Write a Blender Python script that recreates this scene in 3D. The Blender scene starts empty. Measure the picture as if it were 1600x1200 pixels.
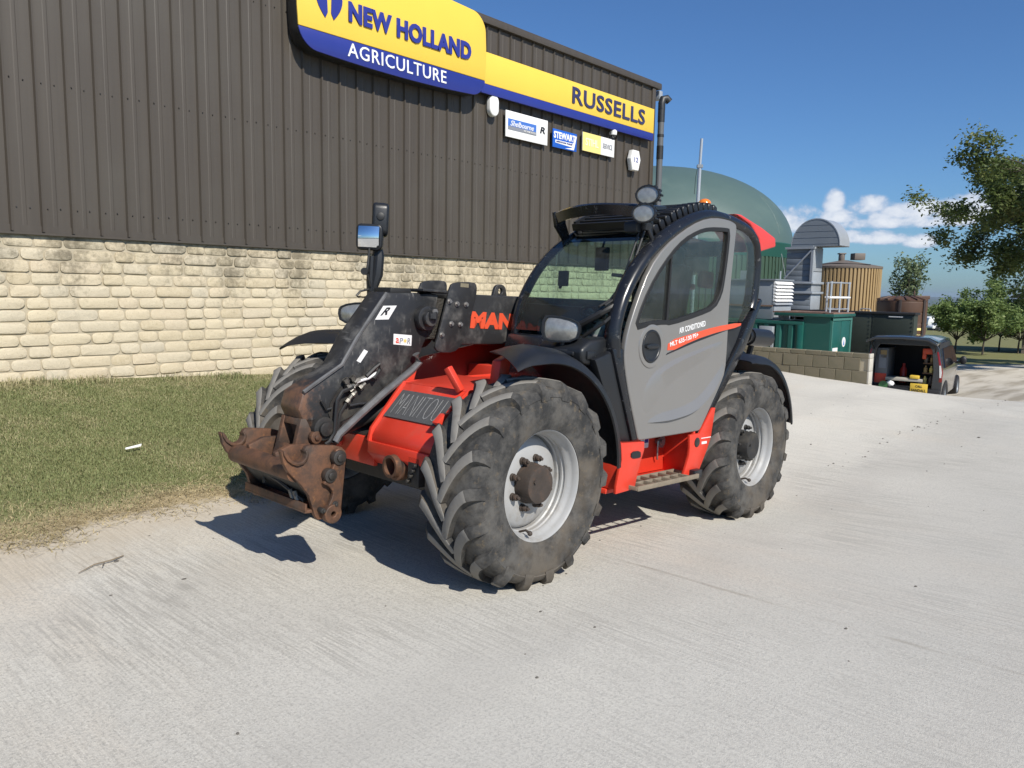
import bpy, bmesh, math, random
import numpy as np
from mathutils import Vector, Matrix, noise as mnoise
R = math.radians
random.seed(7); rng = np.random.default_rng(7)
scene = bpy.context.scene
COL = scene.collection

# ---------------------------------------------------------------- camera
YAW, PITCH, ROLL = 3.87649, 0.12325, 0.017786
CAMP = Vector((3.508, 4.051, 1.802))
FX, FY = math.cos(YAW), math.sin(YAW)
fwd = Vector((FX*math.cos(PITCH), FY*math.cos(PITCH), -math.sin(PITCH)))
rgt0 = Vector((FY, -FX, 0)); up0 = rgt0.cross(fwd)
rgt = rgt0*math.cos(ROLL)+up0*math.sin(ROLL); upv = -rgt0*math.sin(ROLL)+up0*math.cos(ROLL)
cd = bpy.data.cameras.new('camera'); cam = bpy.data.objects.new('camera', cd); COL.objects.link(cam)
cd.sensor_width = 36; cd.lens = 36*1203.2/1600; cd.clip_start = .05; cd.clip_end = 60000
mm = Matrix((rgt, upv, -fwd)).transposed().to_4x4(); mm.translation = CAMP
cam.matrix_world = mm; scene.camera = cam

# ---------------------------------------------------------------- world, sun, exposure
SUN = Vector((.32, 1.12, 1)).normalized()
SUN_EL = math.asin(SUN.z); SUN_ROT = math.atan2(SUN.x, SUN.y)
world = bpy.data.worlds.new('World'); scene.world = world; world.use_nodes = True
wn = world.node_tree; wn.nodes.clear()
def N(nt, typ, **kw):
    n = nt.nodes.new(typ)
    for k, v in kw.items():
        if k.startswith('i_'): n.inputs[k[2:].replace('_', ' ')].default_value = v
        elif k.startswith('n'): n.inputs[int(k[1:])].default_value = v
        else: setattr(n, k, v)
    return n
def math_n(nt, op, a, b=None, c=None, clamp=False):
    n = nt.nodes.new('ShaderNodeMath'); n.operation = op; n.use_clamp = clamp
    for i, s in enumerate((a, b, c)):
        if s is None: continue
        if hasattr(s, 'is_linked') or hasattr(s, 'links'): nt.links.new(s, n.inputs[i])
        else: n.inputs[i].default_value = s
    return n.outputs[0]
sky = N(wn, 'ShaderNodeTexSky', sky_type='NISHITA', sun_disc=False, sun_elevation=SUN_EL, sun_rotation=SUN_ROT,
        altitude=100, air_density=1.0, dust_density=0.6, ozone_density=2.5)
tc = N(wn, 'ShaderNodeTexCoord')
def dotn(v):
    n = N(wn, 'ShaderNodeVectorMath', operation='DOT_PRODUCT'); n.inputs[1].default_value = v
    wn.links.new(tc.outputs['Generated'], n.inputs[0]); return n.outputs['Value']
cu = math_n(wn, 'ARCTAN2', dotn(tuple(rgt0)), dotn((FX, FY, 0)))
cv = math_n(wn, 'ARCSINE', dotn((0, 0, 1)))
cmb = N(wn, 'ShaderNodeCombineXYZ'); wn.links.new(cu, cmb.inputs[0]); wn.links.new(cv, cmb.inputs[1])
nz = N(wn, 'ShaderNodeTexNoise', i_Scale=30, i_Detail=9, i_Roughness=.60, i_Distortion=.25)
mp = N(wn, 'ShaderNodeMapping'); mp.inputs['Scale'].default_value = (1, 1.5, 1)
wn.links.new(cmb.outputs[0], mp.inputs[0]); wn.links.new(mp.outputs[0], nz.inputs['Vector'])
# cumulus heaps standing low over the horizon all the way round: (azimuth, elevation, half width, half height)
HEAPS = [(.500,.094,.055,.015),(.455,.082,.085,.012),(.560,.10,.06,.022),(.455,.092,.072,.015),(.425,.100,.028,.017),(.385,.105,.014,.020),(.395,.088,.03,.012),(.520,.088,.07,.018),(.425,.064,.060,.012),(.478,.060,.022,.011),(.340,.085,.036,.022),(.300,.078,.03,.016),
         (.95,.09,.10,.02),(1.25,.07,.08,.02),(-.95,.08,.10,.02),(-1.3,.11,.09,.03),(1.7,.09,.12,.03),(2.2,.07,.09,.02),(-1.8,.08,.12,.02),(-2.4,.10,.14,.03),(2.8,.08,.12,.02)]
env = None
for (a, e, sw, sh) in HEAPS:
    dx = math_n(wn, 'DIVIDE', math_n(wn, 'SUBTRACT', cu, a), sw)
    dv = math_n(wn, 'SUBTRACT', cv, e)
    dvs = math_n(wn, 'DIVIDE', dv, sh)
    low = math_n(wn, 'MULTIPLY', math_n(wn, 'MINIMUM', dvs, 0), .75)      # flatter bases
    dvs = math_n(wn, 'ADD', dvs, low)
    s = math_n(wn, 'SUBTRACT', 1, math_n(wn, 'ADD', math_n(wn, 'MULTIPLY', dx, dx), math_n(wn, 'MULTIPLY', dvs, dvs)))
    env = s if env is None else math_n(wn, 'MAXIMUM', env, s)
env = math_n(wn, 'MAXIMUM', env, -1.5)
dens = math_n(wn, 'ADD', math_n(wn, 'MULTIPLY', env, .55), math_n(wn, 'MULTIPLY', math_n(wn, 'SUBTRACT', nz.outputs['Fac'], .5), 1.9))
cmask = N(wn, 'ShaderNodeMapRange', interpolation_type='SMOOTHSTEP'); cmask.inputs[1].default_value = -.04; cmask.inputs[2].default_value = .42; cmask.inputs[4].default_value = .90
wn.links.new(dens, cmask.inputs[0])
cshade = N(wn, 'ShaderNodeMapRange', interpolation_type='SMOOTHSTEP'); cshade.inputs[1].default_value = .05; cshade.inputs[2].default_value = .8
wn.links.new(dens, cshade.inputs[0])
ccol = N(wn, 'ShaderNodeMix', data_type='RGBA'); ccol.inputs[6].default_value = (3.9, 4.6, 5.9, 1); ccol.inputs[7].default_value = (7.0, 7.2, 7.6, 1)
wn.links.new(cshade.outputs[0], ccol.inputs[0])
smix = N(wn, 'ShaderNodeMix', data_type='RGBA')
wn.links.new(cmask.outputs[0], smix.inputs[0]); skg = N(wn, 'ShaderNodeMix', data_type='RGBA', blend_type='MULTIPLY', n0=1.0); skg.inputs[7].default_value = (.42, .63, .88, 1); wn.links.new(sky.outputs[0], skg.inputs[6]); wn.links.new(skg.outputs[2], smix.inputs[6]); wn.links.new(ccol.outputs[2], smix.inputs[7])
bg = N(wn, 'ShaderNodeBackground', i_Strength=.095); wo = N(wn, 'ShaderNodeOutputWorld')
wn.links.new(smix.outputs[2], bg.inputs[0]); wn.links.new(bg.outputs[0], wo.inputs[0])
sd = bpy.data.lights.new('sun', 'SUN'); sd.energy = 4.2; sd.angle = R(.53); sd.color = (1, .945, .85)
so = bpy.data.objects.new('sun', sd); COL.objects.link(so); so.rotation_euler = SUN.to_track_quat('Z', 'Y').to_euler(); so.location = (0, 0, 30)
vs = scene.view_settings; scene.display_settings.display_device = 'sRGB'
vs.view_transform = 'Standard'; vs.look = 'None'; vs.exposure = 0.42; vs.gamma = 1; vs.use_curve_mapping = False
scene.cycles.max_bounces = 6; scene.cycles.transparent_max_bounces = 12; scene.cycles.volume_bounces = 0
scene.cycles.use_denoising = True; scene.cycles.caustics_reflective = False; scene.cycles.caustics_refractive = False

# ---------------------------------------------------------------- helpers
def tag(o, label=None, cat=None, group=None, kind=None):
    if label: o['label'] = label
    if cat: o['category'] = cat
    if group: o['group'] = group
    if kind: o['kind'] = kind
    return o
def empty(name, loc=(0, 0, 0), rz=0, parent=None):
    o = bpy.data.objects.new(name, None); COL.objects.link(o); o.location = loc; o.rotation_euler = (0, 0, rz); o.empty_display_size = .2
    if parent: o.parent = parent
    return o
def thing(name, label, cat, loc=(0, 0, 0), rz=0, group=None): return tag(empty(name, loc, rz), label, cat, group)
def mesh_obj(name, me, mats, parent=None, smooth=35):
    if not isinstance(mats, (list, tuple)): mats = [mats]
    if len(me.materials) == 0:
        for m in mats: me.materials.append(m)
    if smooth and len(me.polygons):
        me.polygons.foreach_set('use_smooth', np.ones(len(me.polygons), bool)); me.set_sharp_from_angle(angle=R(smooth))
    o = bpy.data.objects.new(name, me); COL.objects.link(o)
    if parent: o.parent = parent
    return o
def inst(o, name=None, parent=None, loc=None):
    c = o.copy(); COL.objects.link(c)
    if parent: c.parent = parent
    if loc is not None: c.location = loc
    return c
class MB:
    def __init__(s, org=(0, 0, 0)): s.v = []; s.f = []; s.m = []; s.org = Vector(org)
    def add(s, vs, fs, m=0):
        b = len(s.v); s.v += [Vector(p) for p in vs]
        for f in fs: s.f.append([b+i for i in f]); s.m.append(m)
        return s
    def hexa(s, p, m=0): return s.add(p, [(0,3,2,1),(4,5,6,7),(0,1,5,4),(1,2,6,5),(2,3,7,6),(3,0,4,7)], m)
    def box(s, c, d, rot=None, m=0):
        x, y, z = d[0]/2, d[1]/2, d[2]/2
        p = [Vector(q) for q in ((-x,-y,-z),(x,-y,-z),(x,y,-z),(-x,y,-z),(-x,-y,z),(x,-y,z),(x,y,z),(-x,y,z))]
        if rot is not None: p = [rot @ q for q in p]
        return s.hexa([q+Vector(c) for q in p], m)
    def bb(s, a, b, m=0):
        return s.box([(a[i]+b[i])/2 for i in range(3)], [abs(b[i]-a[i]) for i in range(3)], None, m)
    def prism(s, pts, ax, a, b, m=0):
        def P(q, t): return (t, q[0], q[1]) if ax == 'x' else (q[0], t, q[1]) if ax == 'y' else (q[0], q[1], t)
        n = len(pts); vs = [P(q, a) for q in pts]+[P(q, b) for q in pts]
        return s.add(vs, [list(range(n))[::-1], list(range(n, 2*n))]+[(i, (i+1) % n, n+(i+1) % n, n+i) for i in range(n)], m)
    def sweep(s, path, sect, m=0, up=(0, 0, 1), caps=True, scale=None):
        # sect: list of (a, b) offsets along side and up vectors
        path = [Vector(p) for p in path]; k = len(sect); vs = []
        for i, p in enumerate(path):
            t = (path[min(i+1, len(path)-1)]-path[max(i-1, 0)]).normalized()
            u = Vector(up); side = t.cross(u)
            if side.length < 1e-4: side = t.cross(Vector((1, 0, 0)))
            side.normalize(); u = side.cross(t).normalized(); sc = scale[i] if scale else 1
            vs += [p+side*a*sc+u*b*sc for a, b in sect]
        fs = [(i*k+j, i*k+(j+1) % k, (i+1)*k+(j+1) % k, (i+1)*k+j) for i in range(len(path)-1) for j in range(k)]
        if caps: fs += [list(range(k))[::-1], list(range((len(path)-1)*k, len(path)*k))]
        return s.add(vs, fs, m)
    def tube(s, path, r, n=8, m=0, caps=True):
        sc = None
        if isinstance(r, (list, tuple)): sc = r; r = 1
        return s.sweep(path, [(r*math.cos(2*math.pi*j/n), r*math.sin(2*math.pi*j/n)) for j in range(n)], m, caps=caps, scale=sc,
                       up=(0, 0, 1) if abs((Vector(path[-1])-Vector(path[0])).normalized().z) < .9 else (1, 0, 0))
    def cyl(s, a, b, r, n=16, m=0, r2=None): return s.tube([a, b], [r, r if r2 is None else r2], n, m)
    def lathe(s, prof, c=(0, 0, 0), ax='y', n=32, m=0, mats=None, a0=0, a1=None):
        full = a1 is None; a1 = a1 if a1 is not None else 2*math.pi; k = n if full else n+1
        vs = []
        for (h, r) in prof:
            for j in range(k):
                a = a0+(a1-a0)*j/n; x, y = r*math.cos(a), r*math.sin(a)
                q = (h, x, y) if ax == 'x' else (x, h, y) if ax == 'y' else (x, y, h)
                vs.append(Vector(c)+Vector(q))
        b = len(s.v); s.v += vs
        for i in range(len(prof)-1):
            for j in range(n):
                j2 = (j+1) % k
                s.f.append([b+i*k+j, b+i*k+j2, b+(i+1)*k+j2, b+(i+1)*k+j]); s.m.append(mats[i] if mats else m)
        return s
    def ball(s, c, r, m=0, n=12, k=8, zmin=-1):
        if not isinstance(r, (tuple, list)): r = (r, r, r)
        vs = []; fs = []
        for i in range(k+1):
            ph = -math.pi/2+math.pi*i/k
            for j in range(n):
                a = 2*math.pi*j/n; vs.append((c[0]+r[0]*math.cos(ph)*math.cos(a), c[1]+r[1]*math.cos(ph)*math.sin(a), c[2]+r[2]*max(math.sin(ph), zmin)))
        for i in range(k):
            for j in range(n): fs.append((i*n+j, i*n+(j+1) % n, (i+1)*n+(j+1) % n, (i+1)*n+j))
        return s.add(vs, fs, m)
    def mesh(s, name, bevel=0, seg=2):
        me = bpy.data.meshes.new(name); bm = bmesh.new()
        vv = [bm.verts.new(p-s.org) for p in s.v]
        for f, m in zip(s.f, s.m):
            try: ff = bm.faces.new([vv[i] for i in f]); ff.material_index = m
            except ValueError: pass
        bmesh.ops.remove_doubles(bm, verts=bm.verts, dist=1e-5)
        bmesh.ops.recalc_face_normals(bm, faces=bm.faces)
        if bevel:
            es = [e for e in bm.edges if len(e.link_faces) == 2 and e.calc_face_angle(0) > R(28)]
            bmesh.ops.bevel(bm, geom=es, offset=bevel, segments=seg, profile=.5, affect='EDGES', clamp_overlap=True)
        bm.to_mesh(me); bm.free(); return me
    def build(s, name, mats, parent=None, bevel=0, smooth=35, seg=2):
        return mesh_obj(name, s.mesh(name, bevel, seg), mats, parent, smooth)
def curve_mesh(name, outlines, ext, bev=0, res=2):
    cu_ = bpy.data.curves.new(name, 'CURVE'); cu_.dimensions = '2D'; cu_.fill_mode = 'BOTH'; cu_.extrude = ext; cu_.bevel_depth = bev; cu_.bevel_resolution = res
    for pts in outlines:
        sp = cu_.splines.new('POLY'); sp.points.add(len(pts)-1)
        for p, q in zip(sp.points, pts): p.co = (q[0], q[1], 0, 1)
        sp.use_cyclic_u = True
    o = bpy.data.objects.new(name, cu_); me = bpy.data.meshes.new_from_object(o); bpy.data.objects.remove(o); bpy.data.curves.remove(cu_)
    return me
def remap(me, fn):
    n = len(me.vertices); a = np.empty(n*3); me.vertices.foreach_get('co', a); a = a.reshape(-1, 3)
    b = np.array([fn(*p) for p in a]); me.vertices.foreach_set('co', b.ravel())
    bm = bmesh.new(); bm.from_mesh(me); bmesh.ops.recalc_face_normals(bm, faces=bm.faces); bm.to_mesh(me); bm.free(); me.update()
    return me
def plate_y(name, outlines, y, t, mat, parent, bev=.004, smooth=35, res=2):
    """plate in an x-z plane, centre at y, thickness t, outlines[1:] are holes"""
    me = curve_mesh(name, outlines, max(t/2-bev, .0005), bev, res)
    return mesh_obj(name, remap(me, lambda a, b, c: (a, y-c, b)), mat, parent, smooth)
def chaikin(pts, it=2, closed=True):
    for _ in range(it):
        o = []; n = len(pts)
        for i in range(n if closed else n-1):
            a, b = pts[i], pts[(i+1) % n]
            o.append(tuple(.75*x+.25*y for x, y in zip(a, b))); o.append(tuple(.25*x+.75*y for x, y in zip(a, b)))
        if not closed: o = [pts[0]]+o+[pts[-1]]
        pts = o
    return pts
def rrect(x0, z0, x1, z1, r, n=4):
    o = []
    for cx, cz, a in ((x1-r, z1-r, 0), (x0+r, z1-r, 90), (x0+r, z0+r, 180), (x1-r, z0+r, 270)):
        for i in range(n+1): t = R(a+90*i/n); o.append((cx+r*math.cos(t), cz+r*math.sin(t)))
    return o
def text_mesh(s, ext=.002, offset=0., shear=0., spacing=1.):
    c = bpy.data.curves.new('lettering', 'FONT'); c.body = s; c.extrude = ext; c.offset = offset; c.shear = shear; c.space_character = spacing; c.resolution_u = 3
    o = bpy.data.objects.new('lettering', c); me = bpy.data.meshes.new_from_object(o); bpy.data.objects.remove(o); bpy.data.curves.remove(c)
    return me
def lettering(name, s, corners, out, mat, parent, ext=.002, offset=0., shear=0., spacing=1.):
    """flat lettering filling the quad corners = (lower left, lower right, upper left) as 3D points, out = unit normal offset vector"""
    me = text_mesh(s, 1.0, offset, shear, spacing)
    n = len(me.vertices); a = np.empty(n*3); me.vertices.foreach_get('co', a); a = a.reshape(-1, 3)
    lo, hi = a.min(0), a.max(0); u = (a[:, 0]-lo[0])/(hi[0]-lo[0]); v = (a[:, 1]-lo[1])/(hi[1]-lo[1]); w = a[:, 2]
    p0, p1, p2 = (np.array(c) for c in corners); o = np.array(out)
    b = p0+np.outer(u, p1-p0)+np.outer(v, p2-p0)+np.outer(w*ext+ext, o)
    me.vertices.foreach_set('co', b.ravel()); me.update()
    bm = bmesh.new(); bm.from_mesh(me); bmesh.ops.recalc_face_normals(bm, faces=bm.faces); bm.to_mesh(me); bm.free()
    return mesh_obj(name, me, mat, parent, smooth=0)

# ---------------------------------------------------------------- materials
def newmat(name):
    m = bpy.data.materials.new(name); m.use_nodes = True; nt = m.node_tree; nt.nodes.clear()
    out = N(nt, 'ShaderNodeOutputMaterial'); b = N(nt, 'ShaderNodeBsdfPrincipled'); nt.links.new(b.outputs[0], out.inputs[0])
    return m, nt, b
def co(nt, kind='Object', scale=(1, 1, 1)):
    t = N(nt, 'ShaderNodeTexCoord')
    if kind == 'World': s = N(nt, 'ShaderNodeNewGeometry').outputs['Position']
    else: s = t.outputs[kind]
    mp_ = N(nt, 'ShaderNodeMapping'); mp_.inputs['Scale'].default_value = scale; nt.links.new(s, mp_.inputs[0]); return mp_.outputs[0]
def noise(nt, vec, scale, detail=4, rough=.55, dist=0):
    n = N(nt, 'ShaderNodeTexNoise', i_Scale=scale, i_Detail=detail, i_Roughness=rough, i_Distortion=dist); nt.links.new(vec, n.inputs['Vector']); return n.outputs['Fac']
def ramp(nt, fac, a, b, lo=0, hi=1):
    n = N(nt, 'ShaderNodeMapRange', interpolation_type='SMOOTHSTEP'); nt.links.new(fac, n.inputs[0])
    for i, x in zip((1, 2, 3, 4), (a, b, lo, hi)): n.inputs[i].default_value = x
    return n.outputs[0]
def mix(nt, fac, a, b, bt='MIX'):
    n = N(nt, 'ShaderNodeMix', data_type='RGBA', blend_type=bt)
    for i, s in ((0, fac), (6, a), (7, b)):
        if hasattr(s, 'links'): nt.links.new(s, n.inputs[i])
        else: n.inputs[i].default_value = s if i == 0 else (*s[:3], 1)
    return n.outputs[2]
def bump(nt, b, h, strength=.3, dist=.01):
    n = N(nt, 'ShaderNodeBump', i_Strength=strength, i_Distance=dist); nt.links.new(h, n.inputs['Height']); nt.links.new(n.outputs[0], b.inputs['Normal'])
def M(name, col, var=.12, scale=6, rough=.5, metal=0, dirt=None, dirt_amt=.5, dirt_scale=3, bmp=0, bscale=60, spec=.5, coat=0, bdist=.004, rand=0, dirt_sharp=.25):
    """paint-like surface: slight tone variation, patches of dust or dirt, fine relief"""
    m, nt, b = newmat(name); v = co(nt)
    n1 = noise(nt, v, scale, 5)
    c = mix(nt, n1, tuple(x*(1-var) for x in col), tuple(min(1, x*(1+var)) for x in col))
    if rand:
        oi = N(nt, 'ShaderNodeObjectInfo'); c = mix(nt, ramp(nt, oi.outputs['Random'], 0, 1, 0, rand), c, tuple(x*.45 for x in col))
    rg = math_n(nt, 'ADD', math_n(nt, 'MULTIPLY', n1, .2), rough-.1)
    if dirt:
        n2 = noise(nt, v, dirt_scale, 8, .68); f = ramp(nt, n2, .62-dirt_amt*.35, .62-dirt_amt*.35+dirt_sharp, 0, min(1, .35+dirt_amt*.6))
        c = mix(nt, f, c, dirt); rg = math_n(nt, 'ADD', rg, math_n(nt, 'MULTIPLY', f, .35), clamp=True)
    nt.links.new(c, b.inputs['Base Color']); nt.links.new(rg, b.inputs['Roughness'])
    b.inputs['Metallic'].default_value = metal; b.inputs['Specular IOR Level'].default_value = spec; b.inputs['Coat Weight'].default_value = coat; b.inputs['Coat Roughness'].default_value = .08
    if bmp: bump(nt, b, noise(nt, v, bscale, 4), bmp, bdist)
    return m
def glass_mat(name, tint, ior=1.45, rough=.0, film=.0):
    m = bpy.data.materials.new(name); m.use_nodes = True; nt = m.node_tree; nt.nodes.clear()
    o = N(nt, 'ShaderNodeOutputMaterial'); t = N(nt, 'ShaderNodeBsdfTransparent'); t.inputs[0].default_value = (*tint, 1)
    g = N(nt, 'ShaderNodeBsdfGlossy'); g.inputs['Roughness'].default_value = rough; fr = N(nt, 'ShaderNodeFresnel', i_IOR=ior); mx = N(nt, 'ShaderNodeMixShader')
    nt.links.new(fr.outputs[0], mx.inputs[0]); nt.links.new(t.outputs[0], mx.inputs[1]); nt.links.new(g.outputs[0], mx.inputs[2])
    d = N(nt, 'ShaderNodeBsdfDiffuse'); d.inputs[0].default_value = (.62, .66, .62, 1); m2 = N(nt, 'ShaderNodeMixShader'); v = co(nt); nt.links.new(ramp(nt, noise(nt, v, 3.5, 6, .7), .3, .8, film*.5, film*1.6), m2.inputs[0]); nt.links.new(mx.outputs[0], m2.inputs[1]); nt.links.new(d.outputs[0], m2.inputs[2]); nt.links.new(m2.outputs[0], o.inputs[0])
    return m
DUST = (.30, .27, .22)
m_black = M('black_plastic', (.013, .014, .016), .25, 5, .40, dirt=(.09, .088, .084), dirt_amt=.18, dirt_scale=4, bmp=.15, bscale=140)
m_blackgloss = M('black_painted_frame', (.012, .013, .016), .2, 5, .26, dirt=(.17, .17, .165), dirt_amt=.08, dirt_scale=16, dirt_sharp=.08)
m_boom = M('black_boom_paint', (.024, .024, .025), .3, 4, .42, dirt=(.15, .145, .135), dirt_amt=.45, dirt_scale=4.5, bmp=.12, bscale=50)
m_rubberseal = M('rubber_seal', (.012, .012, .012), .2, 9, .6)
m_grey = M('grey_door_paint', (.215, .208, .198), .07, 2, .33, metal=.25, coat=.3, dirt=(.25, .225, .19), dirt_amt=.14, dirt_scale=4)
m_red = M('red_paint', (.62, .045, .022), .10, 3, .42, dirt=(.36, .10, .06), dirt_amt=.25, dirt_scale=5, coat=.15)
m_orange = M('orange_decal', (.66, .085, .035), .05, 4, .4)
m_spoiler = M('red_plastic', (.66, .055, .05), .06, 4, .45)
m_white = M('white_paint', (.78, .78, .76), .05, 5, .5)
m_decal = M('white_decal', (.72, .72, .71), .04, 5, .45)
m_rim = M('silver_rim_paint', (.37, .37, .365), .06, 6, .42, metal=.1, dirt=(.23, .20, .16), dirt_amt=.42, dirt_scale=7, coat=.1)
m_hub = M('rusty_brown_hub', (.045, .034, .027), .5, 14, .7, dirt=(.15, .075, .04), dirt_amt=.35, dirt_scale=12, bmp=.4, bscale=50)
m_steel = M('worn_steel', (.30, .29, .28), .2, 12, .42, metal=.7, dirt=(.12, .10, .08), dirt_amt=.3, dirt_scale=10)
m_dark = M('dark_greasy_metal', (.020, .019, .018), .4, 10, .6, dirt=(.07, .06, .045), dirt_amt=.45, dirt_scale=9, bmp=.5, bscale=60)
m_grease = M('greasy_dirt', (.030, .026, .020), .6, 40, .75, bmp=1, bscale=70, bdist=.015)
m_hose = M('black_hose', (.016, .016, .016), .2, 9, .5)
m_chrome = M('chromed_fitting', (.20, .19, .17), .4, 40, .45, metal=.8, dirt=(.07, .06, .05), dirt_amt=.5, dirt_scale=30)
m_lens = M('lamp_lens', (.33, .33, .31), .45, 30, .2, metal=.5, coat=.5, bmp=.5, bscale=90)
m_amber = M('amber_lens', (.75, .20, .02), .1, 9, .25, coat=.5)
m_seat = M('seat_fabric', (.07, .072, .075), .3, 30, .85)
m_intg = M('grey_cab_plastic', (.17, .175, .18), .15, 8, .6)
m_glass = glass_mat('tinted_cab_glass', (.68, .86, .78), 1.6, film=.028)
m_sideglass = glass_mat('side_glass', (.82, .91, .87), 1.85, film=.035)
m_mirror = M('mirror_glass', (.8, .82, .84), .02, 3, .03, metal=1)
m_galv = M('galvanised_steel', (.42, .45, .48), .08, 2.5, .38, metal=.35, dirt=(.33, .35, .36), dirt_amt=.3, dirt_scale=2)
m_galvdark = M('dark_and_shaded_steel', (.20, .225, .25), .10, 2, .45, dirt=(.26, .27, .27), dirt_amt=.25, dirt_scale=2)  # dark grey steel; on duct and cooler it paints in the shaded faces
m_green = M('green_container_paint', (.010, .085, .068), .15, 2, .45, dirt=(.04, .09, .075), dirt_amt=.3, dirt_scale=2)
m_darkgreen = M('dark_green_tank_steel', (.030, .038, .028), .2, 1.5, .55, dirt=(.055, .06, .045), dirt_amt=.3, dirt_scale=1.2)
m_dome = M('green_dome_membrane', (.075, .120, .110), .06, .6, .5, dirt=(.10, .15, .135), dirt_amt=.35, dirt_scale=.4)
m_domewall = M('green_digester_cladding', (.04, .075, .048), .15, 1, .5)
m_timber = M('ochre_cladding', (.34, .235, .11), .15, 1.2, .6, rand=.15)
m_brown = M('brown_roof_sheet', (.15, .125, .105), .15, 2, .6)
m_brownplastic = M('brown_plastic_tank', (.085, .045, .028), .15, 1.5, .5, dirt=(.13, .085, .06), dirt_amt=.3, dirt_scale=1.5)
m_vanpaint = M('dark_grey_metallic_paint', (.045, .05, .058), .08, 3, .22, metal=.35, coat=.8, dirt=(.10, .10, .10), dirt_amt=.10)
m_vandark = M('dark_van_trim', (.012, .012, .014), .2, 5, .55)
m_vanglass = M('dark_window_glass', (.012, .014, .018), .1, 3, .05, spec=.9, coat=1)
m_yellow = M('yellow_sign_face', (.78, .53, .07), .03, 2, .4)
m_blue = M('blue_sign_face', (.022, .034, .225), .05, 2, .35, coat=.2)
m_bluetext = M('blue_letter', (.025, .035, .24), .05, 3, .4)
m_navytext = M('navy_letter', (.035, .037, .105), .05, 3, .4)
m_midblue = M('mid_blue_print', (.06, .16, .50), .05, 3, .4)
m_brightblue = M('bright_blue_print', (.012, .10, .48), .05, 3, .4)
m_paleyellow = M('faded_yellow_print', (.78, .66, .22), .04, 3, .5)
m_paletext = M('pale_cream_letter', (.80, .77, .55), .04, 3, .5)
m_greytext = M('grey_letter', (.22, .23, .26), .05, 3, .5)
m_blacktext = M('black_letter', (.015, .015, .018), .05, 3, .5)
m_clad = None
def make_clad():
    m, nt, b = newmat('brown_box_profile_cladding'); v = co(nt, 'World', (9, 9, .35)); n = noise(nt, v, 1.6, 6, .6)
    v2 = co(nt, 'World'); n2 = noise(nt, v2, .7, 4)
    c = mix(nt, n, (.050, .041, .032), (.078, .065, .051)); c = mix(nt, ramp(nt, n2, .4, .75, 0, .35), c, (.082, .074, .060))
    nt.links.new(c, b.inputs['Base Color']); b.inputs['Roughness'].default_value = .52; return m
m_clad = make_clad()
def make_stone():
    m, nt, b = newmat('cream_split_faced_stone'); vo = co(nt); vw = co(nt, 'World')
    oi = N(nt, 'ShaderNodeObjectInfo')
    hue = N(nt, 'ShaderNodeValToRGB'); e = hue.color_ramp.elements
    e[0].position = 0; e[0].color = (.50, .42, .285, 1); e[1].position = 1; e[1].color = (.57, .495, .36, 1)
    for p, c_ in ((.25, (.555, .48, .34, 1)), (.45, (.52, .455, .34, 1)), (.6, (.575, .495, .35, 1)), (.8, (.545, .46, .33, 1)), (.92, (.49, .44, .34, 1))):
        q = e.new(p); q.color = c_
    nt.links.new(oi.outputs['Random'], hue.inputs[0]); c = hue.outputs[0]
    n1 = noise(nt, vw, 26, 6, .7); c = mix(nt, ramp(nt, n1, .35, .75, 0, .5), c, (.64, .56, .415))
    n2 = noise(nt, vw, 60, 3); c = mix(nt, ramp(nt, n2, .55, .8, 0, .45), c, (.22, .17, .10))
    st = noise(nt, co(nt, 'World', (1.15, 1.15, .28)), 1.7, 5, .6); fine = noise(nt, vw, 14, 6, .7)
    sz = N(nt, 'ShaderNodeSeparateXYZ'); nt.links.new(N(nt, 'ShaderNodeNewGeometry').outputs['Position'], sz.inputs[0])
    hgt = ramp(nt, sz.outputs['Z'], .9, 2.35, -.05, .20)
    f = ramp(nt, math_n(nt, 'ADD', math_n(nt, 'ADD', math_n(nt, 'MULTIPLY', st, .62), math_n(nt, 'MULTIPLY', fine, .50)), hgt), .64, .88, 0, .70)
    c = mix(nt, f, c, (.075, .062, .04))
    nt.links.new(c, b.inputs['Base Color']); b.inputs['Roughness'].default_value = .92; b.inputs['Specular IOR Level'].default_value = .2
    h = math_n(nt, 'ADD', n1, math_n(nt, 'MULTIPLY', noise(nt, vw, 70, 4), .8)); bump(nt, b, h, .45, .012); return m
m_stone = make_stone()
m_mortar = M('mortar', (.42, .365, .265), .2, 8, .95, dirt=(.11, .095, .065), dirt_amt=.30, dirt_scale=2.2, bmp=.5, bscale=90)
m_block = M('grey_concrete_block', (.20, .175, .12), .15, 14, .95, dirt=(.12, .115, .075), dirt_amt=.45, dirt_scale=2.5, bmp=.5, bscale=70, rand=.2)
m_blocktop = M('pale_sunlit_block', (.46, .43, .37), .15, 10, .95, bmp=.4, bscale=70)  # paler copy of the block grey, sun on the wall end painted in
def make_rubber():
    m, nt, b = newmat('dirty_tyre_rubber'); v = co(nt)
    n1 = noise(nt, v, 5, 8, .7); n2 = noise(nt, v, 22, 6, .7); n3 = noise(nt, v, 2.2, 3)
    c = mix(nt, ramp(nt, n1, .36, .64), (.026, .026, .026), (.098, .093, .085))
    c = mix(nt, ramp(nt, n2, .55, .72, 0, .7), c, (.15, .115, .072))
    c = mix(nt, ramp(nt, n3, .52, .68, 0, .5), c, (.115, .092, .066))
    nt.links.new(c, b.inputs['Base Color']); b.inputs['Roughness'].default_value = .8; b.inputs['Specular IOR Level'].default_value = .3
    bump(nt, b, n2, .35, .006); return m
m_rubber = make_rubber()
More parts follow.
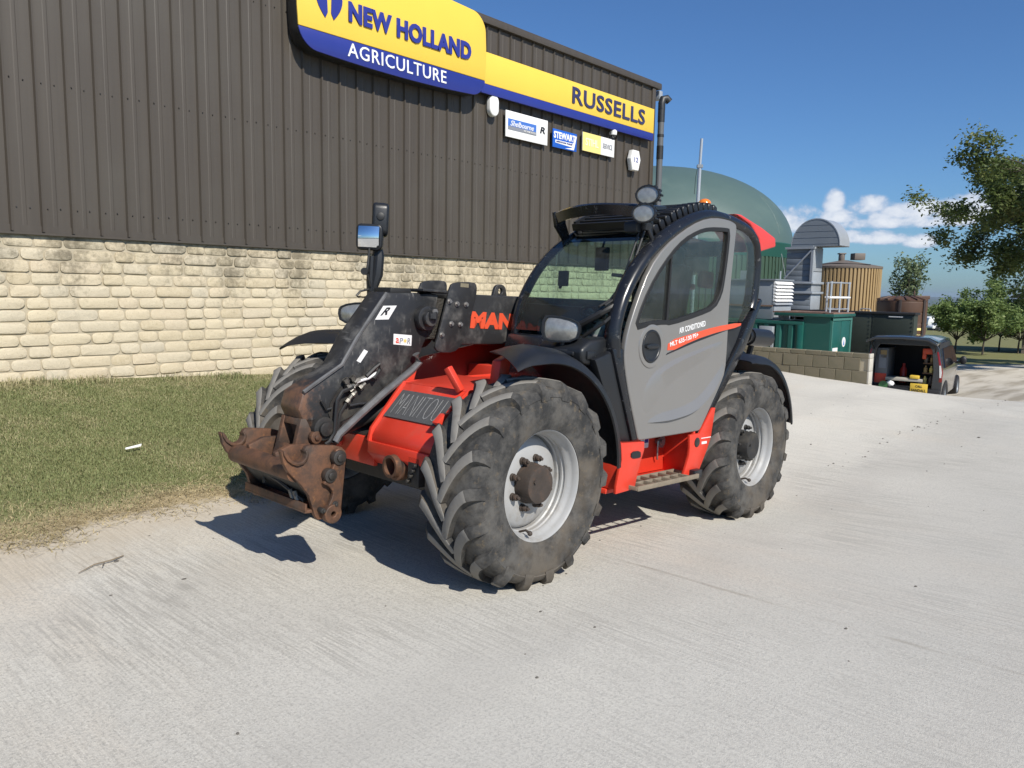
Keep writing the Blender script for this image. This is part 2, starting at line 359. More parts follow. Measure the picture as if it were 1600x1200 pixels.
m_lugtop = M('worn_dusty_tread_rubber', (.215, .203, .183), .12, 9, .92, spec=.12, dirt=(.12, .10, .08), dirt_amt=.28, dirt_scale=8, bmp=.2, bscale=60)
def make_rust():
    m, nt, b = newmat('rusty_worn_steel'); v = co(nt)
    n1 = noise(nt, v, 7, 8, .7); n2 = noise(nt, v, 26, 6, .65); n3 = noise(nt, v, 3, 3)
    c = mix(nt, ramp(nt, n1, .32, .68), (.050, .034, .026), (.165, .078, .042))
    c = mix(nt, ramp(nt, n2, .55, .75, 0, .7), c, (.27, .125, .05)); c = mix(nt, ramp(nt, n3, .55, .72, 0, .6), c, (.11, .085, .068))
    nt.links.new(c, b.inputs['Base Color']); b.inputs['Roughness'].default_value = .62; b.inputs['Metallic'].default_value = .25
    bump(nt, b, n2, .3, .004); return m
m_rust = make_rust()
def make_headpaint():
    m, nt, b = newmat('black_paint_worn_to_rust'); v = co(nt); n1 = noise(nt, v, 4.5, 8, .68); n2 = noise(nt, v, 18, 6, .7); n3 = noise(nt, co(nt, 'Object', (9, 1, 2)), 5, 5)
    c = mix(nt, ramp(nt, n1, .46, .72, 0, .8), (.021, .021, .022), (.135, .13, .12)); c = mix(nt, ramp(nt, n3, .60, .72, 0, .6), c, (.17, .165, .155))
    sx = N(nt, 'ShaderNodeSeparateXYZ'); nt.links.new(v, sx.inputs[0])
    f = ramp(nt, math_n(nt, 'ADD', sx.outputs['X'], math_n(nt, 'MULTIPLY', math_n(nt, 'SUBTRACT', n2, .5), .55)), .80, 1.02)
    rc = mix(nt, n2, (.06, .038, .028), (.19, .092, .05)); c = mix(nt, f, c, rc)
    c = mix(nt, ramp(nt, n2, .70, .78, 0, .6), c, (.16, .075, .04))
    nt.links.new(c, b.inputs['Base Color']); nt.links.new(math_n(nt, 'ADD', math_n(nt, 'MULTIPLY', n1, .3), .3), b.inputs['Roughness']); bump(nt, b, n2, .2, .003); return m
m_head = make_headpaint()
m_pin = M('dark_worn_pin', (.075, .068, .062), .4, 20, .45, metal=.6, dirt=(.13, .075, .045), dirt_amt=.35, dirt_scale=14)

# ---------------------------------------------------------------- ground
GP = np.array([(0,1.15,0),(0,-1.2,0),(-2.81,1.2,-.148),(-2.81,-1.2,-.145),(3.5,4,0),(3,0,.02),(6,8,0),(8,0,.08),
 (3,-6,.73),(1,-6,.655),(-2.25,-6,.513),(-6,-6,.36),(-12,-6,.1),(2,-1.9,.04),(0,-2.05,.03),(-3,-2.1,-.09),(1.2,-4,.34),(-2,-4,.2),
 (-6,1.2,-.08),(-6,-1.5,.0),(-8.5,-1,.17),(-11.5,-2.6,.27),(-11.4,-.62,.16),(-11.5,-1.6,.20),(-9.8,-2.2,.17),(-11.6,.09,.08),(-11.4,1.0,.06),(-7.1,2.56,0),(-4,4,-.04),(0,6,0),
 (-8,6,0),(-12,4,-.04),(-12.5,1.9,-.02),(-18,-1.6,-1.12),(-16,-1.2,-.98),(-20.5,-2.5,-1.2),(-19.2,.7,-.62),(-27.8,-1.3,-1.04),(-33.5,-2.5,-1.23),
 (-47.9,-6.1,-1.44),(-37,-4.5,-1.36),(-22,-12,-1.3),(-30,-15,-1.4),(-16,-8,-1.0),(-45,-30,-1.5),(-13.4,-3.5,-.75),(-25,8,-.7),(-10,15,0),(10,15,.1),
 (15,-2,.3),(10,-6,.9),(-14,-2.2,-.6)])
def tps(r2): return np.where(r2 > 1e-9, .5*r2*np.log(np.maximum(r2, 1e-9)), 0)
_n = len(GP); _A = np.zeros((_n+3, _n+3)); _d = ((GP[:, None, :2]-GP[None, :, :2])**2).sum(2)
_A[:_n, :_n] = tps(_d)+np.eye(_n)*.02; _A[:_n, _n] = 1; _A[:_n, _n+1:] = GP[:, :2]; _A[_n, :_n] = 1; _A[_n+1:, :_n] = GP[:, :2].T
_w = np.linalg.solve(_A, np.concatenate([GP[:, 2], np.zeros(3)]))
def hgt(x, y):
    x = np.atleast_1d(np.asarray(x, float)); y = np.atleast_1d(np.asarray(y, float)); out = np.empty(len(x))
    for i in range(0, len(x), 20000):
        X, Y = x[i:i+20000], y[i:i+20000]; r2 = (X[:, None]-GP[:, 0])**2+(Y[:, None]-GP[:, 1])**2
        out[i:i+20000] = tps(r2)@_w[:_n]+_w[_n]+_w[_n+1]*X+_w[_n+2]*Y
    r = np.hypot(x-CAMP.x, y-CAMP.y); far = np.interp(r, [0, 45, 75, 135, 260, 700, 2500], [-1.4, -1.5, -1.9, -3.0, -14, -48, -62])
    t = np.clip((r-38)/22, 0, 1); t = t*t*(3-2*t); near = np.clip(out, -2.0, 1.5)
    return near*(1-t)+far*t
def h1(x, y): return float(hgt(x, y)[0])
def lawn_sd(x, y):
    near = np.minimum(-1.9-.05*np.sin(x*1.7)-y, np.minimum(x+9.2, 12-x))
    X = (x-CAMP.x)*rgt0.x+(y-CAMP.y)*rgt0.y; Y = (x-CAMP.x)*FX+(y-CAMP.y)*FY
    return np.maximum(near, np.minimum(Y-36-.12*(X-20), X-4))
def B2W(X, Y, Z=0): return Vector((CAMP.x+rgt0.x*X+FX*Y, CAMP.y+rgt0.y*X+FY*Y, Z))
NA = 540; rad = np.concatenate([[0], np.geomspace(.25, 26, 230), np.geomspace(26.5, 14000, 110)])
aa = np.arange(NA)*2*math.pi/NA; gx = (CAMP.x-1.5+np.outer(rad, np.cos(aa))).ravel(); gy = (CAMP.y-1.5+np.outer(rad, np.sin(aa))).ravel()
gz = hgt(gx, gy); sdv = lawn_sd(gx, gy)
gm = bpy.data.meshes.new('ground'); nr = len(rad); gm.vertices.add(len(gx)); gm.vertices.foreach_set('co', np.stack([gx, gy, gz], 1).ravel())
I, J = np.meshgrid(np.arange(nr-1), np.arange(NA), indexing='ij'); J2 = (J+1) % NA
fq = np.stack([I*NA+J, (I+1)*NA+J, (I+1)*NA+J2, I*NA+J2], -1).reshape(-1, 4)
gm.loops.add(fq.size); gm.loops.foreach_set('vertex_index', fq.ravel().astype(np.int32)); gm.polygons.add(len(fq)); gm.polygons.foreach_set('loop_start', np.arange(0, fq.size, 4, dtype=np.int32)); gm.update(calc_edges=True)
gm.validate()
at = gm.attributes.new('lawn', 'FLOAT', 'POINT'); at.data.foreach_set('value', sdv.astype(np.float32))
rr_ = np.hypot(gx-CAMP.x, gy-CAMP.y); _pl = np.array([(-5.164,1.053),(-7.253,1.204),(-8.134,1.328),(-11.149,1.589),(-15.985,1.198)]); _a, _b = _pl[0], _pl[-1]; _t = (_b-_a)/np.linalg.norm(_b-_a)
slab = (gx-_a[0])*(-_t[1])+(gy-_a[1])*_t[0]; slab = slab*np.sign((-11-_a[0])*(-_t[1])+(0-_a[1])*_t[0]); slab += .12*np.sin(3*gx)+.1*np.sin(5.1*gy+1)
at = gm.attributes.new('slab', 'FLOAT', 'POINT'); at.data.foreach_set('value', np.where(gx < -3.5, slab, -9).astype(np.float32))
at = gm.attributes.new('dist', 'FLOAT', 'POINT'); at.data.foreach_set('value', rr_.astype(np.float32))
def make_ground():
    m, nt, b = newmat('brushed_concrete_yard'); vw = co(nt, 'World')
    la = N(nt, 'ShaderNodeAttribute', attribute_name='lawn').outputs['Fac']; di = N(nt, 'ShaderNodeAttribute', attribute_name='dist').outputs['Fac']
    n_big = noise(nt, vw, .35, 5, .6); n_mid = noise(nt, vw, 1.6, 6, .65); n_f = noise(nt, vw, 70, 5, .75); n_ff = noise(nt, vw, 210, 2, .6)
    c = mix(nt, ramp(nt, n_big, .35, .65), (.52, .497, .440), (.62, .592, .522))
    c = mix(nt, ramp(nt, n_mid, .45, .75, 0, .5), c, (.66, .63, .55)); c = mix(nt, ramp(nt, noise(nt, co(nt, 'World', (.5, .16, 1)), 1.3, 6, .6), .52, .74, 0, .5), c, (.60, .51, .40)); c = mix(nt, ramp(nt, noise(nt, co(nt, 'World', (.3, .9, 1)), .9, 5, .6), .55, .7, 0, .45), c, (.44, .43, .40))
    c = mix(nt, ramp(nt, noise(nt, co(nt, 'World', (1, .4, 1)), 2.3, 5, .6), .55, .8, 0, .35), c, (.36, .34, .305))
    # tamped ridges running across the yard, worn away in patches
    wv = N(nt, 'ShaderNodeTexWave', wave_type='BANDS', bands_direction='X', i_Scale=9.0, i_Distortion=1.6, i_Detail=2, i_Detail_Scale=1.2)
    nt.links.new(co(nt, 'World', (1, .25, 1)), wv.inputs['Vector'])
    wear = ramp(nt, noise(nt, vw, .8, 4), .38, .66, .12, 1)
    rid = math_n(nt, 'MULTIPLY', wv.outputs['Fac'], wear)
    c = mix(nt, math_n(nt, 'MULTIPLY', ramp(nt, rid, .15, .95, 0, .10), 1), c, (.33, .31, .28))
    lin = noise(nt, co(nt, 'World', (26, 1.1, 1)), 2.0, 4, .65); c = mix(nt, math_n(nt, 'MULTIPLY', ramp(nt, lin, .44, .60, 0, .75), wear), c, (.34, .32, .28))
    # speckle of exposed fines
    c = mix(nt, ramp(nt, n_f, .47, .65, 0, .68), c, (.28, .265, .235)); c = mix(nt, ramp(nt, noise(nt, vw, 38, 5, .7), .48, .66, 0, .38), c, (.36, .345, .31)); c = mix(nt, ramp(nt, n_ff, .54, .70, 0, .6), c, (.78, .75, .67))
    # worn grey wheel tracks on the right of the yard, pale dust towards the verge
    sp = N(nt, 'ShaderNodeSeparateXYZ'); nt.links.new(vw, sp.inputs[0])
    grey = math_n(nt, 'ADD', sp.outputs['Y'], math_n(nt, 'MULTIPLY', math_n(nt, 'SUBTRACT', n_big, .5), 3))
    c = mix(nt, ramp(nt, grey, .2, 2.8, 0, .40), c, (.43, .42, .39))
    dst = math_n(nt, 'ADD', la, math_n(nt, 'MULTIPLY', math_n(nt, 'SUBTRACT', n_mid, .5), 1.6))
    c = mix(nt, ramp(nt, dst, -1.3, 0, 0, .7), c, (.47, .40, .30))
    sl = N(nt, 'ShaderNodeAttribute', attribute_name='slab').outputs['Fac']; c = mix(nt, ramp(nt, math_n(nt, 'ADD', sl, math_n(nt, 'MULTIPLY', math_n(nt, 'SUBTRACT', n_mid, .5), .5)), -.05, .15, 0, .42), c, (.62, .59, .52))
    jt = math_n(nt, 'ABSOLUTE', math_n(nt, 'ADD', math_n(nt, 'ADD', sp.outputs['X'], .80), math_n(nt, 'MULTIPLY', math_n(nt, 'SUBTRACT', n_mid, .5), .10))); c = mix(nt, math_n(nt, 'MULTIPLY', ramp(nt, jt, .004, .030, .45, 0), ramp(nt, noise(nt, vw, 1.9, 3), .38, .6)), c, (.25, .22, .175))
    ol = ramp(nt, noise(nt, vw, .9, 3, .5), .70, .78, 0, .45); c = mix(nt, ol, c, (.25, .235, .21))
    tk_ = math_n(nt, 'ADD', math_n(nt, 'SINE', math_n(nt, 'MULTIPLY', math_n(nt, 'ADD', sp.outputs['Y'], math_n(nt, 'MULTIPLY', n_big, 1.5)), 3.3)), math_n(nt, 'MULTIPLY', n_mid, .8)); c = mix(nt, ramp(nt, tk_, .9, 1.5, 0, .22), c, (.38, .36, .325))
    # earth tracks beyond the crest
    rut = ramp(nt, math_n(nt, 'ADD', math_n(nt, 'MULTIPLY', sp.outputs['X'], -1), math_n(nt, 'MULTIPLY', n_mid, 4)), 14.5, 18, 0, 1)
    cd_ = mix(nt, ramp(nt, noise(nt, co(nt, 'World', (.25, 1.2, 1)), 1.4, 5), .4, .65), (.58, .53, .44), (.33, .285, .215)); c = mix(nt, math_n(nt, 'MULTIPLY', rut, .85), c, cd_)
    # lawn soil and far fields
    lw = math_n(nt, 'ADD', la, math_n(nt, 'MULTIPLY', math_n(nt, 'SUBTRACT', noise(nt, vw, 7, 6, .7), .5), .5))
    straw = mix(nt, n_f, (.50, .41, .26), (.33, .265, .155)); c = mix(nt, ramp(nt, lw, -.10, .05), c, straw)
    gr = mix(nt, noise(nt, vw, 5, 6, .7), (.13, .145, .055), (.23, .215, .10)); gr = mix(nt, ramp(nt, noise(nt, vw, 1.1, 4), .5, .75, 0, .6), gr, (.23, .20, .11))
    c = mix(nt, ramp(nt, lw, .12, .5), c, gr)
    vo = N(nt, 'ShaderNodeTexVoronoi', i_Scale=.0035); nt.links.new(vw, vo.inputs['Vector'])
    fld = N(nt, 'ShaderNodeValToRGB'); ee = fld.color_ramp.elements; ee[0].color = (.035, .055, .02, 1); ee[1].color = (.16, .15, .06, 1); q = ee.new(.5); q.color = (.07, .10, .03, 1)
    se = N(nt, 'ShaderNodeSeparateColor'); nt.links.new(vo.outputs['Color'], se.inputs[0]); nt.links.new(se.outputs[0], fld.inputs[0])
    fc = mix(nt, ramp(nt, noise(nt, vw, .012, 6, .7), .5, .6, 0, .9), fld.outputs[0], (.022, .035, .016))
    c = mix(nt, ramp(nt, di, 90, 190), c, fc)
    nt.links.new(c, b.inputs['Base Color']); b.inputs['Roughness'].default_value = .93; b.inputs['Specular IOR Level'].default_value = .15
    h = math_n(nt, 'ADD', math_n(nt, 'MULTIPLY', rid, .12), math_n(nt, 'ADD', math_n(nt, 'MULTIPLY', n_f, .55), math_n(nt, 'MULTIPLY', n_ff, .2))); h = math_n(nt, 'ADD', h, math_n(nt, 'MULTIPLY', lin, -.6)); bump(nt, b, h, .58, .012); return m
tag(mesh_obj('ground', gm, make_ground(), smooth=80), kind='structure')
# distant ridge lines
def ridge(name, r, base, top, seed, col):
    mb = MB(); n = 360
    for i in range(n):
        a = 2*math.pi*i/n
        hz = top*(.62+.38*mnoise.noise((math.cos(a)*2.2+seed, math.sin(a)*2.2, seed))+.10*mnoise.noise((math.cos(a)*11, math.sin(a)*11, seed)))
        ca, sa = math.cos(a), math.sin(a)
        mb.v += [Vector((CAMP.x+ca*(r-1400), CAMP.y+sa*(r-1400), base-3)), Vector((CAMP.x+ca*(r-500), CAMP.y+sa*(r-500), base+hz*.6)), Vector((CAMP.x+ca*r, CAMP.y+sa*r, base+hz)), Vector((CAMP.x+ca*(r+1500), CAMP.y+sa*(r+1500), base-3))]
    for i in range(n):
        j = (i+1) % n
        for k in range(3): mb.f.append([i*4+k, j*4+k, j*4+k+1, i*4+k+1]); mb.m.append(0)
    tag(mb.build(name, col, smooth=80), kind='structure')
m_hill = M('wooded_hill', (.045, .065, .03), .3, .002, .95)
ridge('hills', 8200, -62, 62, 3.1, m_hill); ridge('hills', 11500, -62, 98, 8.4, m_hill)

# ---------------------------------------------------------------- grass and straw
def blades(name, n, xr, yr, lo, hi, wid, lean, mat, keep, flat=0.):
    x = rng.uniform(*xr, n); y = rng.uniform(*yr, n); k = keep(x, y); x, y = x[k], y[k]; n = len(x); z = hgt(x, y)
    a = rng.uniform(0, 2*math.pi, n); L = rng.uniform(lo, hi, n)*(.7+.6*rng.random(n)); w = wid*(.6+.8*rng.random(n)); ln = lean*(.3+rng.random(n))
    d = np.stack([np.cos(a), np.sin(a)], 1); s = np.stack([-np.sin(a), np.cos(a)], 1)
    up = 1-flat
    P = np.empty((n, 5, 3)); mx_, my_ = d[:, 0]*ln*L*.35, d[:, 1]*ln*L*.35; tx, ty = d[:, 0]*ln*L*1.1, d[:, 1]*ln*L*1.1
    P[:, 0] = np.stack([x-s[:, 0]*w/2, y-s[:, 1]*w/2, z-.004], 1); P[:, 1] = np.stack([x+s[:, 0]*w/2, y+s[:, 1]*w/2, z-.004], 1)
    P[:, 2] = np.stack([x+mx_+s[:, 0]*w*.4, y+my_+s[:, 1]*w*.4, z+L*.6*up+.004], 1); P[:, 3] = np.stack([x+mx_-s[:, 0]*w*.4, y+my_-s[:, 1]*w*.4, z+L*.6*up+.004], 1)
    P[:, 4] = np.stack([x+tx, y+ty, z+L*.95*up*rng.uniform(.5, 1, n)+.004], 1)
    me = bpy.data.meshes.new(name); me.vertices.add(n*5); me.vertices.foreach_set('co', P.ravel())
    b = (np.arange(n)*5)[:, None]; lp = np.concatenate([b+[0, 1, 2, 3], b+[3, 2, 4]], 1).astype(np.int32)
    me.loops.add(n*7); me.loops.foreach_set('vertex_index', lp.ravel()); me.polygons.add(n*2)
    me.polygons.foreach_set('loop_start', np.stack([np.arange(n)*7, np.arange(n)*7+4], 1).ravel().astype(np.int32)); me.update(calc_edges=True)
    at = me.attributes.new('tone', 'FLOAT', 'POINT'); at.data.foreach_set('value', np.repeat(rng.random(n), 5).astype(np.float32))
    return tag(mesh_obj(name, me, mat, smooth=0), kind='stuff')
def make_grass(name, cols, dry, dry_lo=.53):
    m, nt, b = newmat(name); t = N(nt, 'ShaderNodeAttribute', attribute_name='tone').outputs['Fac']; vw = co(nt, 'World')
    rp = N(nt, 'ShaderNodeValToRGB'); e = rp.color_ramp.elements; e[0].color = (*cols[0], 1); e[1].color = (*cols[2], 1); q = e.new(.5); q.color = (*cols[1], 1); nt.links.new(t, rp.inputs[0])
    sg_ = N(nt, 'ShaderNodeSeparateXYZ'); nt.links.new(vw, sg_.inputs[0])
    f = ramp(nt, math_n(nt, 'ADD', math_n(nt, 'ADD', noise(nt, vw, 1.3, 6, .7), ramp(nt, sg_.outputs['Y'], -5.95, -5.2, .2, 0)), math_n(nt, 'MULTIPLY', math_n(nt, 'SUBTRACT', t, .5), .35)), dry_lo, dry_lo+.22, 0, .92)
    c = mix(nt, f, rp.outputs[0], dry)
    nt.links.new(c, b.inputs['Base Color']); b.inputs['Roughness'].default_value = .7; b.inputs['Specular IOR Level'].default_value = .25; return m
m_grass = make_grass('verge_grass', [(.145, .175, .065), (.185, .212, .085), (.245, .255, .12)], (.40, .345, .20))
m_straw = make_grass('dry_straw', [(.32, .26, .14), (.50, .41, .23), (.66, .56, .34)], (.28, .22, .12))
edge = lambda x, y: lawn_sd(x, y)+.22*np.sin(x*5.3+1)*np.sin(x*2.1+y*3)
tag(blades('grass', 400000, (-5.2, 3.3), (-5.97, -1.8), .009, .026, .0034, 1.2, m_grass, lambda x, y: edge(x, y) > rng.uniform(.05, .75, len(x))), None)
blades('wall_tufts', 9000, (-5.5, 3.4), (-5.99, -5.72), .04, .10, .005, .7, m_grass, lambda x, y: np.sin(x*3.1)+np.sin(x*7.7+2)+rng.normal(0, .8, len(x)) > .4)
blades('grass_tufts', 40000, (-5.2, 3.3), (-5.8, -2.1), .02, .045, .0036, 1.0, m_grass, lambda x, y: (np.sin(x*4.1+y*2.3)*np.sin(y*5.2-x*1.7+1)+.5*np.sin(x*9.3-y*6.1)+rng.normal(0, .25, len(x)) > .75) & (edge(x, y) > .3))
blades('straw', 60000, (-4, 3.4), (-3.1, -1.45), .05, .13, .005, 1.1, m_straw, lambda x, y: np.abs(edge(x, y)-.10) < rng.uniform(0, 1, len(x))**1.6*.5, flat=.82)

# ---------------------------------------------------------------- warehouse
WX0, WX1, WY, ST, TOPZ = 6.0, -12.36, -6.0, 2.32, 6.56
wh = thing('warehouse', 'dark brown clad farm warehouse with cream stone base wall behind the telehandler', 'building', (WX1, WY, 0))
O_ = (WX1, WY, 0)
mb = MB(O_); mb.bb((WX1+.05, WY-.025, -1.5), (WX0, WY-.30, ST)); mb.build('mortar_wall', m_mortar, wh)
mb = MB(O_); mb.bb((WX1+.03, WY-.34, -1.5), (WX0, -22, TOPZ-.03)); mb.build('inner_shell', m_clad, wh)
# cladding sheets between ribs, each a pan with its raised rib
PIT = .3157; RIB0 = .485
def panel(w, name):
    z0, z1 = ST+.03, TOPZ-.11; y0 = -.03
    prof = [(0, y0), (w*.42, y0), (w*.45, y0+.004), (w*.55, y0+.004), (w*.58, y0), (w-.040, y0), (w-.034, y0+.032), (w-.014, y0+.034), (w-.001, y0)]
    mb = MB(); n = len(prof)
    pts = prof+[(p[0], p[1]-.012) for p in prof[::-1]]
    mb.prism([(p[0], p[1]) for p in pts], 'z', z0, z1); return mb.mesh(name)
pm = panel(PIT, 'cladding_panel'); k0 = int((WX1-RIB0)/PIT); first = None
mb = MB(O_); mb.bb((WX1+.02, WY-.045, ST+.03), (WX1+.28, WY-.031, TOPZ-.11)); mb.build('cladding_panel', m_clad, wh)
xs = [RIB0+k*PIT for k in range(int((WX1-RIB0)/PIT), int((WX0-RIB0)/PIT)) ]
for x in xs:
    if first is None: first = o = mesh_obj('cladding_panel', pm, m_clad, wh, smooth=0)
    else: o = inst(first)
    o.location = (x-O_[0], 0, 0)
mb = MB(O_)
for x in xs:
    for z in (2.62, 4.02, 5.62):
        for q in (.10, .235): mb.cyl((x+q, WY-.03, z+random.uniform(-.015, .015)), (x+q, WY-.018, z), .0065, 6)
tag(mb.build('cladding_screws', m_hose, wh), kind='stuff')
mb = MB(O_); mb.bb((WX1, WY-.08, ST-.005), (WX0, WY+.035, ST+.018)); mb.bb((WX1, WY-.035, ST+.018), (WX0, WY-.022, ST+.10)); mb.build('base_flashing', m_clad, wh)
mb = MB(O_); mb.bb((WX1-.22, WY-.10, TOPZ-.105), (WX0, WY+.05, TOPZ+.01)); mb.bb((WX1-.24, WY-.25, TOPZ+.01), (WX0, WY+.03, TOPZ+.035)); mb.build('eaves_trim', m_clad, wh, bevel=.006)
mb = MB(O_); mb.bb((WX1-.03, WY-.14, ST+.03), (WX1+.10, WY+.018, TOPZ-.11)); mb.build('corner_trim', m_clad, wh, bevel=.006)
# gutter end and downpipe at the far corner
mb = MB(O_); mb.bb((WX1-.38, WY-.34, 6.26), (WX1-.245, WY-.02, 6.46)); mb.build('gutter_end', m_galv, wh, bevel=.01)
PXX, PYY = WX1-.11, WY+.13
mb = MB(O_); mb.tube([(PXX-.16, PYY+.10, 6.17), (PXX-.10, PYY+.06, 6.24), (PXX-.03, PYY+.01, 6.22), (PXX, PYY, 6.12), (PXX, PYY, 5.98)], .085, 12); mb.cyl((PXX, PYY, 6.12), (PXX, PYY, 5.70), .082, 14)
dp_ = mb.build('downpipe', M('black_pipe', (.02, .022, .025), .2, 5, .45), wh)
mb = MB(O_); mb.cyl((PXX, PYY, 5.7), (PXX, PYY, -.3), .073, 16); mb.build('pipe_length', M('grey_pipe', (.10, .105, .11), .05, 4, .5), dp_)
mb = MB(O_)
for z in (5.36, 4.86, 3.3): mb.cyl((PXX, PYY, z), (PXX, PYY, z+(.30 if z == 4.86 else .06)), .080, 16)
mb.build('pipe_collar', m_hose, dp_)
# stone courses
def stone_mesh(L, H, seed):
    r_ = random.Random(seed); mb = MB(); pts = []
    cr = [.030+.034*r_.random() for _ in range(4)]
    for (cx, cz, a), c_ in zip(((L/2, H/2, 0), (-L/2, H/2, 90), (-L/2, -H/2, 180), (L/2, -H/2, 270)), cr):
        for t in (0, 45, 90):
            ang = R(a+t); sx, sz = (1 if cx > 0 else -1), (1 if cz > 0 else -1)
            pts.append(((cx-sx*c_)+c_*math.cos(ang)+r_.uniform(-.004, .004), (cz-sz*c_*.8)+c_*.8*math.sin(ang)+r_.uniform(-.003, .003)))
    rings = [(1, -.06), (1, -.012), (.962, .002), (.80, .006)]; n = 12; vs = []
    for s_, d in rings:
        for (x, z) in pts:
            kx = 1-(1-s_)*H/L*.9; vs.append((x*kx, d+(r_.uniform(-.003, .003) if d > -.05 else 0), z*s_))
    b = len(vs); vs.append((r_.uniform(-.04, .04)*L, .006+r_.uniform(-.003, .004), r_.uniform(-.02, .02)))
    fs = [(i*n+j, i*n+(j+1) % n, (i+1)*n+(j+1) % n, (i+1)*n+j) for i in range(3) for j in range(n)]+[(3*n+j, 3*n+(j+1) % n, b) for j in range(n)]
    mb.add(vs, fs); return mb.mesh('stone_block')
CH = .1415; GAP = .013; LENS = (.245, .31, .46)
SM = {l: [stone_mesh(l-GAP, CH-GAP, int(l*1000)+i) for i in range(6)] for l in LENS}
for l in SM:
    for me in SM[l]: me.materials.append(m_stone); me.polygons.foreach_set('use_smooth', np.ones(len(me.polygons), bool)); me.set_sharp_from_angle(angle=R(50))
st = []; pat = [.46, .245, .31, .46, .245, .31, .31]
for c_ in range(-3, 13):
    zc = ST-.008-CH*(12-c_)-CH/2; x = 2.6+(.22 if c_ % 2 else 0)+random.uniform(-.04, .04); i = (c_ % 2)*2
    while x > WX1+.25:
        l = pat[i % 7] if random.random() < .8 else random.choice(LENS); i += 1
        xc = x-l/2; x -= l
        if zc > h1(xc, WY)-.12: st.append((xc, zc, l))
st.sort(key=lambda s: -s[0]); rest = MB(O_)
keep = [s for s in st if s[0] < 1.75][:300]; ks = set(keep)
for (xc, zc, l) in st:
    me = random.choice(SM[l]); dy = random.uniform(-.008, .006); rzx = random.uniform(-.012, .012)
    if (xc, zc, l) in ks:
        o = bpy.data.objects.new('stone_block', me); COL.objects.link(o); o.parent = wh; o.location = (xc-O_[0], dy-.015, zc); o.rotation_euler = (random.uniform(-.02, .02), rzx, 0)
        if random.random() < .5: o.scale = (-1, 1, 1)
    else: rest.add([(v.co.x+xc, v.co.y+WY+dy-.015, v.co.z+zc) for v in me.vertices], [list(p.vertices) for p in me.polygons])
tag(rest.build('stone_courses', m_stone, wh, smooth=50), kind='stuff')

# ---------------------------------------------------------------- signs on the warehouse
def wall_pt(p, y): return (p[0], y, p[1])
def quad(pts, y): return [wall_pt(p, y) for p in pts]
BY = -5.72
outl = [(-2.503,5.734),(-2.600,5.662),(-2.628,5.281),(-2.719,5.139),(-2.919,5.087),(-3.723,5.054),(-4.681,5.044),(-5.749,5.081),(-6.218,5.156),(-6.341,5.276),(-6.385,5.476),(-6.361,5.916),(-6.264,6.102),(-5.973,6.165)]
xl, xr = max(p[0] for p in outl), min(p[0] for p in outl); zb = min(p[1] for p in outl); zt = max(p[1] for p in outl)
band = [(-2.628,5.297),(-3.726,5.413),(-5.196,5.437),(-6.339,5.382)]; zmid = sum(p[1] for p in band)/4
def bulge_outline(x0, x1, z0, z1, r, b=.06, n=8):
    pts = rrect(x0, z0, x1, z1, r, n); o = []; cx, cz = (x0+x1)/2, (z0+z1)/2; hw, hh = abs(x1-x0)/2, abs(z1-z0)/2
    pts2 = []
    for i in range(len(pts)):
        a, c_ = pts[i], pts[(i+1) % len(pts)]; k = max(1, int(math.hypot(a[0]-c_[0], a[1]-c_[1])/.25))
        for j in range(k): pts2.append((a[0]+(c_[0]-a[0])*j/k, a[1]+(c_[1]-a[1])*j/k))
    for (x, z) in pts2:
        u, v = (x-cx)/hw, (z-cz)/hh
        o.append((x+b*u*(1-v*v), z+b*1.2*v*(1-u*u)))
    return o
sg = thing('dealer_sign', 'big rounded yellow and blue illuminated dealer sign high on the brown warehouse wall', 'sign', (xl, BY, zb))
SO = (xl, BY, zb); ZT = 6.46; XR = -6.49; XL = -2.74; ZB = zb+.07
ol = bulge_outline(XR+.05, XL-.05, ZB, ZT, .27, .05)
def clip_z(pts, z, above):
    o = []; n = len(pts)
    for i in range(n):
        a, b_ = pts[i], pts[(i+1) % n]; ia, ib = (a[1] > z) == above, (b_[1] > z) == above
        if ia: o.append(a)
        if ia != ib: t = (z-a[1])/(b_[1]-a[1]); o.append((a[0]+t*(b_[0]-a[0]), z))
    return o
mb = MB(SO); mb.prism(ol, 'y', WY+.03, BY-.03); mb.build('sign_box', m_hose, sg, bevel=.008)
mb = MB(SO); mb.prism(clip_z(ol, zmid+.002, True), 'y', BY-.03, BY); mb.build('yellow_face', m_yellow, sg, bevel=.012)
mb = MB(SO); mb.prism(clip_z(ol, zmid-.002, False), 'y', BY-.03, BY); mb.build('blue_band', m_blue, sg, bevel=.012)
def sub_org(o, org):
    for v in o.data.vertices: v.co -= Vector(org)
    return o
def wtext(name, s, pts, y, mat, parent, org, ext=.004, off=0., **k): return sub_org(lettering(name, s, quad(pts, y), (0, 1, 0), mat, parent, ext, off, **k), org)
def level(pts):  # make the lettering box square on the wall
    (x0, z0), (x1, z1), (x2, z2) = pts; zb_ = (z0+z1)/2; return [(x0, zb_), (x1, zb_), (x0, zb_+(z2-z0))]
wtext('lettering', 'NEW HOLLAND', level([(-3.591,5.604),(-6.102,5.658),(-3.606,5.893)]), BY, m_bluetext, sg, SO, .012, .045, spacing=1.06)
wtext('lettering', 'AGRICULTURE', level([(-3.575,5.135),(-5.544,5.159),(-3.657,5.333)]), BY, m_white, sg, SO, .004, .004, spacing=1.08)
def leaf(cx, cz, s, flip):
    pts = []
    for t in range(13): a = t/12; pts.append((flip*s*(.06+.30*math.sin(math.pi*min(1, a*.9+.06))), s*(a*.95-.55)))
    for t in range(13): a = 1-t/12; pts.append((flip*s*(.05+.02*a), s*(a*.55-.42-.08*a)))
    return [(cx+x, cz+z) for x, z in pts]
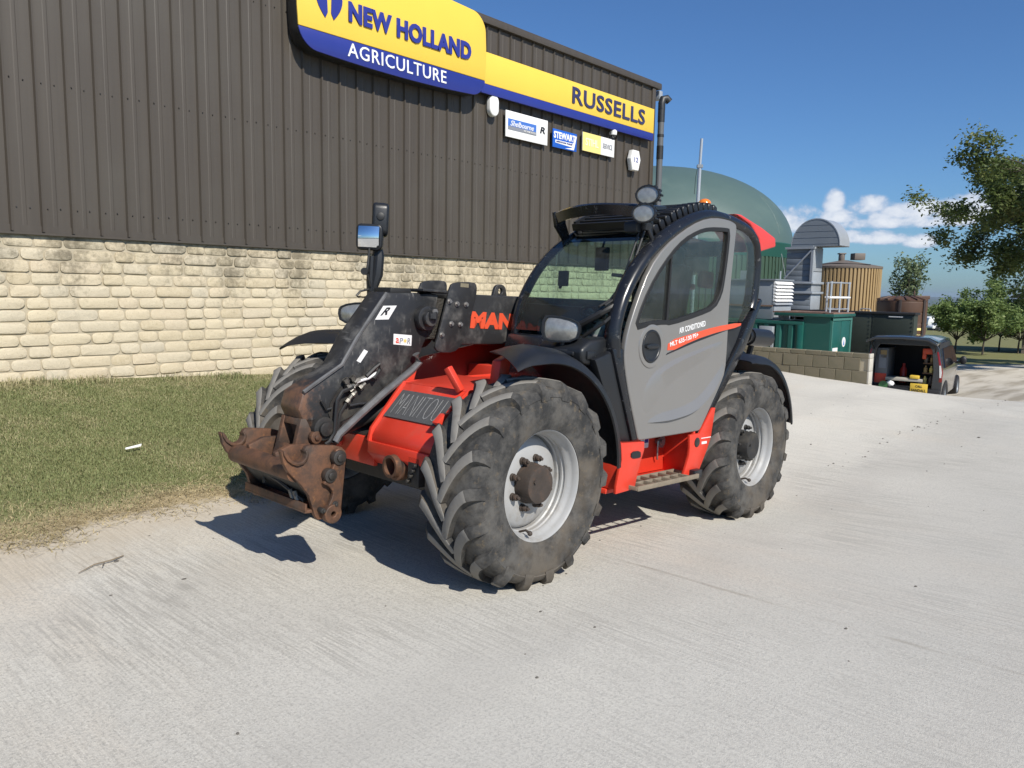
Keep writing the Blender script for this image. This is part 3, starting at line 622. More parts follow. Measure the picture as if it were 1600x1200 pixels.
lc = [(-3.263,5.808)][0]
for fl_ in (1, -1): plate = sub_org(plate_y('logo_leaf', [leaf(lc[0], lc[1]+.12, .62, fl_)], BY+.006, .012, m_bluetext, sg, .002), SO)
strip = thing('fascia_sign', 'long yellow fascia strip with blue lower band and dark blue dealer name lettering', 'sign', (-6.5, -5.86, 5.225))
S2 = (-6.5, -5.86, 5.225)
mb = MB(S2); mb.bb((-6.52, -5.95, 5.225), (-12.15, -5.90, 5.93)); mb.build('sign_box', m_hose, strip)
mb = MB(S2); mb.bb((-6.52, -5.90, 5.392), (-12.15, -5.86, 5.93)); mb.build('yellow_face', m_yellow, strip, bevel=.006)
mb = MB(S2); mb.bb((-6.52, -5.90, 5.225), (-12.15, -5.86, 5.389)); mb.build('blue_band', m_blue, strip, bevel=.006)
wtext('lettering', 'RUSSELLS', level([(-9.097,5.510),(-11.751,5.508),(-9.093,5.836)]), -5.86, m_navytext, strip, S2, .01, .014, spacing=1.06)
def board(name, label, pts, y, mat, t=.02):
    (x0, z0), (x1, z1) = pts; o = thing(name, label, 'sign', (x0, y, z0)); mb = MB((x0, y, z0)); mb.bb((x0, y-t, z0), (x1, y, z1)); mb.build('board', mat, o, bevel=.003)
    mbb = MB((x0, y, z0)); 
    for x in (x0+.25*(x1-x0), x0+.75*(x1-x0)): mbb.bb((x-.02, WY-.02, z0+.05), (x+.02, y-t, z1-.05))
    mbb.build('fixing_rail', m_clad, o); return o, (x0, y, z0)
def flat(name, pts, y, mat, parent, org, t=.004):
    (x0, z0), (x1, z1) = pts; mb = MB(org); mb.bb((x0, y, z0), (x1, y+t, z1)); return mb.build(name, mat, parent)
WBY = -5.93
P = [(-7.239,4.594),(-8.444,5.064)]
o, og = board('advert_board', 'white advert board with a blue panel and script lettering on brown cladding', P, WBY, m_white)
BP = [(-7.297,4.729),(-8.101,4.953)]
BT = [(-7.288,4.926)][0][1]-BP[0][1]
bp = flat('blue_panel', [BP[0], (BP[1][0], BP[0][1]+BT)], WBY, m_midblue, o, og)
flat('grey_strip', [(BP[0][0], BP[0][1]), (BP[1][0], BP[0][1]+BT*.32)], WBY+.002, m_greytext, o, og)
x0, x1, z0 = BP[0][0], BP[1][0], BP[0][1]
wtext('lettering', 'Shelbourne', [(x0-.06, z0+BT*.36), (x1+.08, z0+BT*.36), (x0-.06, z0+BT*.86)], WBY+.004, m_decal, o, og, .003, .012, shear=.35)
wtext('lettering', 'REYNOLDS', [(x0+.55*(x1-x0), z0+BT*.08), (x1+.03, z0+BT*.08), (x0+.55*(x1-x0), z0+BT*.24)], WBY+.006, m_decal, o, og)
RP = [(-8.211,4.809),(-8.366,4.785),(-8.206,4.934)]
wtext('lettering', 'R', level(RP), WBY, m_blacktext, o, og, .003, .03, shear=.2)
P = [(-8.610,4.602),(-9.382,4.954)]
o, og = board('advert_board', 'blue advert board with bold white slanted name between two other boards', P, WBY, m_brightblue)
(x0, z0), (x1, z1) = P; w, h_ = x1-x0, z1-z0
wtext('lettering', 'STEWART', [(x0+.03*w, z0+.50*h_), (x0+.93*w, z0+.50*h_), (x0+.03*w, z0+.88*h_)], WBY, m_white, o, og, .003, .035)
mb = MB(og); mb.prism([(x0+.10*w, z0+.26*h_), (x0+.80*w, z0+.26*h_), (x0+.95*w, z0+.86*h_), (x0+.99*w, z0+.86*h_), (x0+.88*w, z0+.06*h_), (x0+.5*w, z0+.06*h_), (x0+.80*w, z0+.16*h_), (x0+.80*w, z0+.20*h_)], 'y', WBY, WBY+.003); mb.build('white_swoosh', m_white, o)
flat('white_strip', [(x0+.10*w, z0+.26*h_), (x0+.82*w, z0+.42*h_)], WBY, m_white, o, og, .0035)
wtext('lettering', 'AGRICULTURAL TRAILERS', [(x0+.13*w, z0+.30*h_), (x0+.80*w, z0+.30*h_), (x0+.13*w, z0+.38*h_)], WBY+.004, m_blue, o, og)
P = [(-9.579,4.669),(-10.716,4.944)]
(x0, z0), (x1, z1) = P; z1 = z0+.37
o, og = board('advert_board', 'narrow advert board half faded yellow half white below the security camera', [(x0, z0), (x1, z1)], WBY, m_white)
w, h_ = x1-x0, z1-z0; flat('yellow_panel', [(x0, z0), (x0+.56*w, z1)], WBY, m_paleyellow, o, og)
wtext('lettering', 'STIHL', [(x0+.08*w, z0+.3*h_), (x0+.48*w, z0+.3*h_), (x0+.08*w, z0+.72*h_)], WBY+.004, m_paletext, o, og, .003, .02)
wtext('lettering', 'SERVICE', [(x0+.62*w, z0+.38*h_), (x0+.93*w, z0+.38*h_), (x0+.62*w, z0+.66*h_)], WBY, m_greytext, o, og)
# alarm boxes and camera
p = [(-6.889,5.068)][0]
al = thing('alarm_box', 'white oval alarm box with dark underside under the yellow strip sign', 'alarm', (p[0], WY, p[1]))
me = curve_mesh('cover', [[(.085*math.cos(a)*(1), .10*math.sin(a)+(.06 if math.sin(a) > 0 else -.06)) for a in [2*math.pi*i/28 for i in range(28)]]], .03, .03, 3)
mesh_obj('cover', remap(me, lambda a, b, c: (a, .065-c, b)), m_white, al); mb = MB(); mb.bb((-.07, -.02, -.13), (.07, .01, .13)); mb.build('back_plate', m_hose, al)
p = [(-11.477,4.710)][0]
al = thing('alarm_box', 'white hexagonal alarm box with dark digits near the downpipe corner', 'alarm', (p[0], WY, p[1])); hx = [(-.10, .19), (.10, .19), (.165, .02), (.10, -.20), (-.10, -.20), (-.165, .02)]
me = curve_mesh('cover', [hx], .04, .025, 2); mesh_obj('cover', remap(me, lambda a, b, c: (a, .075-c, b)), m_white, al); mb = MB(); mb.bb((-.09, -.02, -.16), (.09, .01, .16)); mb.build('back_plate', m_hose, al)
lettering('digits', '12', ((.075, .142, -.045), (-.075, .142, -.045), (.075, .142, .06)), (0, 1, 0), m_bluetext, al, .002, .01)
p = [(-10.625,5.129)][0]
ca_ = thing('security_camera', 'small white dome security camera mounted above the narrow yellow board', 'camera', (p[0], WY, p[1]))
mb = MB(); mb.lathe([(-.02, .0), (-.02, .07), (.06, .075), (.085, .05), (.085, 0)], (0, .10, .02), 'z', 16); mb.bb((-.02, -.02, .03), (.02, .06, .07)); mb.build('housing', m_white, ca_)
mb = MB(); mb.ball((0, .10, 0), (.058, .058, .06), n=14); mb.build('dome_lens', m_vanglass, ca_)
mb = MB(); mb.tube([(0, .0, -.02), (.01, -.005, -.4), (0, -.01, -.9)], .008, 6); mb.build('cable', m_hose, ca_)

# ---------------------------------------------------------------- telehandler
th = thing('telehandler', 'red grey and black telescopic loader with grey cab door and rusty front carriage', 'telehandler')
TM = Matrix(((.998, .022, -.053, .008), (-.022, 1, .001, 0), (.053, 0, .999, .001), (0, 0, 0, 1)))
_X = Vector((2.81, -.061, .148)).normalized(); _Y = Vector((0, 0, 1)).cross(_X).normalized(); _Z = _X.cross(_Y)
TM = Matrix((_X, _Y, _Z)).transposed().to_4x4(); TM.translation = (.008, 0, .001); th.matrix_world = TM
# --- tyres and wheels (axis y, outer side +y)
LUGN = 18
def tyre_mesh():
    mb = MB(); half = [(.165, .335), (.205, .345), (.228, .40), (.238, .46), (.237, .52), (.232, .541), (.236, .547), (.229, .560), (.212, .585), (.170, .602), (.09, .612), (0, .615)]
    prof = half+[(-h, r) for h, r in half[-2::-1]]; mb.lathe(prof, ax='y', n=72)
    crown = lambda y: .615-.010*(y/.12)**2 if abs(y) < .12 else .605-.02*((abs(y)-.12)/.09)**1.5-.02*max(0, (abs(y)-.19)/.04)
    S = 11
    for side in (1, -1):
        for k in range(LUGN):
            th0 = 2*math.pi*(k+(.5 if side < 0 else 0))/LUGN; rows = []
            for i in range(S):
                t = i/(S-1); y = side*(-.012+.248*t); ang = th0+R(27)*(1-(1-t)**1.9)
                rt = .652-.012*t*t-(0 if t < .84 else .05*((t-.84)/.16)**1.3); rb = crown(y)-.012-(0.012 if t > .9 else 0)
                if i == S-1: rt = .590; y = side*.240
                # local direction of the bar
                t2 = min(1, t+.02); t1 = max(0, t-.02); dy = side*.248*(t2-t1); da = R(27)*((1-(1-t2)**1.9)-(1-(1-t1)**1.9))*.63
                L_ = math.hypot(dy, da); ny, na = -da/L_, dy/L_
                w = (.025+.010*t)*(1 if t > .04 else .8); wb = w+.011
                def pt(ww, r, yy=y, aa=ang): a2 = aa+na*ww/.63; return ((r)*math.cos(a2), yy+ny*ww, r*math.sin(a2))
                rows.append([pt(-wb, rb), pt(-w, rt-.004), pt(-w*.8, rt), pt(w*.8, rt), pt(w, rt-.004), pt(wb, rb)])
            b = len(mb.v); mb.v += [Vector(p) for r_ in rows for p in r_]
            for i in range(S-1):
                for j in range(5): mb.f.append([b+i*6+j, b+(i+1)*6+j, b+(i+1)*6+j+1, b+i*6+j+1]); mb.m.append(1 if j in (1, 2, 3) and i < S-3 else 0)
            mb.f.append([b+j for j in range(6)]); mb.m.append(0); mb.f.append([b+(S-1)*6+j for j in range(6)]); mb.m.append(0)
    return mb.mesh('tyre')
tyre_me = tyre_mesh()
mb = MB(); mb.lathe([(.155, .352), (.196, .357), (.201, .350), (.199, .340), (.188, .332), (.165, .326), (.150, .322), (.140, .312), (.118, .306), (.112, .311), (.100, .311), (.094, .303), (.080, .303), (.073, .308), (.062, .308), (.055, .300), (.02, .296), (-.06, .300), (-.17, .325), (-.19, .345)], ax='y', n=64)
rim_me = mb.mesh('rim')
mb = MB(); mb.lathe([(.015, .300), (.045, .285), (.060, .262), (.072, .215), (.078, .20), (.078, .10), (.05, .10)], ax='y', n=48)
disc_me = mb.mesh('wheel_disc')
mb = MB(); mb.lathe([(.06, .128), (.10, .128), (.125, .122), (.165, .118), (.180, .112), (.184, .095), (.178, .06), (.180, .02), (.180, 0)], ax='y', n=28); mb.cyl((.055, .18, .03), (.055, .19, .03), .012, 6)
hub_me = mb.mesh('hub')
mb = MB(); mb.cyl((0, .076, 0), (0, .092, 0), .024, 10); mb.cyl((0, .09, 0), (0, .122, 0), .020, 6); mb.cyl((0, .12, 0), (0, .140, 0), .011, 8); nut_me = mb.mesh('wheel_nut', .002, 1)
mb = MB(); mb.tube([(0, .10, 0), (.0, .15, .02), (.0, .18, .01)], .008, 6); mb.ball((0, .185, .008), .016); valve_me = mb.mesh('valve')
def make_wheel(name):
    w = empty(name, parent=th)
    a = mesh_obj('tyre', tyre_me, [m_rubber, m_lugtop], w, 40); b_ = mesh_obj('rim', rim_me, m_rim, w); c = mesh_obj('wheel_disc', disc_me, m_rim, w); d = mesh_obj('hub', hub_me, m_hub, w)
    for i in range(8):
        o = mesh_obj('wheel_nut', nut_me, m_hub, w); t = 2*math.pi*(i+.5)/8; o.location = (.158*math.cos(t), 0, .158*math.sin(t)); o.rotation_euler = (0, random.random(), 0)
    o = mesh_obj('valve', valve_me, m_hub, w); o.location = (.10, 0, -.285)
    return w
w0 = make_wheel('wheel')
rear_me = {}
for me in (hub_me, nut_me):
    c_ = me.copy(); c_.materials.clear(); c_.materials.append(m_dark); rear_me[me.name] = c_
def place_wheel(w, x, side, spin, steer=0, dy=0):
    w.location = (x, side*(.95+dy), .62); w.rotation_mode = 'ZXY'; w.rotation_euler = (0, spin, steer); w.scale = (1, side, 1)
place_wheel(w0, 0, 1, R(4))
for (x, s, sp, dy) in ((0, -1, R(-7), .17), (-2.81, 1, R(13), 0), (-2.81, -1, R(9), .15)):
    w = inst(w0)
    for ch in list(w0.children):
        c = inst(ch, parent=w)
    place_wheel(w, x, s, sp, 0, dy)
    if x < -1:
        for c in w.children:
            if c.name.startswith('hub') or c.name.startswith('wheel_nut'): c.data = rear_me[c.data.name]
def vb(): return MB()
# --- axles and chassis
mb = vb()
for x in (0, -2.81):
    mb.cyl((x, -.95, .62), (x, .80, .62), .10, 14); mb.cyl((x, .70, .62), (x, .92, .62), .21, 18); mb.cyl((x, -.85, .62), (x, -1.08, .62), .21, 18); mb.lathe([(-.20, .05), (-.16, .18), (0, .22), (.16, .18), (.20, .05)], (x, .05, .62), 'x', 16)
    mb.cyl((x+.2, -.62, .60), (x+.2, .62, .60), .05, 12); mb.bb((x-.14, .50, .5), (x+.14, .66, .78)); mb.bb((x-.14, -.66, .5), (x+.14, -.50, .78))
mb.build('axle', m_dark, th, bevel=.008)
mb = vb(); mb.bb((-3.4, -.42, .55), (.30, -.30, 1.08)); mb.bb((-3.4, .16, .55), (.30, .28, 1.0)); mb.bb((-3.3, -.3, .48), (.2, .2, .56)); mb.bb((.20, -.30, .52), (.42, .55, .80)); mb.build('chassis_frame', m_dark, th, bevel=.01)
mb = vb(); mb.bb((-3.75, -.60, .72), (-3.3, .60, 1.25)); mb.build('counterweight', m_red, th, bevel=.04)
# red front deck: sloping plate, rounded lip, side walls
DK = [(.215, 1.150), (.455, .862), (.475, .825), (.478, .775), (.468, .770), (.462, .815), (.44, .850), (.205, 1.135)]
mb = vb(); mb.prism(DK, 'y', .07, .66); deck = mb.build('front_deck', m_red, th, bevel=.006)
mb = vb(); mb.prism([(.215, 1.15), (.19, 1.155), (-.22, 1.20), (-.22, 1.185), (.2, 1.13)], 'y', .05, .66); mb.build('deck_top', m_red, th, bevel=.003)
mb = vb(); mb.prism([(.50, .775), (.478, .86), (.225, 1.16), (-.7, 1.20), (-.9, .7), (.40, .72)], 'y', .035, .062); mb.build('deck_side_wall', m_red, th, bevel=.004)
mb = vb(); mb.prism([(.48, .72), (.40, .90), (.10, 1.14), (-.25, 1.30), (-.9, 1.42), (-3.3, 1.45), (-3.3, .6), (.40, .62)], 'y', -.335, -.31); mb.build('boom_side_plate', m_red, th, bevel=.004)
mb = vb(); mb.prism([(.35, 1.05), (.20, 1.16), (.0, 1.19), (.0, .75), (.46, .75)], 'y', .655, .672); mb.build('deck_side_wall', m_red, th, bevel=.004)
mb = vb(); mb.bb((-.95, .07, .85), (-.24, .68, 1.18)); mb.bb((-.95, -.30, .65), (-.70, .03, 1.25)); mb.build('front_bulkhead', m_red, th, bevel=.01)
mb = vb(); mb.prism([(.50, .70), (.50, .775), (.30, .775), (.30, .62), (.42, .62)], 'y', .05, .66); mb.bb((.30, -.42, .60), (.45, .06, .78)); mb.build('front_crossmember', m_red, th, bevel=.006)
mat_o = [(.2585, 1.101), (.398, .934)]
(xa, za), (xb, zb_) = mat_o; nx, nz_ = (za-zb_), (xb-xa); L_ = math.hypot(nx, nz_); nx, nz_ = nx/L_, nz_/L_
mb = vb(); mb.hexa([(xa, .10, za), (xb, .08, zb_), (xb, .60, zb_), (xa, .62, za)]+[(x+nx*.008, y, z+nz_*.008) for x, y, z in ((xa, .10, za), (xb, .08, zb_), (xb, .60, zb_), (xa, .62, za))]); am = mb.build('grip_mat', M('anti_slip_mat', (.075, .075, .076), .3, 40, .85, bmp=.8, bscale=150), th)
lettering('lettering', 'MANITOU', ((xb-.02*0+nx*.009-(xb-xa)*.12, .13, zb_+nz_*.009+(za-zb_)*.12), (xb+nx*.009-(xb-xa)*.12, .57, zb_+nz_*.009+(za-zb_)*.12), (xa+nx*.009+(xb-xa)*.12, .14, za+nz_*.009-(za-zb_)*.12)), (nx, 0, nz_), M('worn_pale_print', (.24, .24, .235), .5, 60, .8), am, .001, -.03)
mb = vb(); mb.box((.25, .585, 1.22), (.042, .042, .17), Matrix.Rotation(R(30), 3, 'X') @ Matrix.Rotation(R(15), 3, 'Y')); mb.build('deck_bracket', m_red, th, bevel=.004)
mb = vb(); mb.prism([(-.14, 1.18), (-.04, 1.18), (-.06, 1.34), (-.16, 1.38)], 'y', .60, .68); mb.build('fender_bracket', m_red, th, bevel=.008)
mb = vb(); mb.prism([(.40, .93), (.46, .97), (.40, 1.02), (.33, 1.02)], 'y', .63, .68); mb.build('deck_catch', m_red, th, bevel=.004)
# rusty coupling ring and valve block under the deck
mb = vb(); mb.lathe([(.0, .055), (.10, .055), (.10, .072), (.06, .075), (.055, .092), (.02, .095), (.0, .092), (-.04, .085), (-.12, .08)], (.44, .34, .655), 'x', 22); mb.build('coupling_ring', m_rust, th)
mb = vb(); mb.bb((.36, .47, .56), (.50, .58, .74)); mb.bb((.34, .10, .58), (.42, .62, .75))
for i in range(4): mb.cyl((.50, .50+.02*i, .59+.035*i), (.53, .50+.02*i, .59+.035*i), .013, 8)
mb.cyl((.36, -.10, .66), (.36, .24, .66), .055, 14); mb.build('valve_block', m_dark, th, bevel=.005)
# --- red side step under the cab
FP = [(-0.888,0.799),(-1.178,0.787),(-1.185,0.726),(-1.146,0.641),(-1.117,0.551),(-1.092,0.451),(-0.863,0.441),(-0.865,0.498),(-0.890,0.608),(-0.913,0.673)]
mb = vb(); mb.prism(FP, 'y', 1.055, 1.08); mb.bb((-.90, .70, .46), (-.925, 1.06, .80)); mb.build('step_panel', m_red, th, bevel=.005)
RP_ = [(-1.810,0.787),(-1.966,0.791),(-2.142,0.985),(-2.184,0.986),(-2.146,0.752),(-2.099,0.651),(-2.016,0.523),(-1.957,0.441),(-1.750,0.459),(-1.787,0.536),(-1.823,0.624),(-1.824,0.685)]
mb = vb(); mb.prism(RP_, 'y', 1.055, 1.08); mb.bb((-1.90, .70, .44), (-1.925, 1.06, .82)); mb.build('step_panel', m_red, th, bevel=.005)
for pc, lst in (('reflector', [(-1.011,0.728),(-1.123,0.727),(-1.133,0.685),(-1.121,0.676),(-1.013,0.680)]), ):
    mb = vb(); mb.prism(chaikin(lst, 1), 'y', 1.079, 1.088); mb.build(pc, m_black, th)
mb = vb(); mb.bb((-2.02, .74, .46), (-.88, .80, .90)); mb.bb((-2.02, .70, .42), (-.88, .98, .455)); mb.build('sill_panel', m_red, th, bevel=.006)
mb = vb(); mb.cyl((-1.78, .80, .70), (-1.78, .86, .70), .022, 10); mb.cyl((-1.80, .82, .70), (-1.80, .84, .70), .05, 14); mb.tube([(-1.75, .83, .71), (-1.74, .84, .60), (-1.76, .83, .56)], .008, 6); mb.build('battery_switch', m_steel, th)
mb = vb(); mb.bb((-1.66, .80, .66), (-1.55, .803, .745)); dcl = mb.build('warning_decal', m_decal, th)
mb = vb(); mb.bb((-1.655, .803, .70), (-1.605, .8035, .74)); mb.bb((-1.60, .803, .67), (-1.555, .8035, .72)); mb.build('print', m_blue, dcl)
S0, S1, SY0, SY1, SZ = -1.02, -1.86, .93, 1.15, .475
mb = vb()
for y in (SY0, SY1): mb.bb((S0, y-.008, SZ-.02), (S1, y+.008, SZ+.015))
for i in range(8): x = S0+(S1-S0)*i/7; mb.bb((x-.007, SY0, SZ-.016), (x+.007, SY1, SZ+.012))
mb.bb((S0, (SY0+SY1)/2-.006, SZ-.012), (S1, (SY0+SY1)/2+.006, SZ+.010)); mb.build('step_grating', M('muddy_grating', (.20, .165, .12), .3, 20, .85, bmp=.6, bscale=80), th, bevel=.003)
mb = vb(); mb.bb((S1-.10, 1.06, SZ-.03), (S1+.02, 1.13, SZ+.035)); mb.build('step_end_block', m_black, th, bevel=.006)
# decals on the rear step panel
for nm, pts in (('decal', [(-1.985,0.746),(-2.138,0.752)]), ('decal', [(-1.997,0.701),(-2.076,0.721)])):
    (x0, z0), (x1, z1) = pts; mb = vb(); mb.bb((x0, 1.079, min(z0, z1)), (x1, 1.083, max(z0, z1))); mb.build(nm, m_decal, th)
q = [(-1.924,0.722)]; mb = vb(); mb.cyl((q[0][0][0] if 0 else q[0][0], 1.078, q[0][1]), (q[0][0], 1.085, q[0][1]), .038, 16); mb.build('panel_hole', m_dark, th)
# --- cab
ARCH = [(-0.785,1.385),(-0.758,1.559),(-0.816,1.769),(-0.910,1.931),(-1.054,2.101),(-1.232,2.240),(-1.471,2.379),(-1.740,2.491),(-1.976,2.545),(-2.289,2.543),(-2.611,2.505),(-2.781,2.413),(-2.843,2.272),(-2.854,2.108),(-2.841,1.874),(-2.801,1.790)]
DOOR = [(-0.886,1.436),(-0.912,1.577),(-1.000,1.783),(-1.123,2.014),(-1.300,2.184),(-1.527,2.319),(-1.754,2.423),(-1.961,2.473),(-2.187,2.485),(-2.302,2.471),(-2.321,2.453),(-2.310,2.257),(-2.298,2.065),(-2.295,1.815),(-2.317,1.471),(-2.315,1.280),(-2.256,1.176),(-1.995,0.843),(-1.976,0.822),(-1.929,0.817),(-1.165,0.808),(-1.128,0.808),(-1.119,0.827),(-0.984,1.118),(-0.907,1.321)]
WIN = [(-0.969,1.585),(-1.048,1.777),(-1.186,1.970),(-1.373,2.154),(-1.534,2.269),(-1.726,2.352),(-1.884,2.393),(-2.144,2.420),(-2.219,2.418),(-2.214,2.224),(-2.188,2.012),(-2.163,1.901),(-2.067,1.784),(-1.818,1.718),(-1.430,1.637),(-1.354,1.644),(-1.155,1.624)]
WINS = chaikin(WIN, 1)
cx_ = sum(p[0] for p in WIN)/len(WIN); cz_ = sum(p[1] for p in WIN)/len(WIN)
def inset(pts, d):
    o = []; n = len(pts)
    for i in range(n):
        a, b_, c = Vector(pts[i-1]), Vector(pts[i]), Vector(pts[(i+1) % n]); e1, e2 = (b_-a), (c-b_)
        if e1.length < 1e-6 or e2.length < 1e-6: continue
        n1, n2 = Vector((-e1.y, e1.x)).normalized(), Vector((-e2.y, e2.x)).normalized(); nn = (n1+n2)
        if nn.length < 1e-6: continue
        nn.normalize(); k = d/max(.4, nn.dot(n1)); q_ = b_+nn*k; o.append((q_.x, q_.y))
    return o
def area(p): return sum(p[i-1][0]*p[i][1]-p[i][0]*p[i-1][1] for i in range(len(p)))/2
def ins(p, d): return inset(p, d if area(p) > 0 else -d)
door = plate_y('cab_door', [chaikin(DOOR, 1), WINS], 1.045, .045, m_grey, th, bev=.012, res=3)
plate_y('window_seal', [ins(WINS, -.004), ins(WINS, .020)], 1.052, .040, m_rubberseal, door, bev=.004)
plate_y('window_glass', [ins(WINS, .006)], 1.045, .005, m_sideglass, door, bev=.0005, smooth=0)
dv = [(-1.382,2.160),(-1.401,2.162),(-1.401,1.636),(-1.375,1.635)]; mb = vb(); mb.prism(dv, 'y', 1.03, 1.066); mb.build('window_divider', m_rubberseal, door)
# sculpted crease and mouldings on the lower door
def ridge_strip(rows, ys, name='door_moulding'):
    mb = vb(); rows = [chaikin(r, 2, closed=False) for r in rows]; n = min(len(r) for r in rows)
    for r, y in zip(rows, ys): mb.v += [Vector((p[0], 1.0648+(y-1.066)*min(1, 4*i_/n, 4*(n-1-i_)/n), p[1])) for i_, p in enumerate(r[:n])]
    for a in range(len(rows)-1):
        for i_ in range(n-1): mb.f.append([a*n+i_, a*n+i_+1, (a+1)*n+i_+1, (a+1)*n+i_]); mb.m.append(0)
    return mb.build(name, m_grey, door, smooth=30)
ridge_strip([[(-2.286,1.381),(-2.148,1.246),(-1.973,1.117),(-1.788,1.043),(-1.551,1.004),(-1.359,0.990),(-1.220,0.950)], [(-2.309,1.307),(-2.180,1.173),(-2.004,1.044),(-1.828,0.966),(-1.597,0.934),(-1.402,0.921),(-1.208,0.919)], [(-2.311,1.291),(-2.183,1.157),(-2.006,1.028),(-1.830,0.950),(-1.599,0.919),(-1.404,0.911),(-1.208,0.914)]], [1.066, 1.096, 1.066])
ridge_strip([[(-2.261,1.543),(-1.853,1.461),(-1.518,1.387),(-1.268,1.303),(-1.149,1.199),(-1.105,1.022)], [(-2.264,1.522),(-1.877,1.437),(-1.549,1.358),(-1.314,1.275),(-1.193,1.175),(-1.147,1.010)], [(-2.275,1.454),(-1.919,1.346),(-1.655,1.250),(-1.459,1.158),(-1.341,1.067),(-1.229,0.945)]], [1.066, 1.086, 1.066])
hc = [(-1.166,1.474)][0]
mb = vb(); mb.lathe([(1.058, .165), (1.074, .155), (1.078, .135), (1.076, .118), (1.060, .108)], (hc[0]-.03, 0, hc[1]), 'y', 36); mb.build('handle_surround', m_grey, door)
mb = vb(); mb.lathe([(1.060, .122), (1.084, .118), (1.086, .105), (1.078, .098), (1.074, .0)], (hc[0]-.02, 0, hc[1]), 'y', 32); mb.prism(chaikin([(hc[0]-.10, hc[1]+.02), (hc[0]+.06, hc[1]+.015), (hc[0]+.06, hc[1]-.02), (hc[0]-.10, hc[1]-.015)], 2), 'y', 1.07, 1.094); mb.build('door_handle', m_black, door, bevel=.003)
st_ = [(-1.412,1.425),(-1.418,1.515),(-1.738,1.573),(-2.074,1.637),(-2.532,1.690),(-2.526,1.655),(-2.132,1.598),(-1.792,1.530)]
plate_y('orange_stripe', [chaikin(st_, 1)], 1.0685, .003, m_orange, door, bev=.0008)
stb = [(-1.398,1.411),(-1.414,1.425),(-1.794,1.528),(-2.135,1.593),(-2.322,1.621),(-2.136,1.582),(-1.806,1.511)]
plate_y('stripe_lower_line', [stb], 1.068, .002, m_blacktext, door, bev=.0005)  # thin black line along the lower edge of the stripe
def dtext(s, px3, ext=.001, off=.0, m=m_decal, y=1.0702, **k): return lettering('lettering', s, [(p[0], y, p[1]) for p in px3], (0, 1, 0), m, door, ext, off, **k)
dtext('MLT 635-130 PS+', [(-1.446,1.473),(-1.842,1.556),(-1.437,1.506)], off=.02)
dtext('AIR CONDITIONED', [(-1.562,1.572),(-1.942,1.641),(-1.556,1.615)], y=1.068, off=.02)
# frame
mb = vb(); AR = chaikin([(p[0], p[1]) for p in ARCH], 1, closed=False)
AC = []                                                  # tube centre line, set inside the outer silhouette
for i, p in enumerate(AR):
    a, b_ = Vector(AR[max(0, i-1)]), Vector(AR[min(len(AR)-1, i+1)]); t = (b_-a).normalized(); n_ = Vector((-t.y, t.x)); q_ = Vector(p)+n_*.040; AC.append((q_.x, q_.y))
mb.sweep([(p[0], 1.005, p[1]) for p in AC], [(.050*math.cos(a), .062*math.sin(a)) for a in [2*math.pi*k/14 for k in range(14)]], up=(0, 1, 0)); fr = mb.build('cab_frame', m_blackgloss, th)
mb = vb(); RT = .045
ACR = [(p[0]+0*.02, p[1]) for p in AC]
mb.sweep([(p[0], .10, p[1]) for p in ACR], [(.034*math.cos(a), .042*math.sin(a)) for a in [2*math.pi*k/12 for k in range(12)]], up=(0, 1, 0)); mb.build('cab_frame', m_blackgloss, th)
# lower front pillar, rear diagonal strut
pil = [(-0.591,1.376),(-0.757,1.424),(-0.779,1.494),(-0.914,1.496),(-0.949,1.317),(-1.028,1.112),(-1.178,0.789),(-1.073,0.788),(-0.962,0.797),(-0.877,0.804),(-0.795,0.944),(-0.720,1.159)]
mb = vb(); mb.prism(pil, 'y', .93, 1.035); mb.build('front_pillar', m_black, th, bevel=.014)
pil2 = [(-0.749,1.451),(-0.883,1.453),(-0.910,1.320),(-0.991,1.116),(-1.140,0.800),(-1.060,0.793),(-0.947,1.028),(-0.838,1.255)]; mb = vb(); mb.prism(pil2, 'y', 1.0, 1.058); mb.build('pillar_trim', m_blackgloss, th, bevel=.012)
sp_ = [(-2.771,1.811),(-2.875,1.910),(-2.916,1.890),(-2.692,1.506),(-2.441,1.224),(-2.020,0.783),(-1.959,0.792),(-1.993,0.831),(-2.334,1.268),(-2.590,1.559)]
mb = vb(); mb.prism(sp_, 'y', .95, 1.06); mb.build('rear_strut', m_blackgloss, th, bevel=.010)
# rear quarter glass
qg = [(-2.357,2.474),(-2.564,2.447),(-2.719,2.368),(-2.783,2.279),(-2.841,1.985),(-2.807,1.867),(-2.617,1.697),(-2.343,1.686),(-2.333,2.015),(-2.348,2.261)]
plate_y('quarter_glass', [qg], 1.035, .006, m_sideglass, th, bev=.0005, smooth=0)
qg2 = [(-2.350,1.639),(-2.595,1.656),(-2.514,1.519),(-2.384,1.358)]; plate_y('lower_quarter_panel', [qg2], 1.03, .02, m_black, th, bev=.004)
# windscreen follows the frame
ws = [p for p in AC[2:] if p[0] > -1.42][:]
WSP = [(p[0]+.026, p[1]+.022) for p in AC if p[1] > 1.50 and p[0] > -1.33]
mb = vb(); b0 = 0; n_ = len(WSP)
ys_ = [.12, .25, .45, .65, .82, .98]
for (x, z) in WSP:
    for y in ys_: mb.v.append(Vector((x+.02*(1-((y-.55)/.43)**2), y, z)))
k_ = len(ys_)
for i in range(n_-1):
    for j in range(k_-1): mb.f.append([i*k_+j, i*k_+j+1, (i+1)*k_+j+1, (i+1)*k_+j]); mb.m.append(0)
mb.build('windscreen', m_glass, th, smooth=80)
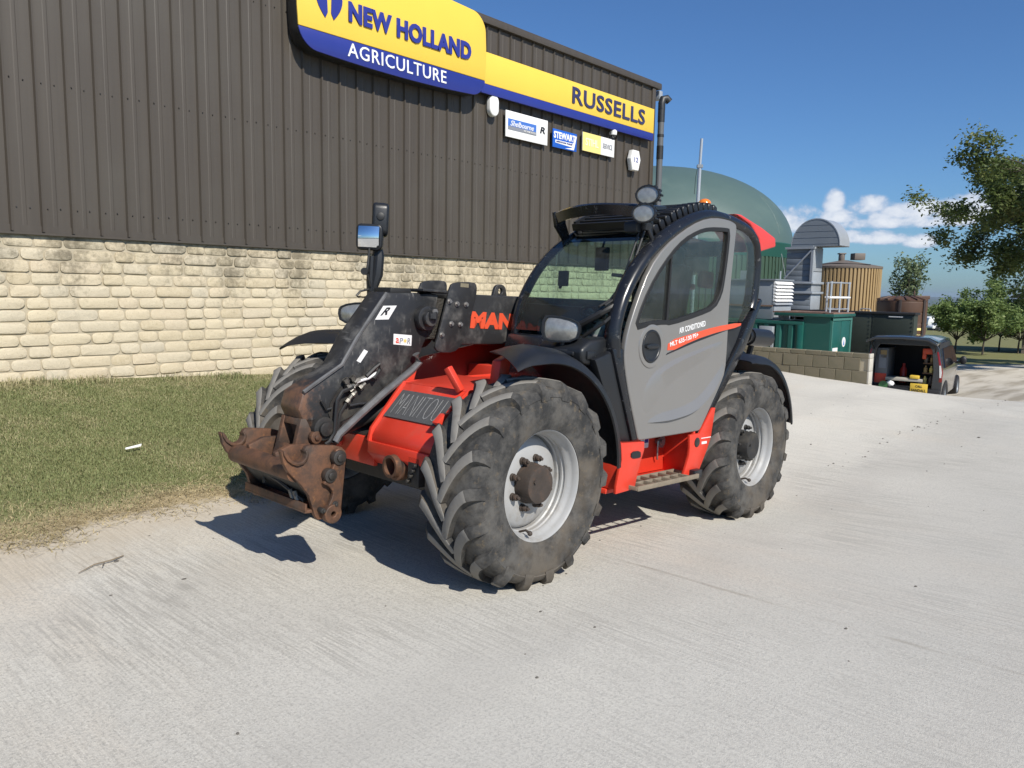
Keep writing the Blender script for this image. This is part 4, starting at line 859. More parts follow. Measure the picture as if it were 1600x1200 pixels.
# right side glass, rear glass, roof and floor
rg = [p for p in AC[1:]]; plate_y('right_side_glass', [rg+[(-2.2, 1.05), (-1.0, 1.05)]], .10, .005, m_sideglass, th, bev=.0005, smooth=0)
mb = vb(); mb.bb((-2.36, .12, 1.25), (-2.35, .98, 2.30)); mb.build('rear_window', m_sideglass, th, smooth=0)
mb = vb(); mb.bb((-2.40, .08, 1.0), (-2.30, 1.0, 1.40)); mb.bb((-2.38, .10, 1.4), (-2.30, .16, 2.3)); mb.bb((-2.38, .92, 1.4), (-2.30, .99, 2.3)); mb.bb((-2.38, .12, 2.22), (-2.28, .98, 2.34)); mb.build('rear_frame', m_blackgloss, th, bevel=.01)
mb = vb(); mb.bb((-2.3, .10, .92), (-.86, .98, 1.02)); mb.bb((-.98, .10, .95), (-.84, .98, 1.50)); mb.build('cab_floor', m_intg, th, bevel=.01); mb = vb(); mb.prism([(-2.3, .9), (-.80, .9), (-.79, 1.52), (-.83, 1.745), (-2.3, 1.745)], 'y', .075, .125); mb.build('right_lower_panel', m_black, th, bevel=.01)
rf = [p for p in AC if p[1] > 2.28 and -2.16 < p[0] < -1.34]
rfr = [p for p in AC if p[1] > 2.28 and -2.2 < p[0] < -1.72]; mb = vb(); mb.prism([(x, z+.02) for x, z in rfr]+[(x, z-.035) for x, z in rfr[::-1]], 'y', .12, .98); mb.build('roof_panel', m_blackgloss, th)
rfg0 = [p for p in AC if p[1] > 2.2 and -1.76 < p[0] < -1.12]; mb = vb(); mb.prism([(x, z+.012) for x, z in rfg0]+[(x, z+.004) for x, z in rfg0[::-1]], 'y', .13, .97); mb.build('roof_glass', m_glass, th)
# roof guard bars, visor and lights
top = max(rf, key=lambda p: p[1])
for i in range(10):
    x = -1.42-.062*i; z = np.interp(-x, [-p[0] for p in AC if p[1] > 2.2 and p[0] > -2.1], [p[1] for p in AC if p[1] > 2.2 and p[0] > -2.1])
    if i == 0: gb = MB(); gb.prism([(-.022, -.01), (.006, -.012), (.020, .042), (.0, .050)], 'y', .10, .93); gme = gb.mesh('guard_bar', .004, 1)
    o = mesh_obj('guard_bar', gme, m_black, th); o.location = (x, 0, z+.06); o.rotation_euler = (0, R(-12+26*(i-6)/6*-1*.6), 0)
rfg = [p for p in AC if p[1] > 2.28 and -2.05 < p[0] < -1.12]
tth = MB(); tth.prism([(-.030, -.03), (.034, -.03), (.040, .030), (.028, .052), (-.022, .034)], 'y', .84, .955); tme = tth.mesh('guard_tooth', .006, 1)
AT = [p for p in AC if p[1] > 2.2 and -2.25 < p[0] < -1.0]
for i in range(15):
    x = -1.12-.075*i; z = np.interp(-x, [-p[0] for p in AT], [p[1] for p in AT]); sl = (np.interp(-x+.05, [-p[0] for p in AT], [p[1] for p in AT])-z)/.05
    o = mesh_obj('guard_tooth', tme, m_black, th); o.location = (x, 0, z+.062); o.rotation_euler = (0, math.atan(sl), 0)
mb = vb(); mb.sweep([(p[0], .12, p[1]+.075) for p in rfg], [(-.012, -.05), (.012, -.05), (.012, .045), (-.012, .045)]); mb.build('guard_rail', m_black, th)
mb = vb(); n_ = 9; vis = []
for i in range(n_):
    t = i/(n_-1); y = .11+.86*t; xx = -1.20+.10*math.sin(math.pi*t)**.8; zt_ = 2.455+.045*math.sin(math.pi*min(1, t*.8+.1)); zb2 = zt_-.085
    vis.append([(xx, y, zb2), (xx+.03, y, zt_-.015), (xx+.012, y, zt_), (xx-.22, y, zt_+.03), (xx-.22, y, zt_+.01), (xx-.01, y, zt_-.03), (xx-.03, y, zb2+.005)])
b0 = 0; mb.v = [Vector(p) for r_ in vis for p in r_]
for i in range(n_-1):
    for j in range(7): mb.f.append([i*7+j, i*7+(j+1) % 7, (i+1)*7+(j+1) % 7, (i+1)*7+j]); mb.m.append(0)
mb.f += [list(range(7)), list(range((n_-1)*7, n_*7))]; mb.m += [0, 0]
mb.build('roof_visor', m_blackgloss, th)

mb = vb(); mb.prism([(-1.16, 2.47), (-1.19, 2.36), (-1.30, 2.26), (-1.38, 2.27), (-1.30, 2.40), (-1.30, 2.47)], 'y', .085, .125); mb.build('visor_bracket', m_blackgloss, th, bevel=.01)
def work_light(c, r=(.085, .065), yaw=8):
    o = empty('work_light', c, R(yaw), th)
    mb = MB(); pr = [(-.10, .25), (-.07, .75), (-.02, 1.05), (.012, 1.05), (.014, .92), (.004, .90)]; vs = []; n = 24
    for h, k in pr:
        for j in range(n): a = 2*math.pi*j/n; vs.append((h, r[0]*k*math.cos(a), r[1]*k*math.sin(a)))
    mb.add(vs, [(i*n+j, i*n+(j+1) % n, (i+1)*n+(j+1) % n, (i+1)*n+j) for i in range(5) for j in range(n)])
    for j in range(12): a = 2*math.pi*j/12; mb.box((-.03, r[0]*1.04*math.cos(a), r[1]*1.04*math.sin(a)), (.05, .012, .012))
    mb.build('housing', m_black, o)
    mb = MB(); mb.add([(.004, r[0]*.92*math.cos(2*math.pi*j/n), r[1]*.92*math.sin(2*math.pi*j/n)) for j in range(n)]+[(.016, 0, 0)], [(j, (j+1) % n, n) for j in range(n)]); mb.build('lens', m_lens, o)
q = [(-1.066,1.040,2.523),(-1.034,1.040,2.394)]; work_light(q[0], yaw=14); work_light(q[1], yaw=14)
mb = vb(); mb.tube([(q[1][0]-.05, .94, q[1][2]-.0), (q[1][0]-.16, .97, q[1][2]-.08), (q[1][0]-.20, .99, q[1][2]-.16)], .02, 8); mb.tube([(q[0][0]-.06, .93, q[0][2]), (q[0][0]-.10, .95, q[0][2]-.10), (q[1][0]-.08, .95, q[1][2])], .018, 8)
mb.bb((q[1][0]-.20, .90, q[1][2]-.10), (q[1][0]-.10, .99, q[1][2]+.05)); mb.build('light_bracket', m_black, th, bevel=.004)
bc = [(-3.037,0.350,2.789)][0]
mb = vb(); mb.lathe([(-.07, .052), (-.005, .055), (0, .05)], bc, 'z', 18); mb.build('beacon_base', m_black, th); mb = vb(); mb.ball((bc[0], bc[1], bc[2]), (.060, .060, .045), n=18, zmin=-.1); mb.build('beacon', m_amber, th)
# red rear spoiler
spl = [(-2.443,2.582),(-2.555,2.589),(-2.947,2.530),(-3.228,2.470),(-3.249,2.392),(-3.008,2.333),(-2.948,2.316),(-2.917,2.424),(-2.728,2.528)]
mb = vb(); mb.prism(spl, 'y', .60, .985); mb.build('rear_spoiler', m_spoiler, th, bevel=.022, seg=3)
mb = vb(); mb.bb((-2.75, .12, 2.10), (-2.35, .62, 2.40)); mb.build('rear_spoiler_core', m_black, th, bevel=.03)
# wiper and hoses down the left edge of the screen
wp = [(-1.228,0.970,2.338),(-1.151,0.970,2.166),(-1.080,0.970,2.015),(-1.023,0.970,1.894),(-0.911,0.970,1.794),(-0.790,0.970,1.739)]; wq = [(-1.022,0.800,1.737),(-0.869,0.800,1.675),(-0.674,0.800,1.597),(-0.594,0.800,1.560)]
def off(ps, dx=.07): return [(p[0]+dx, p[1], p[2]) for p in ps]
mb = vb(); mb.tube(off(wp, .05), .010, 6); mb.tube([(p[0]+.02, p[1]-.03, p[2]-.01) for p in off(wp, .05)], .008, 6)
pa = [(-1.118,0.860,1.822)]; pb_ = [(-0.836,0.620,1.576)]
wa = [(-1.027,0.995,1.957),(-0.948,0.995,1.836),(-0.836,0.995,1.751),(-0.755,0.930,1.684),(-0.731,0.810,1.613),(-0.713,0.720,1.568)]; mb.tube(wa, .024, 8); mb.tube([(p[0]+.02, p[1]+.015, p[2]-.035) for p in [(-0.991,0.995,1.866),(-0.881,0.995,1.753),(-0.755,0.970,1.660),(-0.719,0.840,1.565),(-0.712,0.765,1.517)]], .012, 7)
mb.build('wiper', m_hose, th)
st2 = [(-1.001,0.800,1.722),(-1.137,0.800,1.766),(-1.144,0.800,1.710),(-1.006,0.800,1.676)]; 
# cowl below the screen
mb = vb(); cw = [(-0.800,1.540),(-0.834,1.435),(-0.779,1.400),(-0.637,1.382)]; mb.prism([(-.80, 1.53), (-.60, 1.50), (-.50, 1.44), (-.52, 1.34), (-.85, 1.30)], 'y', .58, .985); mb.build('front_cowl', m_black, th, bevel=.03, seg=3)
mb = vb(); mb.prism([(-.84, 1.53), (-.74, 1.50), (-.70, 1.40), (-.72, .98), (-.86, .98)], 'y', .08, .60); mb.build('front_lower_panel', m_blackgloss, th, bevel=.012)
# dash, wheel, seat
mb = vb(); mb.bb((-1.22, .30, 1.30), (-.96, .80, 1.50)); mb.cyl((-1.05, .56, 1.1), (-1.28, .56, 1.62), .05, 10); mb.bb((-1.10, .14, 1.40), (-1.0, .30, 1.62)); mb.bb((-1.9, .14, 1.0), (-1.2, .30, 1.40)); mb.build('dashboard', m_intg, th, bevel=.03)
mb = vb(); C_ = Vector((-1.31, .56, 1.66)); tx = Matrix.Rotation(R(-25), 3, 'Y')
mb.tube([C_+tx @ Vector((.19*math.cos(a), .19*math.sin(a), 0)) for a in [2*math.pi*i/24 for i in range(25)]], .014, 6, caps=False); mb.box(C_, (.36, .03, .015), tx); mb.box(C_, (.03, .36, .015), tx); mb.build('steering_wheel', m_hose, th)
mb = vb(); mb.bb((-2.05, .32, 1.30), (-1.52, .80, 1.44)); mb.box((-2.08, .56, 1.78), (.14, .46, .72), Matrix.Rotation(R(-10), 3, 'Y')); mb.box((-2.16, .56, 2.20), (.10, .28, .18), Matrix.Rotation(R(-10), 3, 'Y')); mb.bb((-1.98, .40, 1.02), (-1.60, .72, 1.32)); mb.build('seat', m_seat, th, bevel=.05, seg=3)
mb = vb(); mb.bb((-1.95, .20, 1.50), (-1.55, .30, 1.56)); mb.tube([(-1.6, .25, 1.55), (-1.55, .25, 1.70)], .012, 6); mb.ball((-1.55, .25, 1.73), .035); mb.build('armrest', m_intg, th, bevel=.012)
rc_ = [(-2.362,0.620,1.971),(-2.700,0.620,2.056),(-2.255,0.620,1.844),(-2.318,0.620,1.683)]; mb = vb(); mb.bb((rc_[0][0]-.10, .58, rc_[0][2]-.025), (rc_[0][0]+.10, .66, rc_[0][2]+.03)); mb.build('red_lever_cap', m_red, th, bevel=.02)
mb = vb(); mb.bb((rc_[1][0]-.11, .58, rc_[1][2]-.075), (rc_[1][0]+.11, .64, rc_[1][2]+.075)); mb.build('red_seat_trim', M('faded_red_fabric', (.30, .06, .05), .2, 12, .8), th, bevel=.025)
mb = vb(); mb.prism([(rc_[2][0]-.08, rc_[2][2]+.06), (rc_[2][0]+.06, rc_[2][2]+.03), (rc_[3][0]+.04, rc_[3][2]-.05), (rc_[3][0]-.10, rc_[3][2]-.05)], 'y', .52, .64); mb.build('control_console', M('light_cab_plastic', (.34, .34, .33), .1, 8, .5), th, bevel=.02)
mb = vb(); mb.bb((rc_[1][0]-.16, .12, rc_[1][2]-.03), (rc_[2][0]+.30, .14, rc_[1][2]-.0)); mb.build('grab_rail', m_intg, th, bevel=.004)
ph = [(-1.053,0.160,1.943),(-0.899,0.160,1.907)]
mb = vb(); mb.bb((ph[0][0]-.16, .17, ph[0][2]-.05), (ph[0][0]-.13, .26, ph[0][2]+.07)); mb.tube([(ph[0][0]-.2, .14, ph[0][2]-.06), (ph[0][0]-.15, .2, ph[0][2])], .015, 6); mb.build('phone_holder', m_hose, th, bevel=.006)
mp_ = [(-1.075,0.450,2.146)][0]; mb = vb(); mb.bb((mp_[0]-.30, .40, mp_[2]-.12), (mp_[0]-.27, .52, mp_[2]+.06)); mb.tube([(mp_[0]-.28, .46, mp_[2]+.05), (mp_[0]-.31, .46, mp_[2]+.14)], .01, 6); mb.build('interior_mirror', m_hose, th, bevel=.01)
sk = [(-0.898,0.930,1.730)]; mb = vb(); mb.bb((sk[0][0]-.02, .84, sk[0][2]-.05), (sk[0][0]-.015, .93, sk[0][2]+.04)); mb.build('windscreen_sticker', m_decal, th)
# --- fenders
def fender(name, x0, side, a0, a1, r, yi, yo, skew=0, lip=.055, crown=.03, nose=0):
    mb = vb(); n = 24; sec = []; row0 = [(0, yi), (crown*.6, yi+.10), (crown, (yi+yo)/2), (crown*.8, yo-.12), (.012, yo-.05), (-.008, yo-.015), (-lip, yo), (-lip-.006, yo-.012), (-.026, yo-.03), (-.008, yo-.06), (crown*.75-.012, yo-.13), (crown-.014, (yi+yo)/2), (-.014, yi)]
    for i in range(n+1):
        t = i/n; pts = []
        for dr, y in row0:
            u = (y-yi)/(yo-yi); aa = a0+skew*(1-u); a = R(aa+(a1-aa)*t); rr = r+dr*min(1, .35+t*6)-nose*max(0, 1-t*7)**2
            if dr <= -lip: rr = r-lip*min(1, .3+t*5)+(dr+lip)-nose*max(0, 1-t*7)**2
            pts.append((x0+rr*math.cos(a), side*y, .62+rr*math.sin(a)))
        sec.append(pts)
    k = len(row0); mb.v = [Vector(p) for s in sec for p in s]
    for i in range(n):
        for j in range(k): mb.f.append([i*k+j, i*k+(j+1) % k, (i+1)*k+(j+1) % k, (i+1)*k+j]); mb.m.append(0)
    mb.f += [list(range(k))[::-1], list(range(n*k, n*k+k))]; mb.m += [0, 0]
    return mb.build(name, m_black, th, smooth=50)
fender('front_fender', -.02, 1, 66, 178, .80, .64, 1.16, skew=22, crown=.045, nose=.02)
fender('front_fender', -.02, -1, 60, 178, .80, .80, 1.33, skew=12, crown=.04, nose=.02)
fender('rear_fender', -2.84, 1, 74, 168, .775, .62, 1.15)
fender('rear_fender', -2.84, -1, 74, 168, .775, .76, 1.30)
# headlights
def headlight(side, c, yaw):
    o = empty('headlight', (c[0], side*c[1], c[2]), R(yaw)*side, th)
    shape = chaikin([(-.125*side, .078), (-.05*side, .088), (.09*side, .062), (.125*side, .015), (.10*side, -.07), (-.07*side, -.082), (-.13*side, -.055)], 1)
    mb = MB(); n = len(shape)
    rings = [(-.13, .55), (-.09, .9), (-.02, 1.1), (.012, 1.1), (.012, .98), (.0, .95)]; vs = [(h, a*k, b_*k) for h, k in rings for a, b_ in shape]
    mb.add(vs, [(i*n+j, i*n+(j+1) % n, (i+1)*n+(j+1) % n, (i+1)*n+j) for i in range(5) for j in range(n)]+[list(range(n))]); mb.build('housing', m_black, o)
    mb = MB(); vs = [(.002, a*.95, b_*.95) for a, b_ in shape]+[(.022, a*.5, b_*.5) for a, b_ in shape]+[(.026, 0, 0)]
    mb.add(vs, [(j, (j+1) % n, n+(j+1) % n, n+j) for j in range(n)]+[(n+j, n+(j+1) % n, 2*n) for j in range(n)]); mb.build('lens', m_lens, o)
    mb = MB(); mb.cyl((-.03, 0, -.07), (-.04, 0, -.14), .02, 8); mb.bb((-.10, -.10, -.15), (.03, .10, -.13)); mb.build('bracket', m_black, o, bevel=.004)
hl = [(-0.512,0.800,1.562)][0]; headlight(1, hl, 24); hr = [(-0.124,-1.050,1.589)][0]; headlight(-1, (hr[0], 1.05, hr[2]), -28)
am_ = [(-0.547,0.900,1.405)][0]; mb = vb(); mb.cyl((am_[0]-.03, am_[1], am_[2]), (am_[0]+.004, am_[1], am_[2]), .016, 12); mb.build('marker_lamp', m_amber, th)
mb = vb(); mb.bb((am_[0]-.10, .74, am_[2]-.03), (am_[0]-.005, 1.0, am_[2]+.025)); mb.bb((hl[0]-.14, .60, hl[2]-.17), (hl[0]+.02, .92, hl[2]-.14)); mb.build('lamp_bracket', m_black, th, bevel=.008)
# --- engine cover on the right side and rear body
mb = vb(); mb.prism([(-.72, 1.10), (-.80, 1.30), (-1.0, 1.42), (-2.4, 1.48), (-3.3, 1.45), (-3.5, 1.30), (-3.5, 1.0), (-.72, .95)], 'y', -1.10, -.42); mb.build('engine_cover', m_black, th, bevel=.05, seg=3)
mb = vb(); mb.bb((-3.6, .05, 1.0), (-2.45, .62, 1.42)); mb.bb((-3.4, -.42, 1.0), (-2.45, .10, 1.30)); mb.build('rear_body', m_black, th, bevel=.03)
ov = [(-3.510,0.750,1.559)][0]; mb = vb(); mb.cyl((ov[0]-.2, ov[1], ov[2]), (ov[0]+.2, ov[1], ov[2]+.01), .085, 16); mb.cyl((ov[0]+.19, ov[1], ov[2]+.01), (ov[0]+.26, ov[1], ov[2]+.015), .07, 14); mb.tube([(ov[0], ov[1]-.05, ov[2]-.05), (ov[0], ov[1]-.1, ov[2]-.3)], .03, 8); mb.build('air_filter_cap', m_black, th)
# --- boom
B0, B1 = -.29, .01
mb = vb(); mb.prism([(-.30, 1.775), (-.42, 1.778), (-3.35, 1.86), (-3.55, 1.70), (-3.45, 1.50), (-.62, 1.412), (-.30, 1.408)], 'y', B0, B1); bm_ = mb.build('boom', m_boom, th, bevel=.018)
mb = vb(); mb.prism([(.10, 1.735), (-.6, 1.74), (-.6, 1.45), (.02, 1.44)], 'y', -.255, -.025); mb.build('inner_boom', m_grease, th, bevel=.01)
lettering('lettering', 'MANITOU', (([(-0.405,1.530)][0][0], .012, [(-0.405,1.530)][0][1]), ([(-0.405,1.530)][0][0]-.93, .012, [(-0.405,1.530)][0][1]-.004), ([(-0.416,1.657)][0][0], .012, [(-0.416,1.657)][0][1])), (0, 1, 0), m_orange, bm_, .001, .06)
wpl = [(-0.175,1.827),(-0.222,1.853),(-0.404,1.868),(-0.438,1.845),(-0.437,1.771),(-0.401,1.638),(-0.348,1.473),(-0.308,1.403),(-0.242,1.352),(-0.108,1.351),(-0.059,1.378),(-0.068,1.423),(-0.142,1.673)]
mb = vb(); mb.prism(chaikin(wpl, 1), 'y', .014, .034); wpo = mb.build('wear_plate', m_boom, th, bevel=.004)
mb = vb(); mb.prism([(p[0], p[1]+.01) for p in chaikin(wpl, 1)], 'y', -.314, -.294); mb.bb((-.28, -.30, 1.772), (.06, .02, 1.79)); mb.build('wear_plate', m_boom, th, bevel=.004)
for p in [(-0.245,1.700),(-0.333,1.700),(-0.199,1.557),(-0.286,1.555),(-0.171,1.715),(-0.113,1.478)]:
    mb = vb(); mb.cyl((p[0], .034, p[1]), (p[0], .040, p[1]), .020, 12); mb.cyl((p[0], .040, p[1]), (p[0], .054, p[1]), .013, 6); mb.build('bolt', m_steel, wpo)
p = [(-0.311,1.837)][0]; mb = vb(); mb.bb((p[0]-.04, .030, p[1]-.014), (p[0]+.04, .0365, p[1]+.014)); mb.build('handle_slot', m_block, wpo)
le = [(-0.828,1.825)][0]
plate_y('lifting_eye', [[(le[0]+.06*math.cos(a) if math.sin(a) > 0 else le[0]+math.copysign(.075, math.cos(a)), le[1]+(.05*math.sin(a) if math.sin(a) > 0 else -.05)) for a in [2*math.pi*i/24 for i in range(24)]], [(le[0]+.028*math.cos(a), le[1]+.028*math.sin(a)) for a in [2*math.pi*i/14 for i in range(14)]]], -.12, .03, m_boom, th, bev=.004)
# boom head
H0, H1 = -.25, -.02
HP = [(0.329,1.750),(0.145,1.758),(-0.127,1.761),(-0.113,1.688),(-0.054,1.487),(-0.011,1.415),(0.051,1.280),(0.264,1.089),(0.527,0.908),(0.699,0.781),(0.813,0.774),(0.878,0.787),(0.907,0.862),(0.975,0.993),(0.947,1.095),(0.671,1.262),(0.571,1.435)]
mb = vb(); mb.prism(HP, 'y', H0, H1); hd = mb.build('boom_head', m_head, th, bevel=.022)
rz = [(-0.015,1.374),(-0.044,1.478),(-0.110,1.679),(-0.028,1.666),(0.058,1.648),(0.113,1.607),(0.131,1.536)]
# pivot boss with keeper
c = [(0.016,1.588)][0]; mb = vb(); mb.cyl((c[0], -.03, c[1]), (c[0], .035, c[1]), .085, 26); mb.cyl((c[0], .03, c[1]), (c[0], .075, c[1]), .055, 22); mb.build('pivot_boss', m_boom, hd, bevel=.006)
k2 = [(0.017,1.635)][0]; mb = vb(); mb.tube([(c[0], .085, c[1]), (k2[0], .085, k2[1])], .032, 10); mb.cyl((k2[0], .07, k2[1]), (k2[0], .105, k2[1]), .03, 14); mb.build('pin_keeper', m_boom, hd)
mb = vb(); mb.cyl((k2[0], .10, k2[1]), (k2[0], .112, k2[1]), .022, 6); mb.build('keeper_bolt', m_steel, hd)
cap = [(0.301,1.743),(0.120,1.754)]; mb = vb(); mb.bb((cap[0][0], -.22, cap[0][1]-.01), (cap[1][0], -.03, cap[1][1]+.028)); mb.build('head_cap', m_rubberseal, hd, bevel=.01)
# raised edge strip along the head and the guard tube
es = [(0.341,-0.018,1.741),(0.458,-0.018,1.584),(0.567,-0.018,1.436),(0.672,-0.018,1.266),(0.815,-0.018,1.179),(0.944,-0.018,1.099)]; mb = vb(); mb.tube([(p[0], p[1], p[2]) for p in es], .014, 7); mb.build('edge_strip', M('worn_highlight_edge', (.15, .15, .15), .5, 14, .4, metal=.4, dirt=(.03, .03, .03), dirt_amt=.4, dirt_scale=9), hd)  # worn edge, made paler to paint in its bright highlights
gt = [(0.107,0.030,1.341),(0.075,0.030,1.284),(0.134,0.030,1.231),(0.366,0.030,1.080),(0.564,0.030,0.937),(0.711,0.030,0.826),(0.738,0.030,0.783)]; mb = vb(); mb.tube(gt, .026, 10); mb.build('guard_tube', bpy.data.materials['worn_highlight_edge'], hd)
cav = [(0.674,1.144),(0.542,1.182),(0.334,1.135),(0.408,1.030),(0.581,0.932),(0.725,0.879),(0.777,0.984)]; mb = vb(); mb.prism(chaikin(cav, 1), 'y', -.03, -.012); mb.build('recess_shade_plate', m_dark, hd)  # dark plate laid on the head face to paint in the shaded recess
# hydraulic couplings and hoses
mb = vb(); r_ = random.Random(3)
for (a, b_) in (('541,592', '549,604'), ('549,589', '556,599'), ('553,597', '575,585'), ('540,607', '556,600'), ('560,608', '570,598'), ('545,611', '560,594'), ('541,627', '549,616'), ('549,616', '556,610')): pass
CP = [(0.671,0.020,1.180),(0.629,0.020,1.121),(0.618,0.020,1.195),(0.581,0.020,1.136),(0.606,0.020,1.154),(0.498,0.020,1.197),(0.659,0.020,1.122),(0.586,0.020,1.141),(0.560,0.020,1.115),(0.516,0.020,1.147),(0.633,0.020,1.097),(0.562,0.020,1.169),(0.655,0.020,1.027),(0.613,0.020,1.075),(0.617,0.020,1.071),(0.584,0.020,1.095)]
for i in range(0, 16, 2): mb.cyl(CP[i], CP[i+1], .014, 8); mb.cyl(CP[i], Vector(CP[i]).lerp(Vector(CP[i+1]), .4), .021, 6)
mb.build('hydraulic_coupling', m_chrome, hd)
mb = vb(); mb.tube([(0.612,0.030,1.126),(0.693,0.030,1.100),(0.729,0.030,1.048),(0.735,0.030,0.947),(0.740,0.030,0.841),(0.776,0.030,0.786),(0.808,0.030,0.769)], .014, 7); mb.tube([(0.519,0.035,1.195),(0.456,0.035,1.248),(0.421,0.035,1.273),(0.409,0.035,1.235),(0.458,0.035,1.177)], .015, 7); mb.tube([(0.654,0.020,1.023),(0.695,0.020,0.964),(0.711,0.020,0.882),(0.718,0.020,0.821),(0.745,0.020,0.774)], .011, 7)
mb.build('hydraulic_hose', m_hose, hd); mb = vb(); mb.tube([(0.594,0.030,1.158),(0.500,0.030,1.181),(0.425,0.030,1.218)], .010, 7); mb.build('white_pipe', m_decal, hd)
mb = vb(); mb.tube([(0.622,0.010,1.004),(0.553,0.010,1.014),(0.488,0.010,1.015),(0.461,0.010,0.988)], .009, 6); mb.tube([(0.826,0.000,1.045),(0.787,0.000,0.986),(0.750,0.000,0.993)], .009, 6); mb.build('bracket_wire', m_boom, hd)
# decals on the head
def hdecal(nm, px, m=m_decal, y=-.0185): mb = vb(); mb.prism(px, 'y', y-.004, y); return mb.build(nm, m, hd)
hdecal('white_decal', [(0.363,1.656),(0.251,1.663),(0.316,1.568),(0.426,1.562)]); lp_ = [(0.386,1.591),(0.331,1.598),(0.336,1.646)]; lettering('lettering', 'R', [(p[0], -.018, p[1]) for p in lp_], (0, 1, 0), m_blacktext, hd, .001, .03)
hdecal('warning_decal', [(0.268,1.473),(0.111,1.466),(0.112,1.393),(0.267,1.402)]); hdecal('small_decal', [(0.504,1.366),(0.473,1.353),(0.530,1.278),(0.560,1.291)])
for (px_, s_, mt) in (([(0.249,1.411),(0.222,1.409),(0.248,1.446)], 'a', m_red), ([(0.216,1.407),(0.189,1.407),(0.213,1.446)], 'P', m_greytext), ([(0.183,1.412),(0.156,1.410),(0.182,1.443)], '*', m_yellow), ([(0.150,1.408),(0.122,1.404),(0.146,1.448)], 'R', m_greytext)): lettering('print', s_, [(p[0], -.018, p[1]) for p in px_], (0, 1, 0), mt, hd, .0008, .01)
# rusty nose of the head
NT, NB = Vector((.955, .925)), Vector((.995, .745)); nd_ = (NB-NT).normalized(); nn_ = Vector((-nd_.y, nd_.x))
def nz(t, d): p = NT+nd_*t-nn_*d; return (p.x, p.y)
Ln = (NB-NT).length; sg_ = 1 if nz(0, .1)[0] < NT.x else -1
for y0, y1 in ((-.25, -.215), (-.057, -.02)): mb = vb(); mb.prism([nz(-.01, 0), nz(Ln+.06, 0), nz(Ln+.06, sg_*.16), nz(Ln*.4, sg_*.34), nz(-.06, sg_*.30)], 'y', y0, y1); mb.build('nose_cheek', m_rust, hd, bevel=.005)
mb = vb(); mb.prism([nz(-.01, .004*sg_), nz(.035, .004*sg_), nz(.035, .05*sg_), nz(-.02, .25*sg_), nz(-.045, .25*sg_)], 'y', -.216, -.056); mb.build('nose_top', m_rust, hd, bevel=.004)
mb = vb(); mb.prism([nz(.03, .12*sg_), nz(Ln, .12*sg_), nz(Ln, .3*sg_), nz(.03, .3*sg_)], 'y', -.214, -.058); mb.build('nose_cavity', m_dark, hd)
mb = vb(); mb.prism([nz(Ln-.03, -.012*sg_), nz(Ln+.05, -.03*sg_), nz(Ln+.07, .10*sg_), nz(Ln, .11*sg_)], 'y', -.213, -.059); mb.build('nose_foot', m_rust, hd, bevel=.004)
c = [(0.807,0.867)][0]; mb = vb(); mb.cyl((c[0], -.03, c[1]), (c[0], .02, c[1]), .075, 24); mb.cyl((c[0], .02, c[1]), (c[0], .045, c[1]), .045, 20); mb.build('nose_pivot', m_dark, hd, bevel=.005)
c = [(0.864,0.817)][0]; mb = vb(); mb.cyl((c[0], -.02, c[1]), (c[0], .022, c[1]), .040, 18); mb.cyl((c[0], .02, c[1]), (c[0], .035, c[1]), .018, 6); mb.build('nose_pin', m_rust, hd, bevel=.003)
# --- quick hitch carriage
CPL = [(1.235,0.794),(1.223,0.804),(1.209,0.786),(1.191,0.755),(1.164,0.732),(1.135,0.722),(1.106,0.726),(1.085,0.745),(1.078,0.771),(1.087,0.796),(1.075,0.814),(1.050,0.819),(0.881,0.803),(0.832,0.789),(0.804,0.765),(0.796,0.733),(0.802,0.658),(0.809,0.552),(0.815,0.473),(0.820,0.387),(0.842,0.350),(0.883,0.343),(0.933,0.368),(0.946,0.362),(0.984,0.364),(1.004,0.395),(1.048,0.520),(1.101,0.588),(1.146,0.631),(1.191,0.677),(1.221,0.732)]
for y0, y1 in ((.21, .245), (-.525, -.49)): mb = vb(); mb.prism(CPL, 'y', y0, y1); mb.build('carriage_plate', m_rust, th, bevel=.004)
hk = [(1.231,0.799),(1.221,0.804),(1.207,0.786),(1.189,0.757),(1.162,0.735),(1.135,0.725),(1.108,0.730),(1.090,0.747),(1.082,0.771),(1.089,0.790),(1.074,0.793),(1.063,0.769),(1.070,0.740),(1.095,0.714),(1.134,0.705),(1.170,0.718),(1.203,0.743),(1.225,0.777)]
for y0, y1 in ((.195, .262), (-.542, -.475)): mb = vb(); mb.prism(hk, 'y', y0, y1); mb.build('hook_lining', m_rust, th, bevel=.004)
lk = [(0.884,0.785),(0.843,0.781),(0.824,0.748),(0.836,0.702),(0.861,0.654),(0.873,0.620),(0.843,0.554),(0.844,0.476),(0.855,0.410),(0.881,0.371),(0.922,0.373),(0.940,0.403),(0.933,0.437),(0.904,0.491),(0.896,0.530),(0.938,0.578),(0.965,0.585),(0.957,0.599),(0.912,0.578),(0.899,0.600),(0.918,0.629),(0.911,0.667),(0.890,0.708),(0.896,0.755)]
plate_y('latch_arm', [chaikin(lk, 1), [([(0.907,0.398)][0][0]+.022*math.cos(a), [(0.907,0.398)][0][1]+.022*math.sin(a)) for a in [2*math.pi*i/14 for i in range(14)]]], .265, .03, m_rust, th, bev=.006)
